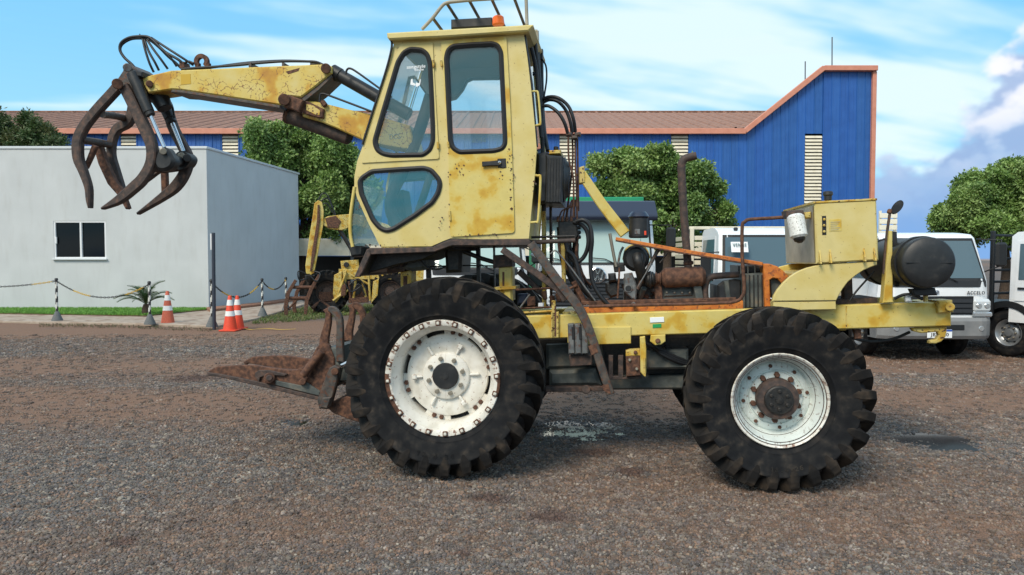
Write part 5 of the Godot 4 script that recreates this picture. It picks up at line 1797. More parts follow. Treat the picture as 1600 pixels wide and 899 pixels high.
func tractor_wheels(base: float) -> void:
	var W := 0.47
	var R := 0.836
	var hw := W / 2
	var nut := MB.new().cyl(Vector3(0, 0, -0.01), Vector3(0, 0, 0.028), 0.021, 0.019, 6, 0.004).mesh()
	var bigcl := MB.new().box(Vector3(0, 0, 0.012), Vector3(0.046, 0.042, 0.014), 0.004).mesh()
	var clamp_head := MB.new().box(Vector3(0, 0, 0.018), Vector3(0.026, 0.024, 0.02), 0.005).mesh()
	var made: Array = []
	# front: wide white rim held by clamps
	var o := node("front_wheel", T, Vector3(-0.045, R, -hw))
	big_tyre(o, R, W, 0.475, 26)
	var rim := MB.new()
	rim.lathe(PackedVector2Array([Vector2(0.462, 0.10), Vector2(0.482, 0.162), Vector2(0.486, 0.176), Vector2(0.480, 0.184), Vector2(0.446, 0.182), Vector2(0.436, 0.176)]), Transform3D(), 96, 0.7)
	put("rim_flange", rim, M.rim_ring, o)
	put("rim_barrel", MB.new().lathe(PackedVector2Array([Vector2(0.436, 0.176), Vector2(0.428, 0.14), Vector2(0.398, 0.11), Vector2(0.388, 0.06), Vector2(0.386, -0.12)]), Transform3D(), 96, 0.7), M.rim_white, o)
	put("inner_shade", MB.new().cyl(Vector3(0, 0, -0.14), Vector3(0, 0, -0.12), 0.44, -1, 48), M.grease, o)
	# disc, cut away at its edge into windows
	var disc := MB.new()
	disc.lathe(PackedVector2Array([Vector2(0.352, 0.015), Vector2(0.348, 0.04), Vector2(0.32, 0.052), Vector2(0.205, 0.066), Vector2(0.2, 0.062)]), Transform3D(), 96, 0.6)
	disc.lathe(PackedVector2Array([Vector2(0.2, 0.0), Vector2(0.352, -0.01), Vector2(0.352, 0.015)]), Transform3D(), 96, 0.6)
	put("disc", disc, M.rim_white, o)
	for k in 6:
		var a := TAU * (k + 0.28) / 6
		var tab := MB.new().lathe(PackedVector2Array([Vector2(0.34, 0.012), Vector2(0.392, 0.002), Vector2(0.392, 0.024), Vector2(0.34, 0.036)]), Transform3D(), 8, 0.9, a - 0.30, a + 0.30)
		put("disc_tab", tab, M.rim_white, o)
		for q in [-0.09, 0.09]:
			var e := put_mesh("tab_bolt", nut, M.rust, o)
			e.position = Vector3(cos(a + q) * 0.365, sin(a + q) * 0.365, 0.03)
	put("hub_plate", MB.new().lathe(PackedVector2Array([Vector2(0.204, 0.055), Vector2(0.2, 0.088), Vector2(0.19, 0.095), Vector2(0.1, 0.1), Vector2(0.1, 0.06)]), Transform3D(), 64, 0.6), M.rim_white, o)
	put("hub_cap", MB.new().lathe(PackedVector2Array([Vector2(0.112, 0.09), Vector2(0.111, 0.118), Vector2(0.104, 0.126), Vector2(0.03, 0.128), Vector2(0.026, 0.133), Vector2(0, 0.134)]), Transform3D(), 48, 0.93), M.black_paint, o)
	for k in 8:
		var a := TAU * (k + 0.35) / 8
		var e := put_mesh("hub_nut", nut, M.bolt, o)
		e.position = Vector3(cos(a) * 0.15, sin(a) * 0.15, 0.098)
	for k in 6:
		var a := TAU * (k + 0.06) / 6
		var lug := MB.new().box(Vector3(0.245, 0, 0.075), Vector3(0.085, 0.022, 0.035), 0.008)
		if k % 2 == 1:
			lug.box(Vector3(0.275, 0, 0.09), Vector3(0.04, 0.045, 0.03), 0.008)
		var e := put("wedge_lug", lug, M.rim_ring if k % 2 else M.rim_white, o)
		e.basis = Basis(Vector3.BACK, a)
	for k in 20:
		var a := TAU * (k + 0.2) / 20
		var e := put_mesh("rim_clamp", bigcl, M.rim_ring, o)
		e.material_override = M.rust
		e.transform = Transform3D(Basis(Vector3.BACK, a), Vector3(cos(a) * 0.459, sin(a) * 0.459, 0.178))
		var hd := put_mesh("clamp_head", clamp_head, M.rim_white, o)
		hd.transform = e.transform
	# the middle sits deep in the dish
	for e in o.get_children():
		for called in ["disc", "tab_bolt", "hub_", "wedge_lug"]:
			if String(e.name).begins_with(called):
				e.position.z -= 0.06
	put("rust_arc", MB.new().lathe(PackedVector2Array([Vector2(0.45, 0.182), Vector2(0.452, 0.1865), Vector2(0.476, 0.1875), Vector2(0.4865, 0.18), Vector2(0.485, 0.172)]), Transform3D(), 24, 0.5, PI * 0.98, PI * 1.24), M.rust, o)
	put("rust_arc", MB.new().lathe(PackedVector2Array([Vector2(0.462, 0.182), Vector2(0.464, 0.1863), Vector2(0.477, 0.187), Vector2(0.4865, 0.18), Vector2(0.485, 0.172)]), Transform3D(), 16, 0.5, -0.3, 0.12), M.rust, o)
	around("tyre_lettering", "18.4-34", 0.64, hw * 0.995, -0.3, 0.075, 0.06, M.tyre, o)
	made.append([o, R])
	# rear: pale stepped rim with rusty nuts
	var R2 := 0.72
	var q := node("rear_wheel", T, Vector3(base + 0.03, R2, -hw))
	big_tyre(q, R2, W, 0.365, 25)
	put("rim_flange", MB.new().lathe(PackedVector2Array([Vector2(0.35, 0.10), Vector2(0.368, 0.176), Vector2(0.373, 0.190), Vector2(0.366, 0.198), Vector2(0.352, 0.19), Vector2(0.345, 0.17)]), Transform3D(), 96, 0.7), M.rim_ring, q)
	put("rim_barrel", MB.new().lathe(PackedVector2Array([Vector2(0.345, 0.17), Vector2(0.335, 0.165), Vector2(0.33, 0.11), Vector2(0.312, 0.098), Vector2(0.306, 0.04), Vector2(0.29, 0.03), Vector2(0.286, -0.01), Vector2(0.272, -0.02)]), Transform3D(), 96, 0.5), M.rim_cold, q)
	for g in [[0.348, 0.183], [0.333, 0.157], [0.303, 0.032]]:
		put("rim_groove", MB.new().lathe(PackedVector2Array([Vector2(g[0] - 0.004, g[1]), Vector2(g[0] - 0.004, g[1] + 0.006), Vector2(g[0] + 0.001, g[1] + 0.006)]), Transform3D(), 96, 0.2), M.rust_dark, q)
	put("disc", MB.new().lathe(PackedVector2Array([Vector2(0.274, -0.03), Vector2(0.274, -0.012), Vector2(0.268, -0.004), Vector2(0.222, 0.01), Vector2(0.216, 0.0), Vector2(0.208, 0.0), Vector2(0.202, 0.026), Vector2(0.15, 0.03), Vector2(0.15, -0.02)]), Transform3D(), 96, 0.6), M.rim_cold, q)
	put("hub_drum", MB.new().lathe(PackedVector2Array([Vector2(0.162, 0.04), Vector2(0.16, 0.12), Vector2(0.152, 0.135), Vector2(0.112, 0.14), Vector2(0.108, 0.148)]), Transform3D(), 64, 0.6), M.rust_dark, q)
	put("hub_cap", MB.new().lathe(PackedVector2Array([Vector2(0.112, 0.14), Vector2(0.11, 0.158), Vector2(0.1, 0.166), Vector2(0.03, 0.168), Vector2(0.028, 0.176), Vector2(0, 0.178)]), Transform3D(), 48, 0.93), M.grease, q)
	var bignut := MB.new().cyl(Vector3(0, 0, -0.01), Vector3(0, 0, 0.04), 0.025, 0.021, 6, 0.005).mesh()
	for k in 10:
		var a := TAU * (k + 0.45) / 10
		put_mesh("hub_nut", bignut, M.rust, q).position = Vector3(cos(a) * 0.182, sin(a) * 0.182, 0.026)
	var small := MB.new().cyl(Vector3(0, 0, -0.01), Vector3(0, 0, 0.016), 0.016, 0.014, 8, 0.004).mesh()
	for k in 8:
		var a := TAU * (k + 0.2) / 8
		put_mesh("rim_bolt", small, M.rust, q).position = Vector3(cos(a) * 0.248, sin(a) * 0.248, 0.002)
	for k in 6:
		var a := TAU * (k + 0.5) / 6
		put_mesh("cap_bolt", small, M.grease, q).position = Vector3(cos(a) * 0.07, sin(a) * 0.07, 0.166)
	put("hub_back", MB.new().cyl(Vector3(0, 0, -0.1), Vector3(0, 0, -0.02), 0.33, -1, 40), M.grease, q)
	around("tyre_lettering", "18.4-26", 0.53, hw * 1.0, -0.12, 0.07, 0.05, M.lug, q)
	made.append([q, R2])
	# the two wheels of the far side are turned round
	var wide := 2.38
	for m in made:
		var c: Node3D = m[0].duplicate()
		c.name = m[0].name
		T.add_child(c, true)
		c.transform = Transform3D(Basis(Vector3.UP, PI), Vector3(m[0].position.x, m[1], -wide + hw))
	# axles
	put("front_axle", MB.new().cyl(Vector3(0, R, -0.4), Vector3(0, R, -wide + 0.4), 0.16, -1, 24), M.oily_grey, T)
	put("rear_axle", MB.new().cyl(Vector3(base, R2, -0.4), Vector3(base, R2, -wide + 0.4), 0.15, -1, 24), M.oily_grey, T)
	put("front_differential", MB.new().ball(Vector3(0, R, -wide / 2), Vector3(0.32, 0.3, 0.34), 20), M.oily_grey, T)
	put("rear_differential", MB.new().ball(Vector3(base, R2, -wide / 2), Vector3(0.3, 0.3, 0.34), 20), M.oily_grey, T)

func tractor_chassis() -> void:
	# the near rail and its far twin
	var rail := [640, 502, 820, 494, 1000, 488, 1176, 483, 1209, 484, 1307, 477, 1484, 472, 1487, 477, 1487, 510, 1307, 515, 1240, 519, 1100, 522, 986, 525, 842, 530, 640, 536]
	pr("near_rail", rail, 0.74, 0.12, M.yellow, 0.01)
	var far := TF.poly(rail, 0.74)
	put("far_rail", MB.new().prism(far, -1.70, -1.58, 0.01), M.yellow, T)
	pr("rail_patch", [887, 512, 986, 511, 986, 537, 920, 539, 887, 536], 0.725, 0.02, M.yellow, 0.004)
	pr("maker_plate", [1015.5, 496.5, 1037.5, 495.5, 1038, 503.5, 1016, 504.5], 0.732, 0.01, M.decal_white, 0.001)
	pr("green_label", [1020, 507, 1033.5, 506.2, 1033.5, 512, 1020, 512.8], 0.734, 0.008, M.decal_green, 0.001)
	for q in [[861, 488, 873, 528], [862, 470, 868, 528]]:
		pr("rail_rib", [q[0], q[1], q[2], q[1] - 0.5, q[2], q[3], q[0], q[3] + 0.4], 0.71, 0.04, M.yellow_worn, 0.004)
	pr("rust_slot", [866.5, 478, 869, 478, 869, 526, 866.5, 526], 0.705, 0.01, M.rust, 0.002)
	# bracket with an eye under the rail
	pr("eye_bracket", [1017, 524, 1040, 523, 1040, 534, 1033, 539, 1024, 540, 1016, 534], 0.73, 0.04, M.yellow)
	pin("eye_bolt", 1028, 533, 0.73, 4, 0.02, M.rust)
	# cross members
	for x in [0.35, 0.95, 1.7, 2.5, 3.3]:
		put("cross_member", MB.new().box(Vector3(x, 1.27, -1.22), Vector3(0.12, 0.14, 0.76), 0.01), M.yellow_worn, T)
	# drive line and boxes hanging in the belly
	pr("transfer_case", [853, 540, 940, 536, 945, 572, 900, 576, 853, 578], 0.95, 0.5, M.oily_grey, 0.03)
	pr("lower_case", [858, 580, 930, 577, 940, 603, 858, 604], 0.85, 0.6, M.oily_grey, 0.03)
	pr("belly_beam", [852, 605, 938, 604, 945, 612, 852, 613], 0.8, 0.1, M.rust_dark)
	pin("beam_clamp", 916, 609, 0.8, 7, 0.04, M.rust_dark)
	pr("axle_beam", [944, 588, 1078, 586, 1078, 609, 944, 610], 1.0, 0.3, M.oily_grey, 0.02)
	pr("grey_tank", [1010, 548, 1076, 546, 1076, 577, 1010, 578], 0.9, 0.5, M.oily_grey, 0.02)
	pr("dark_gearbox", [640, 530, 1100, 522, 1120, 600, 960, 606, 640, 600], 1.1, 0.3, M.grease, 0.03)
	# stacked counter blocks
	for i in 3:
		pr("grey_block", [887 + i * 10.5, 507, 896.5 + i * 10.5, 506.5, 898 + i * 10.5, 553, 888.5 + i * 10.5, 553.5], 0.60, 0.13, M.grey_steel, 0.008)
	pr("block_slot", [893, 511, 897, 511, 898, 531, 894, 531], 0.596, 0.01, M.black_paint, 0.002)
	pr("block_slot", [904, 511, 908, 511, 909, 531, 905, 531], 0.596, 0.01, M.black_paint, 0.002)
	pr("rusty_foot", [889, 556, 925, 555, 925, 571, 891, 573], 0.66, 0.12, M.rust_dark)
	# brackets to the right of the ladder
	pr("bracket_frame", [951, 556, 958, 556, 958, 588, 966, 588, 966, 556, 974, 556, 974, 590, 1002, 588, 1002, 592, 951, 594], 0.72, 0.06, M.rust_dark, 0.004)
	pr("rust_box", [978, 557, 1000, 556, 1001, 587, 979, 589], 0.68, 0.14, M.rust, 0.006)
	pin("box_bolt", 984, 563, 0.68, 2.6, 0.02, M.bolt)
	pin("box_bolt", 995, 577, 0.68, 2.6, 0.02, M.bolt)
	pr("yellow_plate", [978, 549, 984, 547, 1000, 546, 1001, 556, 978, 557], 0.68, 0.1, M.yellow_worn, 0.004)
	pin("plate_bolt", 993, 551, 0.68, 3, 0.02, M.rust)
	pr("hanger", [1000, 527, 1008, 526, 1010, 546, 1010, 584, 1006, 588, 1001, 582], 0.66, 0.05, M.yellow, 0.006)
	rod("hanger_pin", [1007, 560, 0.65, 1008, 588, 0.65], 1.6, M.yellow_worn)
	for k in 3:
		rod("belly_hose", [1008 + k * 2, 536, 0.8 + k * 0.05, 1035, 548 + k * 3, 0.85, 1066, 562 + k * 3, 0.9, 1095, 566 + k * 2, 1.0], 3, M.hose, 6)
	for k in 2:
		rod("axle_hose", [1040, 538 + 4 * k, 1.0, 1062, 556 + 2 * k, 1.0, 1082, 560, 1.0], 2.4, M.hose, 6)
	# pillar between wheel and cab, and the small shelf behind it
	pr("yellow_pillar", [779, 418, 800, 416, 801, 470, 781, 472], 0.95, 0.2, M.yellow, 0.01)
	pr("pillar_slot", [785, 425, 788, 425, 788, 447, 785, 447], 0.945, 0.01, M.rust, 0.001)
	pr("pillar_cap", [770, 399, 800, 397, 800, 417, 770, 419], 0.93, 0.25, M.rust_dark, 0.008)
	pr("pillar_shelf", [772, 449, 806, 447, 806, 452, 772, 454], 0.9, 0.3, M.yellow_worn, 0.004)
	pr("pillar_foot", [787, 453, 798, 452, 800, 500, 788, 500], 0.93, 0.16, M.yellow, 0.01)
	pr("front_pillar", [625, 424, 642, 422, 642, 500, 627, 500], 1.0, 0.2, M.yellow_worn, 0.01)
	pr("pillar_rust", [630, 432, 636, 431, 636, 455, 630, 456], 0.995, 0.01, M.rust, 0.001)
	pr("pillar_base", [614, 456, 646, 454, 646, 459, 614, 461], 0.95, 0.3, M.yellow_worn, 0.004)
	rod("shelf_bar", [812, 489, 0.8, 862, 486, 0.8], 1.6, M.yellow_worn)
	rod("shelf_bar", [812, 482, 0.85, 862, 480, 0.85], 1.4, M.rust)
	rod("shelf_bar", [806, 453, 0.85, 870, 450, 0.85], 1.8, M.rust)
	rod("shelf_brace", [812, 482, 0.82, 828, 460, 0.82], 1.5, M.grey_steel)
	pr("shelf_plate", [824, 464, 836, 463, 836, 478, 824, 479], 0.9, 0.04, M.rust)
	pr("blue_can", [808, 460, 824, 459, 824, 476, 808, 477], 1.0, 0.1, M.truck_navy, 0.02)
	pr("white_valve", [841, 474, 849, 473.5, 849, 480, 841, 480], 0.86, 0.05, M.decal_white)

func tractor_ladder() -> void:
	flat_bar("ladder_rail", [829, 380, 866, 432, 899, 474, 912, 496, 925, 528, 940, 575, 954, 617], [13, 14, 14, 14, 13, 13, 13], 0.52, 0.05, M.dark_steel, 0.006, 3)
	pr("rail_rust", [919, 541, 931, 538, 935, 551, 924, 556], 0.516, 0.01, M.rust, 0.002)
	pr("rail_rust", [938, 604, 951, 600, 955, 617, 946, 613], 0.516, 0.01, M.rust, 0.002)
	flat_bar("ladder_brace", [784, 390, 830, 422, 872, 452, 884, 470], [10, 10, 11, 11], 0.56, 0.06, M.rust_dark, 0.006)
	flat_bar("far_ladder_rail", [829, 380, 866, 432, 899, 474, 912, 496, 925, 528], [13, 14, 14, 14, 13], 0.95, 0.05, M.rust_dark, 0.006, 3)
	for q in [[846, 404], [872, 440], [905, 485]]:
		rod("rung", [q[0], q[1], 0.55, q[0], q[1], 0.95], 2.5, M.dark_steel)

func tractor_engine() -> void:
	# orange bed and rusty rail
	pr("orange_bed", [910, 480, 962, 478, 1000, 474, 1170, 470, 1180, 484, 1000, 490, 910, 494], 0.92, 0.5, M.orange, 0.008)
	pr("bed_lip", [908, 471, 1150, 465, 1152, 471, 908, 477], 0.9, 0.06, M.rust, 0.006)
	pin("lip_box", 990, 476, 0.88, 4, 0.03, M.grey_steel)
	rod("guard_rail", [1240, 338.5, 0.78, 1205, 341, 0.78, 1172, 343, 0.78, 1164, 347, 0.78, 1160, 354, 0.78, 1160, 400, 0.78, 1163, 448, 0.78, 1160, 463, 0.78, 1150, 471, 0.78, 1120, 474, 0.78, 1000, 477, 0.78, 920, 479, 0.78], 2.9, M.rust, 4)
	# engine block
	pr("engine_block", [1030, 445, 1100, 443, 1104, 472, 1030, 474], 1.05, 0.5, M.oily_grey, 0.02)
	pr("engine_head", [975, 436, 1034, 434, 1036, 474, 975, 476], 1.1, 0.45, M.grease, 0.02)
	pr("block_cover", [1038, 452, 1082, 450, 1082, 462, 1038, 464], 1.03, 0.03, M.oily_grey, 0.01)
	for x in [1042, 1054, 1066, 1078]:
		pin("cover_bolt", x, 457, 1.03, 2, 0.01, M.bolt)
	pr("gear_cover", [975, 428, 988, 426, 996, 448, 994, 470, 988, 468, 975, 456], 0.98, 0.05, M.grey_steel, 0.012)
	pin("cover_eye", 982, 451, 0.98, 5, 0.012, M.black_paint)
	pin("cover_eye_rim", 982, 451, 0.985, 7, 0.012, M.grey_steel)
	# muffler and stack
	barrel("muffler", [1034, 434.5, 1.0], [1102, 431.5, 1.0], 16, M.rust, -1.0, 0.03)
	barrel("muffler_inlet", [1021, 436, 1.0], [1035, 435, 1.0], 8, M.rust)
	for x in [1024, 1031]:
		barrel("inlet_flange", [x, 436, 1.0], [x + 2, 436, 1.0], 11, M.rust)
	rod("exhaust_stack", [1076, 424, 1.0, 1073, 390, 1.0, 1069, 340, 1.0, 1066, 290, 1.0, 1065, 262, 1.0, 1067, 252, 1.0, 1073, 247, 1.0, 1088, 243.5, 1.0], 6.3, M.rust_dark, 5, 16)
	barrel("stack_collar", [1076, 414, 1.0], [1075.5, 408, 1.0], 8, M.rust)
	rod("manifold_pipe", [1103, 470, 1.02, 1102, 455, 1.02, 1104, 440, 1.02, 1112, 433, 1.02, 1125, 431, 1.02, 1155, 429, 1.02], 5.2, M.rust_dark, 5, 12)
	pr("manifold_bracket", [1022, 440, 1034, 440, 1036, 474, 1024, 474], 1.0, 0.04, M.rust)
	pr("rear_bracket", [1083, 446, 1096, 445, 1100, 470, 1088, 470], 0.98, 0.05, M.oily_grey)
	# air cleaner with its elbow
	barrel("air_cleaner", [994, 404, 0.98], [994, 404, 1.45], 21, M.black_paint, -1.0, 0.03)
	barrel("cleaner_lid", [994, 404, 0.95], [994, 404, 0.985], 17, M.black_paint, 18.5, 0.01)
	rod("intake_elbow", [996, 400, 0.93, 997, 407, 0.90, 999, 416, 0.91, 1002, 428, 0.95, 1004, 438, 1.0], 8.5, M.grease, 5, 14)
	rod("cleaner_strap", [974, 406, 1.05, 979, 389, 1.05, 994, 382, 1.05, 1009, 389, 1.05, 1015, 404, 1.05], 1.8, M.yellow_worn, 4)
	barrel("turbo", [1008, 437, 0.98], [1024, 436, 0.98], 12, M.grease, -1.0, 0.02)
	barrel("turbo_ring", [1014, 437, 0.96], [1018, 437, 0.96], 14, M.black_paint)
	# dark glass bowl of the pre-cleaner
	barrel("precleaner_bowl", [998, 372, 1.02], [998, 340, 1.02], 15.5, M.black_paint, 15, 0.01)
	barrel("precleaner_cap", [998, 341, 1.02], [998, 331, 1.02], 17, M.truck_navy, 13, 0.012)
	pr("bowl_label", [992, 358, 1000, 358, 1000, 366, 992, 366], 0.93, 0.006, M.grey_steel, 0.001)
	pr("bowl_mark", [1004.5, 361, 1010, 361, 1010, 367.5, 1004.5, 367.5], 0.945, 0.006, M.cone_orange, 0.001)
	# beams over the engine
	flat_bar("yellow_strut", [906, 268, 940, 318, 977, 366], [15, 16, 17], 1.0, 0.1, M.yellow, 0.008)
	pr("strut_head", [903, 262, 913, 259, 914, 285, 904, 287], 0.99, 0.14, M.yellow_worn, 0.006)
	flat_bar("orange_angle", [962, 373, 1060, 391, 1192, 413], [5, 6, 6], 0.86, 0.05, M.orange, 0.004)
	flat_bar("orange_angle_flange", [962, 376, 1060, 394.5, 1192, 416], [2, 2.4, 2.4], 0.85, 0.12, M.rust, 0.002)
	rod("engine_brace", [1029, 390, 0.95, 1016, 413, 0.95, 996, 452, 0.95], 3, M.dark_steel)
	rod("engine_brace", [1043, 396, 0.98, 1036, 405, 0.98, 1031, 411, 0.98], 1.2, M.dark_steel)
	rod("thin_rod", [996, 450, 0.9, 1010, 426, 0.9, 1018, 412, 0.9], 1.2, M.grey_steel)
	# pale breather pipe
	rod("breather_pipe", [963, 417, 1.0, 960, 404, 1.0, 957, 388, 1.0, 954, 371, 1.0, 953, 365, 1.0], 2.6, M.bolt, 3)
	rod("breather_pipe", [966, 412, 1.02, 969, 396, 1.02, 974, 386, 1.02], 2.0, M.grey_steel, 3)
	rod("dip_rod", [965, 466, 0.95, 967, 440, 0.95, 968, 418, 0.95], 1.6, M.rust)
	pr("filter_head", [958, 414, 976, 412, 977, 424, 960, 426], 1.0, 0.1, M.grease, 0.01)
	pr("dark_pump", [946, 442, 966, 438, 968, 462, 954, 466, 946, 456], 1.05, 0.3, M.grease, 0.02)
	pr("alternator", [950, 428, 962, 427, 964, 440, 951, 442], 1.0, 0.2, M.black_paint, 0.02)
	# radiator and its hood
	pr("fan_shroud", [1121, 446, 1130, 439, 1148, 436, 1160, 438, 1160, 470, 1121, 472], 1.0, 0.55, M.black_paint, 0.02)
	pr("shroud_rib", [1131, 440, 1139, 438, 1143, 470, 1136, 471], 0.985, 0.03, M.oily_grey, 0.006)
	pr("radiator", [1161, 428, 1194, 426, 1197, 481, 1162, 483], 0.9, 0.75, M.oily_grey, 0.012)
	for i in 5:
		pr("radiator_rib", [1164 + i * 6.5, 430, 1166 + i * 6.5, 430, 1166.6 + i * 6.5, 480, 1164.6 + i * 6.5, 480], 0.893, 0.012, M.grease, 0.002)
	pr("radiator_cap", [1154, 415, 1190, 413, 1191, 426, 1154, 428], 1.0, 0.5, M.grease, 0.012)
	for x in [1158, 1169, 1180]:
		rod("cap_bolt", [x, 428, 0.99, x, 416, 0.99], 1.6, M.bolt)
	var hood := [1193, 412, 1203, 412.5, 1215, 416.5, 1225, 424, 1233, 433, 1222, 443, 1216, 436, 1208, 435, 1203, 438, 1205, 482, 1196, 483]
	pr("orange_hood", hood, 0.84, 0.8, M.orange, 0.008)
	pr("hood_screen", [1203, 437, 1209, 435, 1216, 437, 1222, 443, 1207, 466], 0.9, 0.6, M.oily_grey, 0.006)

func tractor_rear() -> void:
	# hydraulic oil box
	pr("oil_box", [1273, 317, 1370, 312, 1373.5, 407, 1276, 412.5], 0.6, 1.1, M.yellow_pale, 0.012)
	var side := TF.poly([1272.3, 317.5, 1276, 412.5], 0.6)
	var bx := MB.new()
	for i in 1:
		var a := side[0]
		var b := side[1]
		bx.quad(Vector3(a.x - 0.004, a.y - 0.02, -0.63), Vector3(b.x - 0.004, b.y + 0.01, -0.63), Vector3(b.x - 0.004, b.y + 0.01, -1.68), Vector3(a.x - 0.004, a.y - 0.02, -1.68))
		bx.quad(Vector3(a.x + 0.004, a.y - 0.02, -0.63), Vector3(b.x + 0.004, b.y + 0.01, -0.63), Vector3(b.x + 0.004, b.y + 0.01, -1.68), Vector3(a.x + 0.004, a.y - 0.02, -1.68))
	put("box_end_sheet", bx, M.tank_side, T)
	pr("box_rim", [1271.5, 314.8, 1371, 309.8, 1371.2, 313.2, 1271.7, 318.2], 0.592, 1.116, M.yellow_worn, 0.004)
	for q in [[1281, 391, 1284, 412], [1297, 390, 1300.5, 411], [1350, 388, 1354, 408.5], [1366, 387, 1370, 407.5]]:
		var p := TF.poly([q[0], q[1], q[2], q[3]], 0.6)
		var gm := MB.new()
		gm.prism(PackedVector2Array([Vector2(-0.6, p[0].y), Vector2(-0.6, p[1].y), Vector2(-0.545, p[1].y)]), -0.006, 0.006, 0.0, Transform3D(Basis(Vector3(0, 0, 1), Vector3.UP, Vector3(-1, 0, 0)), Vector3(p[0].x, 0, 0)))
		put("box_gusset", gm, M.yellow_worn, T)
	barrel("filler_cap", [1294, 314, 1.0], [1294, 305, 1.0], 6, M.black_paint)
	barrel("filler_cap_top", [1294, 306, 1.0], [1294, 299, 1.0], 8, M.black_paint, 7.5)
	var gauge := node("level_gauge", T)
	pr("case", [1284.5, 337.5, 1291.5, 337, 1292, 367.5, 1285, 368], 0.597, 0.02, M.black_paint, 0.004, gauge)
	for y in [343, 352.5, 362]:
		pin("sight_glass", 1288.2, y, 0.582, 2.2, 0.006, M.yellow_worn, gauge)
	pr("paper_label", [1296, 343, 1315, 342, 1315.5, 361, 1296.5, 362], 0.597, 0.006, M.yellow, 0.001)
	for i in 5:
		pr("label_line", [1298, 347 + i * 3, 1313 - (i % 3) * 2.5, 346.3 + i * 3, 1313 - (i % 3) * 2.5, 347.2 + i * 3, 1298, 347.9 + i * 3], 0.5945, 0.004, M.tank_side, 0.0)
	# return filter, white, hung from a rusty bracket
	pr("filter_bracket", [1229, 329, 1256, 328, 1258, 339, 1230, 341], 0.62, 0.2, M.rust_dark, 0.01)
	pr("filter_nut", [1255, 332, 1268, 331, 1268, 341, 1256, 342], 0.66, 0.1, M.yellow_worn, 0.01)
	barrel("return_filter", [1242.5, 336, 0.6], [1249, 372, 0.56], 13.6, M.filter_white, 13.6, 0.018)
	barrel("filter_mouth", [1249, 371.5, 0.56], [1250, 377, 0.555], 9.5, M.grease, 8.5, 0.006)
	barrel("filter_hole", [1250, 376, 0.555], [1250.4, 379, 0.55], 5.5, M.rust_dark)
	# arched stand
	var arch := [1207, 471, 1209, 463, 1215, 453, 1224, 442, 1235, 432, 1248, 424, 1262, 418.5, 1283, 413.5, 1330, 411, 1371, 408.5, 1371, 414, 1360, 418, 1349, 423, 1337, 431, 1325, 441, 1317, 452, 1311, 462, 1307, 470]
	pr("arched_stand", arch, 0.62, 0.05, M.yellow_pale, 0.006)
	put("far_arched_stand", MB.new().prism(TF.poly(arch, 0.62), -1.68, -1.63, 0.006), M.yellow, T)
	pr("stand_foot", [1208, 472.3, 1306.5, 471, 1307, 484, 1209, 486], 0.63, 0.12, M.yellow_pale, 0.006)
	pr("stand_floor", [1240, 428, 1330, 418, 1330, 422, 1240, 432], 0.7, 0.9, M.yellow_worn)
	pr("rust_stay", [1318, 432, 1332, 428, 1334, 474, 1320, 475], 0.9, 0.1, M.rust_dark, 0.008)
	pr("rust_shelf", [1306, 468, 1372, 465, 1372, 474, 1306, 478], 0.85, 0.5, M.rust_dark, 0.006)
	rod("sling_hose", [1366, 424, 0.75, 1352, 440, 0.75, 1338, 456, 0.75, 1328, 470, 0.75], 1.6, M.hose, 4)
	# black air tank that lies across the frame
	var c := TF.pt(1452, 410.5, 0.42)
	var r := 43.0 * TF.px(1452, 410.5, 0.42)
	var tank := MB.new()
	tank.lathe(PackedVector2Array([Vector2(r * 0.99, -1.12), Vector2(r * 0.99, -0.16), Vector2(r, -0.05), Vector2(r * 0.985, -0.012), Vector2(r * 0.93, 0.0), Vector2(r * 0.6, 0.012), Vector2(r * 0.3, 0.018), Vector2(0, 0.019)]), Transform3D(Basis(), c), 56, 0.7)
	tank.lathe(PackedVector2Array([Vector2(0, -1.17), Vector2(r * 0.7, -1.16), Vector2(r * 0.99, -1.12)]), Transform3D(Basis(), c), 56, 0.7)
	put("air_tank", tank, M.black_paint, T)
	put("tank_seam", MB.new().box(c + Vector3(0, 0, 0.012), Vector3(r * 1.7, 0.008, 0.012), 0.002), M.black_paint, T)
	for z in [-0.17, -0.95]:
		put("tank_strap", MB.new().lathe(PackedVector2Array([Vector2(r * 0.99, z - 0.04), Vector2(r * 1.05, z - 0.04), Vector2(r * 1.05, z + 0.04), Vector2(r * 0.99, z + 0.04)]), Transform3D(Basis(), c), 56, 0.6), M.hose, T)
	pr("tank_saddle", [1425, 452, 1462, 450, 1466, 462, 1430, 463], 0.55, 0.1, M.rubber_seal, 0.01)
	pr("saddle_post", [1446, 458, 1451, 458, 1451, 472, 1446, 472], 0.6, 0.05, M.yellow_worn)
	rod("tank_hose", [1398, 467, 0.66, 1412, 461, 0.62, 1428, 461, 0.6, 1442, 468, 0.6], 2.6, M.hose, 5)
	pr("white_cap", [1415, 464, 1424, 463, 1426, 472, 1417, 472], 0.62, 0.05, M.decal_white, 0.01)
	# post with the tail lamp
	pr("tail_post", [1390, 360.5, 1395, 360.5, 1396, 470, 1397, 473, 1380, 474, 1381, 466], 0.66, 0.09, M.yellow, 0.006)
	pr("post_strip", [1393, 361, 1402, 362, 1404, 400, 1406, 448, 1400, 448, 1396, 400], 0.76, 0.04, M.rubber_seal, 0.006)
	rod("lamp_stalk", [1381, 428, 0.7, 1384, 385, 0.7, 1388, 352, 0.7, 1391, 332, 0.7], 2.2, M.rust_dark, 4)
	barrel("lamp_knuckle", [1389, 334, 0.7], [1392, 327, 0.7], 4, M.rust)
	var lc := TF.pt(1402, 324, 0.7)
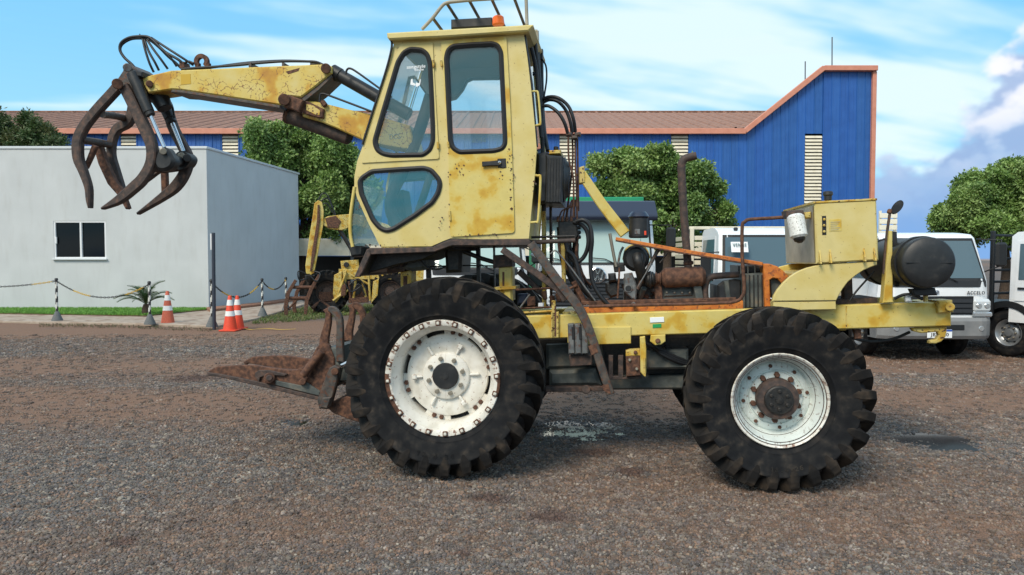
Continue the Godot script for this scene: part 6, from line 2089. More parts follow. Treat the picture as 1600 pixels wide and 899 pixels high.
	put("tail_lamp", MB.new().lathe(PackedVector2Array([Vector2(0, -0.03), Vector2(0.7, -0.025), Vector2(1.0, 0.0), Vector2(0.9, 0.02), Vector2(0, 0.03)]), Transform3D(Basis(Vector3.BACK, -0.62) * Basis.from_scale(Vector3(0.036, 0.068, 1)), lc), 28, 0.5), M.black_paint, T)
	# rear end of the rail: pin block and hook
	pr("pin_block", [1466, 470, 1489, 469, 1491, 488, 1468, 490], 0.68, 0.22, M.yellow_worn, 0.01)
	pin("block_pin", 1485, 480, 0.68, 7, 0.05, M.yellow_worn)
	pr("rail_seam", [1322, 478.5, 1323.5, 478.5, 1323.5, 513, 1322, 513], 0.737, 0.004, M.yellow_worn, 0.0)
	pr("hook_plate", [1424, 513, 1480, 511, 1480, 519, 1478, 527, 1472, 534, 1463, 537.5, 1453, 537, 1453, 533, 1464, 530, 1468, 524, 1466, 519, 1440, 521, 1428, 518], 0.78, 0.06, M.yellow_worn, 0.008)
	rod("rear_hose", [1330, 528, 1.0, 1360, 534, 1.0, 1395, 530, 1.0, 1422, 519, 1.0], 2.4, M.hose, 5)
	pr("rear_step", [1335, 515, 1346, 515, 1347, 530, 1337, 530], 0.8, 0.06, M.rust)
	pr("end_cross_beam", [1470, 476, 1485, 475, 1485, 508, 1470, 509], 0.87, 0.7, M.yellow_worn)

func tractor_cab() -> void:
	var w := 0.62
	var zn := -w
	var far := -1.60
	var shell := [618, 60, 818, 50, 824, 90, 830, 140, 835, 190, 838.5, 232, 836, 270, 832, 310, 826, 376, 704, 372.5, 692, 377, 674, 385, 594, 385.5, 576, 350, 558, 310, 553.5, 293, 553.5, 276, 558, 252, 569, 222, 595, 136]
	var wa := [641, 73.5, 629, 80, 619, 96, 600, 160, 583, 218, 583, 226, 587, 237, 597, 244, 612, 247, 663, 246, 675, 237, 680.5, 222, 680.5, 200, 678.5, 150, 676, 98, 671, 83, 661, 75]
	var wb := [694, 90, 698, 76, 708, 69, 740, 66.5, 771, 65, 781, 69, 787, 82, 790, 150, 793.5, 220, 792.5, 228, 787, 236, 773, 240, 717, 242, 705, 234, 700.5, 222, 697, 150]
	var wc := [558.5, 283, 564, 275, 580, 264.5, 620, 261.5, 663, 259, 676, 263, 689, 278, 691.5, 288, 688, 303, 678, 319, 650, 340, 617, 361, 604, 364.5, 592, 359.5, 580, 346, 561, 303]
	var ps := TF.poly(shell, w)
	var pa := rounded(TF.poly(wa, w), 0.03, 3)
	var pb := rounded(TF.poly(wb, w), 0.03, 3)
	var pc := rounded(TF.poly(wc, w), 0.03, 3)
	put("side_panel", MB.new().plate(ps, [pa, pb, pc], zn - 0.035, zn), M.yellow_pale, T)
	# the far side has one wide opening above, with a rounded lobe hanging into it
	var wf := [790, 122, 738, 123, 729, 127, 722, 141, 712, 153, 692, 159, 672, 152, 658, 132, 650, 120, 640, 122, 614, 232, 622, 243, 795, 238, 803, 228, 797, 132]
	var pf := TF.poly(wf, -far)
	put("far_side_panel", MB.new().plate(ps, [pf, pc], far, far + 0.035), M.yellow, T)
	var lin := MB.inset(MB.ccw(ps), 0.03)
	put("far_lining", MB.new().plate(lin, [pf, pc], far + 0.037, far + 0.06), M.interior, T)
	# door: raised sheet, seal, handle, hinges
	var door := node("door", T)
	var dp := TF.poly([689.5, 64.5, 791.5, 57.5, 797, 150, 800, 228, 804.5, 364, 704, 370.5, 701, 228, 695, 140], w)
	put("door_sheet", MB.new().plate(rounded(dp, 0.03, 3), [pb], zn, zn + 0.016), M.yellow, door)
	put("window_seal", MB.new().ring(pb, 0.042, zn - 0.01, zn + 0.034), M.rubber_seal, door)
	put("pane", MB.new().prism(MB.inset(MB.ccw(pb), 0.02), zn - 0.006, zn - 0.001), M.glass, door)
	var hd := node("handle", door)
	pr("base", [777, 248, 790, 247.5, 791, 262, 785, 263, 778, 262], 0.595, 0.012, M.black_paint, 0.005, hd)
	flat_bar("grip", [753, 256.5, 765, 255.5, 782, 254.5], [8, 7, 9], 0.575, 0.02, M.black_paint, 0.006, 0, hd)
	pin("lock", 780.5, 254, 0.575, 2.4, 0.006, M.chrome, hd)
	for q in [[689, 95, 690.5, 104], [702.5, 330, 703.5, 345], [700, 222, 701, 230]]:
		rod("hinge", [q[0], q[1], 0.60, q[2], q[3], 0.60], 1.9, M.yellow_worn, 0, 8, door)
	# hinged front quarter window
	var fw := node("front_side_window", T)
	var fp := TF.poly([626, 69, 676.5, 66, 679, 120, 683, 190, 686.5, 248.5, 564.5, 255, 590, 170], w)
	put("sheet", MB.new().plate(rounded(fp, 0.02, 3), [pa], zn, zn + 0.013), M.yellow_pale, fw)
	put("window_seal", MB.new().ring(pa, 0.042, zn - 0.01, zn + 0.032), M.rubber_seal, fw)
	put("pane", MB.new().prism(MB.inset(MB.ccw(pa), 0.02), zn - 0.006, zn - 0.001), M.glass, fw)
	for q in [[677, 94, 677.5, 105], [684, 222, 684.5, 232]]:
		rod("hinge", [q[0], q[1], 0.60, q[2], q[3], 0.60], 1.9, M.yellow_worn, 0, 8, fw)
	var lw := node("lower_side_window", T)
	put("window_seal", MB.new().ring(pc, 0.042, zn - 0.01, zn + 0.024), M.rubber_seal, lw)
	put("pane", MB.new().prism(MB.inset(MB.ccw(pc), 0.02), zn - 0.006, zn - 0.001), M.glass_teal, lw)
	for q in [pf, pc]:
		put("far_pane", MB.new().prism(MB.inset(MB.ccw(q), 0.01), far + 0.01, far + 0.015), M.glass, T)
		put("far_window_seal", MB.new().ring(q, 0.018, far - 0.01, far + 0.064), M.rubber_seal, T)
	var rng := RandomNumberGenerator.new()
	rng.seed = 12
	for q in [[797, 250, 4, 20, 12], [800, 285, 3, 16, 9], [717, 258, 8, 6, 5], [720, 270, 6, 4, 5], [783, 276, 5, 10, 5], [702, 300, 2, 60, 8], [690, 380, 40, 3, 10], [600, 383, 50, 2, 8], [688, 352, 3, 14, 6], [834, 250, 3, 60, 8], [560, 300, 3, 30, 6], [798, 330, 3, 30, 8], [750, 367, 46, 2, 12]]:
		for k in q[4]:
			var cx: float = q[0] + rng.randf_range(-1, 1) * q[2]
			var cy: float = q[1] + rng.randf_range(-1, 1) * q[3]
			var cs := rng.randf_range(0.5, 1.7)
			pr("paint_chip", [cx - cs, cy, cx - cs * 0.3, cy - cs * rng.randf_range(0.6, 1.6), cx + cs, cy - cs * 0.3, cx + cs * 0.4, cy + cs * rng.randf_range(0.6, 2.0)], 0.6015, 0.0012, M.rust_dark if rng.randf() < 0.6 else M.rust, 0.0)
	# marks on the glass
	var s1 := TF.pt(650, 104.5, 0.617)
	lettering("sticker_lettering", "songstyle", 0.038, M.decal_white, T, Transform3D(Basis(Vector3.BACK, 0.03), s1), "Droid Sans", true)
	lettering("sticker_small_lettering", "tractor", 0.026, M.decal_white, T, Transform3D(Basis(Vector3.BACK, 0.03), TF.pt(655, 109, 0.617)))
	pr("sticker_mark", [642, 124, 644.5, 123, 645, 129, 649, 131, 648, 134, 641, 132], 0.617, 0.002, M.decal_white, 0.0)
	pr("sticker_mark", [650, 129, 655, 130, 656, 124, 657.5, 124, 656, 133, 651, 136, 649, 133], 0.617, 0.002, M.decal_white, 0.0)
	lettering("glass_writing", "4094", 0.06, M.decal_dark, T, Transform3D(Basis(Vector3.BACK, 0.04), TF.pt(748, 220, 0.617)), "Droid Sans", false)
	lettering("glass_writing", "DC5", 0.06, M.decal_dark, T, Transform3D(Basis(Vector3.BACK, 0.04), TF.pt(617, 214, 0.617)), "Droid Sans", false)
	# roof
	pr("roof", [604, 51, 700, 45.5, 833, 38, 833.5, 41, 826, 48.5, 700, 57, 607, 61.5, 604.5, 58], 0.54, 1.16, M.yellow_pale, 0.012)
	pr("headliner", [624, 66, 814, 56, 816, 62, 622, 72], 0.66, 0.9, M.interior, 0.0)
	# front glass and its frame
	pr("front_pane", [617, 64, 620, 64, 560, 250, 557, 250], 0.68, 0.88, M.glass_ws, 0.0)
	pr("front_lower_pane", [554, 285, 556, 285, 550, 330, 549, 380, 547, 380, 548, 330], 0.68, 0.88, M.glass_ws, 0.0)
	pr("corner_pane", [555, 296, 574, 346, 592, 384.5, 549, 384.5, 548, 340], 0.63, 0.008, M.glass_ws, 0.0)
	rod("corner_post", [554, 292, 0.62, 550, 318, 0.62, 547, 345, 0.62, 547.5, 368, 0.62, 551, 386, 0.62], 2.6, M.yellow, 4)
	rod("front_hose", [607, 58, 0.60, 612, 66, 0.60, 610, 84, 0.60, 600, 120, 0.61, 583, 172, 0.61, 566, 226, 0.61], 1.7, M.hose, 4)
	pr("front_mount", [543, 384, 560, 380, 568, 386, 566, 400, 548, 402], 0.68, 0.2, M.black_paint, 0.02)
	# rear of the cab
	pr("rear_lower_panel", [833, 236, 838, 234, 831, 310, 826, 374, 821, 374, 826, 310], 0.655, 0.91, M.yellow, 0.0)
	pr("rear_pane", [815, 58, 817.5, 58, 833, 205, 836.5, 232, 834, 232, 830, 205], 0.66, 0.9, M.glass_ws, 0.0)
	for q in [0.64, 1.3, 1.53]:
		pr("rear_post", [817, 52, 821, 53, 832, 130, 840, 228, 835, 230, 827, 130], q, 0.06, M.black_paint, 0.004)
	# step plate under the cab
	pr("step_edge", [656, 387, 676, 386, 692, 379, 705, 374.5, 826, 373, 829, 379, 828, 384, 706, 384, 692, 389, 678, 394, 580, 398, 574, 392, 576, 387.5], 0.55, 0.05, M.rust_dark, 0.006)
	pr("cab_floor", [580, 389, 676, 388, 692, 381, 824, 376, 826, 383, 700, 386, 678, 393, 582, 397], 0.60, 1.05, M.grease, 0.0)
	pr("step_skirt", [573, 389, 582, 391, 566, 426, 561, 433, 553, 433], 0.55, 0.05, M.rust_dark, 0.006)
	pr("skirt_sheet", [578, 392, 583, 394, 566, 430, 560, 432], 0.6, 1.0, M.grease, 0.0)
	pr("floor_brace", [580, 396, 690, 392, 660, 406, 620, 414, 566, 430], 0.75, 0.75, M.grease, 0.01)
	pr("turntable", [694, 386, 722, 385, 720, 426, 696, 427], 0.95, 0.5, M.grease, 0.03)
	barrel("slew_ring", [708, 392, 1.15], [708, 384, 1.15], 40, M.grease)
	for q in [[664, 388, 672, 450], [743, 386, 750, 448], [770, 386, 773, 448]]:
		pr("cab_leg", [q[0], q[1], q[2] - 1, q[1], q[2], q[3], q[0] + 2, q[3]], 1.1, 0.07, M.grease, 0.004)
	rod("leg_brace", [722, 392, 1.0, 752, 404, 1.0, 776, 411, 1.0], 3.6, M.grease)
	rod("leg_tie", [672, 417, 1.05, 720, 415, 1.05, 775, 416, 1.05], 1.2, M.grease)
	rod("wiring", [655, 404, 0.8, 668, 418, 0.85, 684, 421, 0.85, 698, 416, 0.9], 1.4, M.hose, 4)
	pr("gear_cluster", [640, 400, 664, 398, 666, 420, 645, 424, 626, 420], 0.9, 0.4, M.oily_grey, 0.03)
	pr("side_motor", [602, 408, 628, 405, 630, 424, 604, 428], 0.9, 0.3, M.rust_dark, 0.03)
	# inside
	rod("control_column", [672, 150, 1.2, 655, 205, 1.15, 634, 260, 1.1, 612, 305, 1.05, 612, 335, 1.0, 630, 362, 1.0], 9, M.interior_dark, 5, 12)
	rod("control_lever", [676, 262, 1.0, 664, 300, 1.0, 650, 340, 1.0], 5.5, M.interior_dark, 0, 10)
	pr("seat_back", [748, 262, 778, 255, 786, 318, 752, 326], 0.9, 0.45, M.interior_dark, 0.05)
	pr("seat_cushion", [700, 318, 782, 314, 784, 336, 702, 340], 0.88, 0.5, M.interior_dark, 0.05)
	pr("dash", [606, 300, 628, 296, 634, 340, 622, 366, 604, 350], 1.15, 0.3, M.interior_dark, 0.03)
	# grab rails
	rod("grab_rail", [829, 143, 0.64, 838, 143, 0.66, 841, 148, 0.66, 844.5, 190, 0.66, 842, 195, 0.66, 834, 196.5, 0.64], 1.7, M.yellow, 3)
	rod("grab_rail", [831, 274, 0.63, 841, 275, 0.64, 844.5, 280, 0.64, 841, 342, 0.64, 837, 347, 0.64, 827, 348, 0.63], 2.0, M.yellow, 3)
	# roof rack: two bent rails and bars across
	var near_rail := [659, 46, 0.62, 676, 28, 0.62, 690, 10, 0.62, 698, 4.5, 0.62, 712, 2.3, 0.62, 743, -0.5, 0.62, 785, -3, 0.62, 822, -5, 0.62]
	var lp := TF.path(near_rail)
	var rr := 2.6 * TF.px(659, 46, 0.62)
	var shift := Vector3(0, 0, -0.98)
	var rack := node("roof_rack", T)
	for z in 2:
		var path := PackedVector3Array()
		for p in lp:
			path.append(p + shift * z)
		put("rack_rail", MB.new().tube(curve(path, 4), rr, 10), M.tank_side, rack)
		var a := TF.pt(822, -5, 0.62) + shift * z
		var b := TF.pt(823.5, 39, 0.62) + shift * z
		put("rack_post", MB.new().tube(PackedVector3Array([a, b]), rr, 10), M.tank_side, rack)
	for q in [[676, 28], [698, 5], [733, 0.5], [768, -2], [803, -4]]:
		var a := TF.pt(q[0], q[1], 0.62)
		put("rack_bar", MB.new().tube(PackedVector3Array([a, a + shift]), rr * 0.95, 8), M.dark_steel, rack)
	# lamp box and beacon
	pr("lamp_box", [704.5, 30, 768, 26.5, 771, 41, 704.5, 44.5], 0.9, 0.16, M.black_paint, 0.01)
	barrel("beacon_foot", [758, 41, 0.95], [770, 38, 0.95], 4, M.black_paint)
	barrel("beacon", [779, 40.5, 0.86], [778, 25.5, 0.86], 9.6, M.beacon, 8.8, 0.012)

func tractor_plumbing() -> void:
	tractor_ladder()
	# oil cooler behind the cab
	pr("cooler_frame", [838.5, 239, 856, 237, 857, 316, 841, 318], 0.72, 0.62, M.black_paint, 0.02)
	pr("cooler_core", [853, 242, 880, 244, 877, 318, 851, 318], 0.70, 0.62, M.black_paint, 0.012)
	for i in 5:
		pr("cooler_fin", [855 + i * 4.5, 247, 856.5 + i * 4.5, 247, 855 + i * 4.5, 315, 853.5 + i * 4.5, 315], 0.692, 0.012, M.grease, 0.002)
	barrel("cooler_fan", [878, 281, 1.0], [890, 281, 1.0], 36, M.black_paint, 30, 0.03)
	pr("cooler_cap", [858, 235, 876, 234, 876, 240, 858, 241], 0.75, 0.4, M.yellow_worn)
	barrel("cooler_knob", [869, 235, 0.9], [869, 229, 0.9], 4, M.grease)
	# hoses up the back of the cab
	for q in [[840, 70, 1.3, 843, 130, 1.2, 846, 190, 1.1, 848, 240, 1.05, 846, 300, 1.0], [836, 66, 1.0, 842, 120, 1.0, 846, 175, 0.95, 848, 240, 0.95, 850, 330, 0.95], [846, 90, 1.5, 847, 150, 1.4, 850, 200, 1.2, 856, 236, 1.0], [830, 74, 0.8, 838, 110, 0.85, 842, 160, 0.85, 846, 215, 0.85]]:
		rod("riser_hose", q, 3.2, M.hose, 5)
	rod("lamp_cable", [846, 92, 1.4, 853, 103, 1.4, 854, 125, 1.4, 850, 152, 1.35], 1.4, M.hose, 5)
	pr("lamp_block", [842, 76, 848, 76, 848, 92, 843, 92], 1.35, 0.08, M.black_paint)
	pr("blue_coupling", [832, 112, 837, 112, 837, 117, 832, 117], 0.9, 0.05, M.truck_navy)
	for q in [[846, 158, 1.0, 856, 152, 0.95, 872, 153, 0.9, 888, 166, 0.9, 896, 186, 0.9, 899, 206, 0.95], [846, 162, 1.0, 858, 156, 1.0, 872, 159, 0.98, 884, 172, 0.98, 891, 190, 0.98, 894, 208, 1.0], [848, 166, 0.9, 858, 166, 0.88, 872, 176, 0.86, 882, 192, 0.86, 888, 212, 0.9]]:
		rod("arched_hose", q, 2.7, M.hose, 6)
	# rusty pipes down to the valves
	for q in [[899, 206, 0.95, 899, 250, 0.95, 901, 300, 0.95, 902, 345, 0.95], [894, 208, 1.0, 895, 250, 1.0, 890, 300, 1.0, 884, 345, 1.0], [888, 212, 0.9, 889, 250, 0.9, 896, 280, 0.9, 896, 340, 0.9], [902, 208, 0.98, 903, 260, 0.98, 904, 330, 0.98]]:
		rod("rust_pipe", q, 1.5, M.rust, 4, 8)
	for q in [[884, 207], [898, 207], [893, 212]]:
		pr("pipe_clamp", [q[0], q[1], q[0] + 9, q[1] - 1, q[0] + 9, q[1] + 4, q[0], q[1] + 5], 0.88, 0.1, M.dark_steel)
	pr("valve_bank", [872, 346, 900, 343, 904, 368, 898, 377, 872, 376], 0.95, 0.3, M.grease, 0.012)
	for i in 4:
		barrel("valve_spool", [896, 349 + i * 7.5, 0.95 + 0.04 * i], [908, 348 + i * 7.5, 0.95 + 0.04 * i], 3, M.black_paint)
		barrel("valve_nut", [872 + i * 7, 347, 0.96], [872 + i * 7, 338, 0.96], 2.6, M.rust, 2.0)
	rod("valve_rail", [826, 379, 0.78, 860, 377.5, 0.78, 899, 376, 0.78], 3.6, M.rust_dark)
	rod("valve_rail", [830, 371, 0.85, 898, 369, 0.85], 2.0, M.grease)
	for i in 5:
		rod("small_pipe", [874 + i * 6, 340, 0.97, 878 + i * 5, 330 - i * 2, 0.95, 890 + i * 3, 322, 0.95, 894 + i * 2, 312, 0.95], 1.2, M.rust, 4, 7)
	pr("valve_post", [846, 322, 852, 322, 853, 480, 847, 480], 1.05, 0.1, M.yellow_worn)
	pr("valve_post", [858, 320, 862, 320, 863, 480, 859, 480], 1.2, 0.06, M.rust_dark)
	pr("valve_post", [876, 380, 883, 380, 884, 448, 878, 448], 1.0, 0.08, M.yellow_worn)
	# loops of black hose beside the engine
	for q in [[900, 346, 0.9, 912, 344, 0.88, 922, 354, 0.88, 925, 376, 0.88, 923, 400, 0.9, 924, 430, 0.9, 930, 450, 0.9, 944, 470, 0.9, 956, 480, 0.92], [896, 347, 0.95, 910, 352, 0.93, 918, 364, 0.93, 919, 384, 0.93, 912, 402, 0.95, 900, 410, 0.95, 890, 400, 0.95, 884, 380, 0.95], [886, 392, 0.9, 898, 404, 0.9, 908, 440, 0.9, 922, 462, 0.9, 936, 476, 0.95], [890, 380, 1.0, 886, 400, 1.0, 894, 430, 1.0, 916, 458, 1.0, 934, 474, 1.0]]:
		rod("looped_hose", q, 3.4, M.hose, 6)
	rod("pale_cable", [860, 397, 0.8, 868, 392, 0.8, 878, 402, 0.8, 896, 424, 0.8, 912, 446, 0.8, 930, 470, 0.8], 1.3, M.grey_steel, 5)
	rod("white_pipe", [830, 397, 0.9, 842, 404, 0.9, 845, 414, 0.9, 843, 424, 0.9], 2.4, M.decal_white, 5)
	var rng := RandomNumberGenerator.new()
	rng.seed = 31
	for k in 16:
		var x0 := rng.randf_range(872, 905)
		var y0 := rng.randf_range(352, 392)
		var x1 := rng.randf_range(898, 926)
		var y1 := rng.randf_range(440, 476)
		var ww := rng.randf_range(0.95, 1.45)
		var sag := rng.randf_range(6, 26)
		rod("bay_hose", [x0, y0, ww, lerpf(x0, x1, 0.2) - 4, lerpf(y0, y1, 0.35) + sag * 0.5, ww, lerpf(x0, x1, 0.55), lerpf(y0, y1, 0.7) + sag * 0.6, ww, x1, y1, ww], rng.randf_range(1.3, 3.0), [M.hose, M.hose, M.grease, M.rust][k % 4], 5, 8)
	for k in 10:
		var x0 := rng.randf_range(955, 1030)
		var y0 := rng.randf_range(444, 462)
		barrel("bay_fitting", [x0, y0, rng.randf_range(1.0, 1.3)], [x0 + rng.randf_range(-10, 10), y0 + rng.randf_range(8, 18), 1.1], rng.randf_range(3, 6), [M.rust_dark, M.grease, M.oily_grey, M.rust][k % 4])
	# cross stays
	flat_bar("rust_stay", [896, 440, 914, 474], [8, 8], 0.95, 0.05, M.rust)
	flat_bar("rust_stay", [888, 452, 902, 446], [4, 4], 0.93, 0.04, M.rust)
	flat_bar("rust_stay", [898, 418, 900, 474], [6, 6], 1.0, 0.05, M.rust_dark)
	flat_bar("rust_stay", [810, 424, 850, 462], [9, 9], 1.05, 0.06, M.rust_dark)
	pr("step_tread", [826, 424, 862, 440, 860, 452, 828, 444], 1.1, 0.25, M.oily_grey, 0.006)
	pr("gear_pump", [838, 424, 862, 422, 866, 446, 842, 450], 1.2, 0.3, M.rust_dark, 0.02)
	for q in [[850, 455, 1.0], [862, 462, 1.05], [872, 458, 0.98]]:
		barrel("fitting", [q[0], q[1], q[2]], [q[0] + 2, q[1] + 14, q[2]], 4.5, M.rust, 3.5)
	for q in [[905, 458, 905, 477], [918, 466, 930, 476], [948, 466, 948, 478]]:
		barrel("fitting", [q[0], q[1], 1.0], [q[2], q[3], 1.0], 4, M.rust_dark, 3)

func tractor_boom() -> void:
	# upper arm (stick): a tapering box beam
	var stick := [221, 122, 236, 117, 252, 113.5, 266, 110, 330, 107.5, 420, 103.5, 500, 100.5, 510, 99, 518, 104, 518, 114, 494, 134, 470, 152, 452, 150, 439, 151, 437, 164, 360, 152, 283, 140.5, 268, 139.5, 246, 143, 231, 145, 224, 134]
	pr("stick", stick, 1.02, 0.3, M.yellow_scratched, 0.012)
	pr("stick_flange", [268, 140, 283, 140.8, 360, 152.4, 437, 164.5, 437, 169, 360, 157, 283, 145, 266, 144], 1.0, 0.34, M.dark_steel, 0.004)
	pr("stick_brace", [470, 152, 494, 134, 517, 114, 519, 121, 498, 141, 474, 160], 1.04, 0.26, M.dark_steel, 0.006)
	pr("yellow_sticker", [282, 116.5, 297, 115.5, 298, 131, 282.5, 132.5], 1.017, 0.005, M.strap, 0.0)
	pin("tip_pin", 233, 131, 1.02, 5, 0.04, M.rust)
	pin("stick_pin", 509, 107, 1.0, 7.5, 0.05, M.rust)
	pr("gusset_rust", [446, 112, 468, 106, 466, 111, 450, 116], 1.018, 0.004, M.rust, 0.0)
	# link and lower arm (boom)
	pr("boom_arm", [472, 160, 476, 156, 494, 159, 512, 163, 540, 170, 577, 178, 640, 196, 650, 236, 600, 228, 566, 219, 524, 200, 500, 190, 472, 182], 1.08, 0.32, M.yellow_scratched, 0.012)
	flat_bar("link", [446, 157.5, 458, 161, 470, 166], [20, 18, 19], 0.98, 0.09, M.rust, 0.01)
	pin("link_pin", 443.5, 155.5, 0.98, 8.5, 0.05, M.rust)
	pr("link_cheek", [466, 158, 480, 158, 505, 170, 504, 184, 496, 184, 476, 178, 464, 172], 1.04, 0.06, M.rust, 0.008)
	pr("link_inset", [478, 163, 488, 164, 500, 173, 499, 180, 492, 179, 478, 172], 1.035, 0.01, M.yellow_worn, 0.002)
	barrel("boom_tube", [450, 181, 1.22], [548, 216, 1.22], 11, M.rust_dark, 11, 0.02)
	barrel("boom_tube_end", [447, 180, 1.22], [453, 182, 1.22], 12, M.rust)
	# dark ram from the stick to the cab
	barrel("ram_barrel", [522, 113, 1.12], [640, 180, 1.12], 9.5, M.black_paint)
	barrel("ram_collar", [518, 111, 1.12], [532, 119, 1.12], 11, M.black_paint)
	barrel("ram_eye", [507, 105, 1.12], [521, 113, 1.12], 6, M.grease)
	rod("ram_pipe", [540, 116, 1.0, 542, 109, 1.0, 547, 107, 1.0, 558, 113, 1.0, 590, 136, 1.0, 612, 152, 1.0], 1.6, M.hose, 3)
	rod("ram_pipe", [499, 160, 1.05, 500, 149, 1.05, 504, 146.5, 1.05, 516, 150, 1.05, 577, 173, 1.05, 600, 182, 1.05], 1.6, M.hose, 3)
	barrel("pipe_joint", [503, 158, 1.05], [509, 166, 1.05], 4, M.rust)
	# hoses along the top
	for k in 3:
		rod("top_hose", [283, 108, 1.08 + k * 0.07, 310, 106 + k, 1.08 + k * 0.07, 370, 102 - k, 1.08 + k * 0.07, 400, 99 - k, 1.08 + k * 0.07, 442, 96 - k * 0.5, 1.08 + k * 0.07, 480, 96, 1.08 + k * 0.07, 494, 97, 1.08 + k * 0.07, 504, 101, 1.1 + k * 0.06], 1.8, M.hose, 4)
	pr("hose_guard", [484, 95, 492, 94.5, 505, 100, 484, 101.5], 1.08, 0.2, M.dark_steel, 0.004)
	for x in [388, 440]:
		pr("hose_clip", [x, 98, x + 4, 98, x + 4, 105, x, 105], 1.05, 0.2, M.dark_steel, 0.002)
	# lifting eye
	var ec := TF.pt(315, 96.5, 1.15)
	var kp := TF.px(315, 96.5, 1.15)
	put("lifting_eye", MB.new().lathe(PackedVector2Array([Vector2(5.2 * kp, -0.02), Vector2(11 * kp, -0.02), Vector2(11 * kp, 0.02), Vector2(5.2 * kp, 0.02), Vector2(5.2 * kp, -0.02)]), Transform3D(Basis(), ec), 28, 0.5, -0.9, PI + 0.9), M.rust, T)
	pr("eye_foot", [304, 98, 310, 98, 310, 109, 304, 109], 1.13, 0.05, M.rust)
	pr("eye_foot", [320, 98, 326, 98, 326, 108, 320, 108], 1.13, 0.05, M.rust)
	# arching hoses over the head
	rod("arch_hose", [214, 112, 1.1, 206, 101, 1.1, 194, 90, 1.1, 187, 78, 1.1, 189, 67, 1.1, 200, 59.5, 1.1, 214, 57, 1.1, 230, 57.5, 1.1, 240, 64, 1.1, 256, 80, 1.1, 278, 93, 1.1, 288, 102, 1.12], 2.0, M.hose, 5)
	rod("arch_hose", [209, 104, 1.2, 196, 92, 1.2, 188, 80, 1.2, 190, 70, 1.2, 202, 62, 1.2, 216, 60, 1.2, 232, 62, 1.2, 248, 74, 1.2, 262, 88, 1.2, 274, 98, 1.2, 282, 106, 1.2], 1.8, M.hose, 5)
	for q in [[222, 57, 226, 76, 233, 98, 240, 113], [225, 60, 232, 80, 242, 98, 248, 110], [228, 60, 240, 78, 252, 94, 262, 108], [233, 60, 248, 72, 266, 90, 276, 104], [236, 59, 262, 76, 284, 90, 302, 102]]:
		rod("drop_hose", [q[0], q[1], 1.12, q[2], q[3], 1.1, q[4], q[5], 1.1, q[6], q[7], 1.14], 1.7, M.hose, 5)
	rod("hose_tie", [218, 53, 1.1, 219, 60, 1.1], 0.8, M.hose)
	pr("hose_block", [279, 97, 286, 96, 288, 106, 280, 107], 1.1, 0.12, M.rust)
	rod("short_hose", [286, 100, 1.12, 294, 96, 1.12, 302, 99, 1.12], 1.6, M.hose, 4)
	# grapple head
	pr("grapple_head", [192, 100, 200, 99, 210, 106, 222, 118, 224, 140, 214, 152, 196, 148, 180, 138, 182, 122, 190, 110], 1.02, 0.36, M.dark_steel, 0.02)
	pin("head_pin", 198.5, 105.5, 0.98, 6, 0.05, M.grey_steel)
	pin("head_pin", 183, 131, 0.96, 7.5, 0.06, M.rust)
	pr("head_block", [206, 108, 222, 112, 221, 120, 207, 118], 0.96, 0.3, M.black_paint, 0.01)
	barrel("rotator", [246, 146, 1.2], [258, 170, 1.2], 14, M.black_paint, 11)
	# rams of the grapple
	barrel("grapple_ram_barrel", [206, 114, 0.98], [233, 176, 0.98], 8.2, M.black_paint, 7.6)
	barrel("grapple_ram_gland", [229, 168, 0.98], [236, 181, 0.98], 7.2, M.black_paint, 6.4)
	barrel("grapple_ram_rod", [234, 178, 0.98], [257, 232, 0.98], 2.7, M.chrome)
	barrel("grapple_ram_barrel", [240, 130, 1.45], [266, 186, 1.45], 8.6, M.black_paint, 8)
	barrel("grapple_ram_gland", [263, 180, 1.45], [269, 192, 1.45], 7.2, M.black_paint, 6.4)
	barrel("grapple_ram_rod", [267, 188, 1.45], [287, 238, 1.45], 3.2, M.chrome)
	rod("ram_hose", [256, 146, 1.4, 268, 164, 1.4, 272, 184, 1.4], 1.6, M.hose, 4)
	# knuckles
	put("knuckle", MB.new().prism(rounded(TF.poly([242, 240, 246, 232, 254, 229, 261, 232, 266, 241, 272, 250, 268, 262, 256, 268, 244, 266, 238, 254], 0.96), 0.04, 4), -0.96 - 0.14, -0.96, 0.03), M.black_paint, T)
	put("knuckle", MB.new().prism(rounded(TF.poly([270, 246, 276, 238, 284, 235, 292, 239, 298, 246, 295, 256, 284, 266, 272, 264, 266, 256], 1.4), 0.04, 4), -1.4 - 0.14, -1.4, 0.03), M.black_paint, T)
	rod("knuckle_bar", [262, 252, 1.0, 284, 252, 1.5], 8, M.black_paint)
	pin("knuckle_pin", 254.5, 236.5, 0.95, 5, 0.03, M.bolt)
	pin("knuckle_pin", 283, 243.5, 1.39, 5, 0.03, M.bolt)
	barrel("knuckle_boss", [292, 247, 1.36], [292, 247, 1.62], 6, M.black_paint)
	# tines: near pair and far pair, each bent from flat steel with a sharpened tip
	flat_bar("grapple_tine", [184, 130, 172, 144, 150, 168, 129, 194, 118, 218, 118, 246, 126, 268, 134, 292, 135.5, 312, 137, 325], [15, 14, 14, 14, 15, 14, 11, 9, 7, 3], 1.0, 0.08, M.rust_dark, 0.012, 4)
	flat_bar("grapple_tine", [190, 134, 200, 152, 214, 182, 228, 212, 234, 232, 232, 256, 220, 278, 206, 292, 182, 312, 156, 326], [15, 16, 16, 16, 15, 15, 15, 15, 12, 3], 0.96, 0.08, M.rust_dark, 0.012, 4)
	flat_bar("grapple_tine", [206, 140, 203, 172, 196, 190, 180, 200, 172, 216, 170, 240, 176, 262, 186, 292, 196, 326], [12, 13, 14, 13, 12, 11, 10, 8, 3], 1.46, 0.08, M.rust_dark, 0.012, 4)
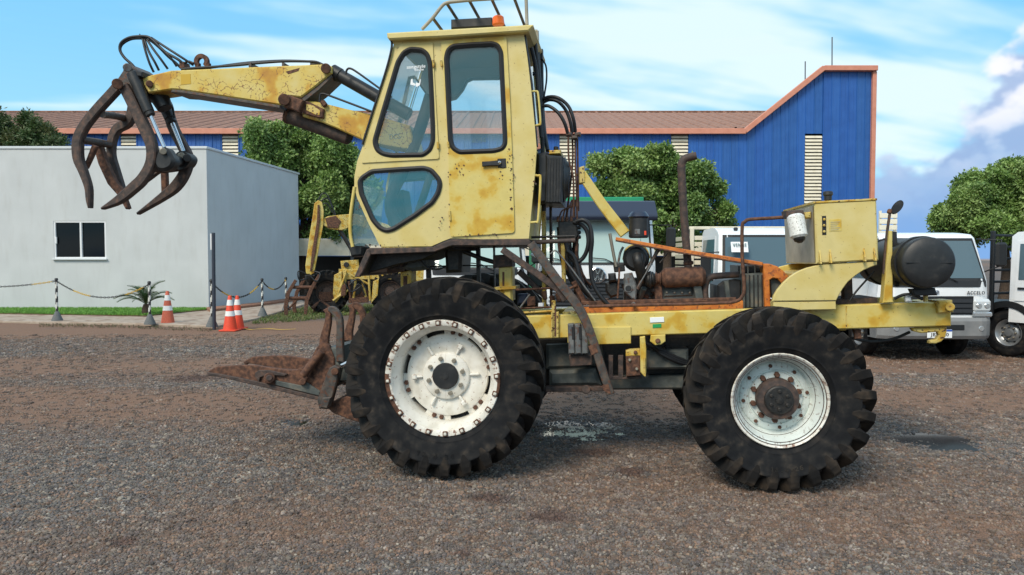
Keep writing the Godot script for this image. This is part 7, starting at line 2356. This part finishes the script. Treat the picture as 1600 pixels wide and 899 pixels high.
	flat_bar("grapple_tine", [256, 160, 266, 196, 280, 224, 290, 246, 286, 268, 272, 290, 250, 308, 212, 334], [13, 14, 14, 15, 15, 15, 11, 3], 1.46, 0.08, M.rust_dark, 0.012, 4)
	# stiffeners and cross bars
	rod("cross_bar", [127, 219, 1.05, 150, 222, 1.25, 174, 227, 1.5], 5.5, M.dark_steel)
	rod("cross_bar", [160, 179, 1.05, 178, 181, 1.3, 196, 185, 1.5], 5, M.dark_steel)
	rod("cross_bar", [232, 262, 1.0, 256, 266, 1.3, 286, 262, 1.5], 5, M.rust_dark)
	flat_bar("tine_strut", [146, 227, 138, 246, 131, 262], [7, 6, 5], 1.1, 0.06, M.rust)
	flat_bar("tine_strut", [150, 228, 158, 254, 172, 284, 186, 302, 197, 326], [11, 12, 12, 9, 4], 1.3, 0.08, M.rust, 0.01)
	flat_bar("tine_strut", [254, 262, 255, 284, 255, 300], [9, 9, 8], 1.5, 0.06, M.rust)
	flat_bar("tine_strut", [248, 264, 232, 276, 222, 284], [7, 7, 6], 1.2, 0.06, M.rust_dark)

func tractor_fork() -> void:
	# two blades, side by side, on a dark carriage
	var blade := [322, 582, 330, 577, 339, 573, 370, 571, 396, 571, 430, 576, 449, 578.5, 462, 578, 474, 573, 484, 563, 493, 545, 503, 533, 514, 540, 522, 560, 522, 596, 510, 624, 498, 622, 460, 613, 430, 605.5, 400, 598, 350, 587, 331, 584, 326, 588]
	pr("fork_blade", blade, 0.62, 0.05, M.rust, 0.008)
	put("fork_blade", MB.new().prism(TF.poly(blade, 0.62), -1.37, -1.32, 0.008), M.rust, T)
	pr("blade_face", [400, 590, 449, 594, 474, 590, 500, 560, 516, 566, 516, 600, 470, 606], 0.68, 0.62, M.rust, 0.01)
	pr("blade_lip", [322, 582, 345, 585, 400, 596, 500, 621, 500, 627, 400, 603, 340, 589, 324, 588], 0.60, 0.09, M.rust_dark, 0.006)
	pr("blade_guard", [398, 583, 404, 579, 420, 579, 448, 585, 444, 588, 420, 586, 406, 590, 404, 597, 398, 590], 0.595, 0.03, M.rust_dark, 0.004)
	pin("blade_bolt", 420.5, 591, 0.61, 8, 0.05, M.rust)
	pin("blade_bolt_head", 420.5, 591, 0.57, 4.5, 0.03, M.rust_dark)
	pr("blade_cheek", [430, 595, 470, 603, 478, 598, 500, 612, 498, 619, 430, 602], 0.6, 0.025, M.oily_grey, 0.004)
	barrel("link_tube", [473, 587, 0.56], [503, 549, 0.56], 5.6, M.rust, 5.6, 0.006)
	pin("link_foot", 472.5, 597, 0.6, 5, 0.06, M.rust)
	rod("link_foot_bar", [476, 594, 0.57, 480, 588, 0.57], 4, M.rust)
	pr("carriage", [494, 552, 512, 543, 528, 543, 534, 575, 528, 600, 514, 610, 502, 600, 486, 592], 0.64, 0.72, M.oily_grey, 0.012)
	pr("carriage_rim", [482, 590, 492, 566, 500, 552, 512, 546, 507, 556, 500, 570, 492, 592], 0.62, 0.03, M.rust, 0.004)
	# upright horns
	var horn1 := [[505, 545, 506, 528, 511, 506, 512, 490, 509, 482], [15, 13, 10, 9, 12]]
	for w in [0.66, 1.30]:
		var e := flat_bar("horn", horn1[0], horn1[1], 0.66, 0.05, M.rust, 0.008, 3)
		e.position.z = -(w - 0.66)
		e = flat_bar("horn", [531, 566, 530, 540, 530, 508, 527, 494, 519, 485, 512, 483], [12, 11, 10, 11, 11, 7], 0.60, 0.05, M.dark_steel if w < 1 else M.rust, 0.008, 3)
		e.position.z = -(w - 0.66)
	# lower arm that carries the carriage
	pr("lift_arm", [514, 575, 522, 571, 530, 575, 528, 590, 516, 634, 512, 640, 498, 639, 495, 626, 504, 600], 0.50, 0.07, M.dark_steel, 0.01)
	pr("lift_arm_rib", [503, 622, 517, 621, 511, 639, 500, 637], 0.48, 0.03, M.dark_steel, 0.008)
	pin("lift_arm_pin", 523, 581, 0.5, 5.5, 0.04, M.rust)
	pr("lower_plate", [507, 634, 540, 620, 560, 622, 560, 660, 543, 655, 520, 646], 0.6, 0.7, M.rust, 0.008)
	pr("push_arm", [520, 575, 560, 562, 640, 574, 640, 600, 560, 596, 526, 596], 0.66, 0.1, M.oily_grey, 0.01)
	barrel("lift_ram", [533, 572, 0.62], [545, 566, 0.62], 4, M.chrome)

func _ready() -> void:
	var cam := Camera3D.new()
	cam.name = "camera"
	cam.fov = rad_to_deg(2.0 * atan(449.5 / FOCAL))
	cam.position = EYE
	cam.rotation.x = -PITCH
	cam.near = 0.05
	cam.far = 2000.0
	add_child(cam)
	var env := Environment.new()
	env.background_mode = Environment.BG_SKY
	var sky := Sky.new()
	var pan := PanoramaSkyMaterial.new()
	pan.panorama = sky_picture()
	sky.sky_material = pan
	env.sky = sky
	env.background_energy_multiplier = 0.85
	env.tonemap_mode = Environment.TONE_MAPPER_LINEAR
	env.tonemap_exposure = 1.32
	env.sdfgi_enabled = true
	env.ssao_enabled = true
	env.ssil_enabled = true
	var we := WorldEnvironment.new()
	we.name = "world_environment"
	we.environment = env
	add_child(we)
	var sun := DirectionalLight3D.new()
	sun.name = "sun"
	sun.light_energy = 0.75
	sun.light_color = Color(1.0, 0.95, 0.87)
	sun.light_angular_distance = 22.0
	sun.shadow_enabled = true
	sun.rotation = Vector3(deg_to_rad(-44), deg_to_rad(-32), 0)
	add_child(sun)

	materials()
	build_ground()
	build_pavement()
	build_office()
	build_warehouse()
	build_shed()
	build_trees()
	build_furniture()
	build_trucks()
	build_far_loader()
	build_tractor()
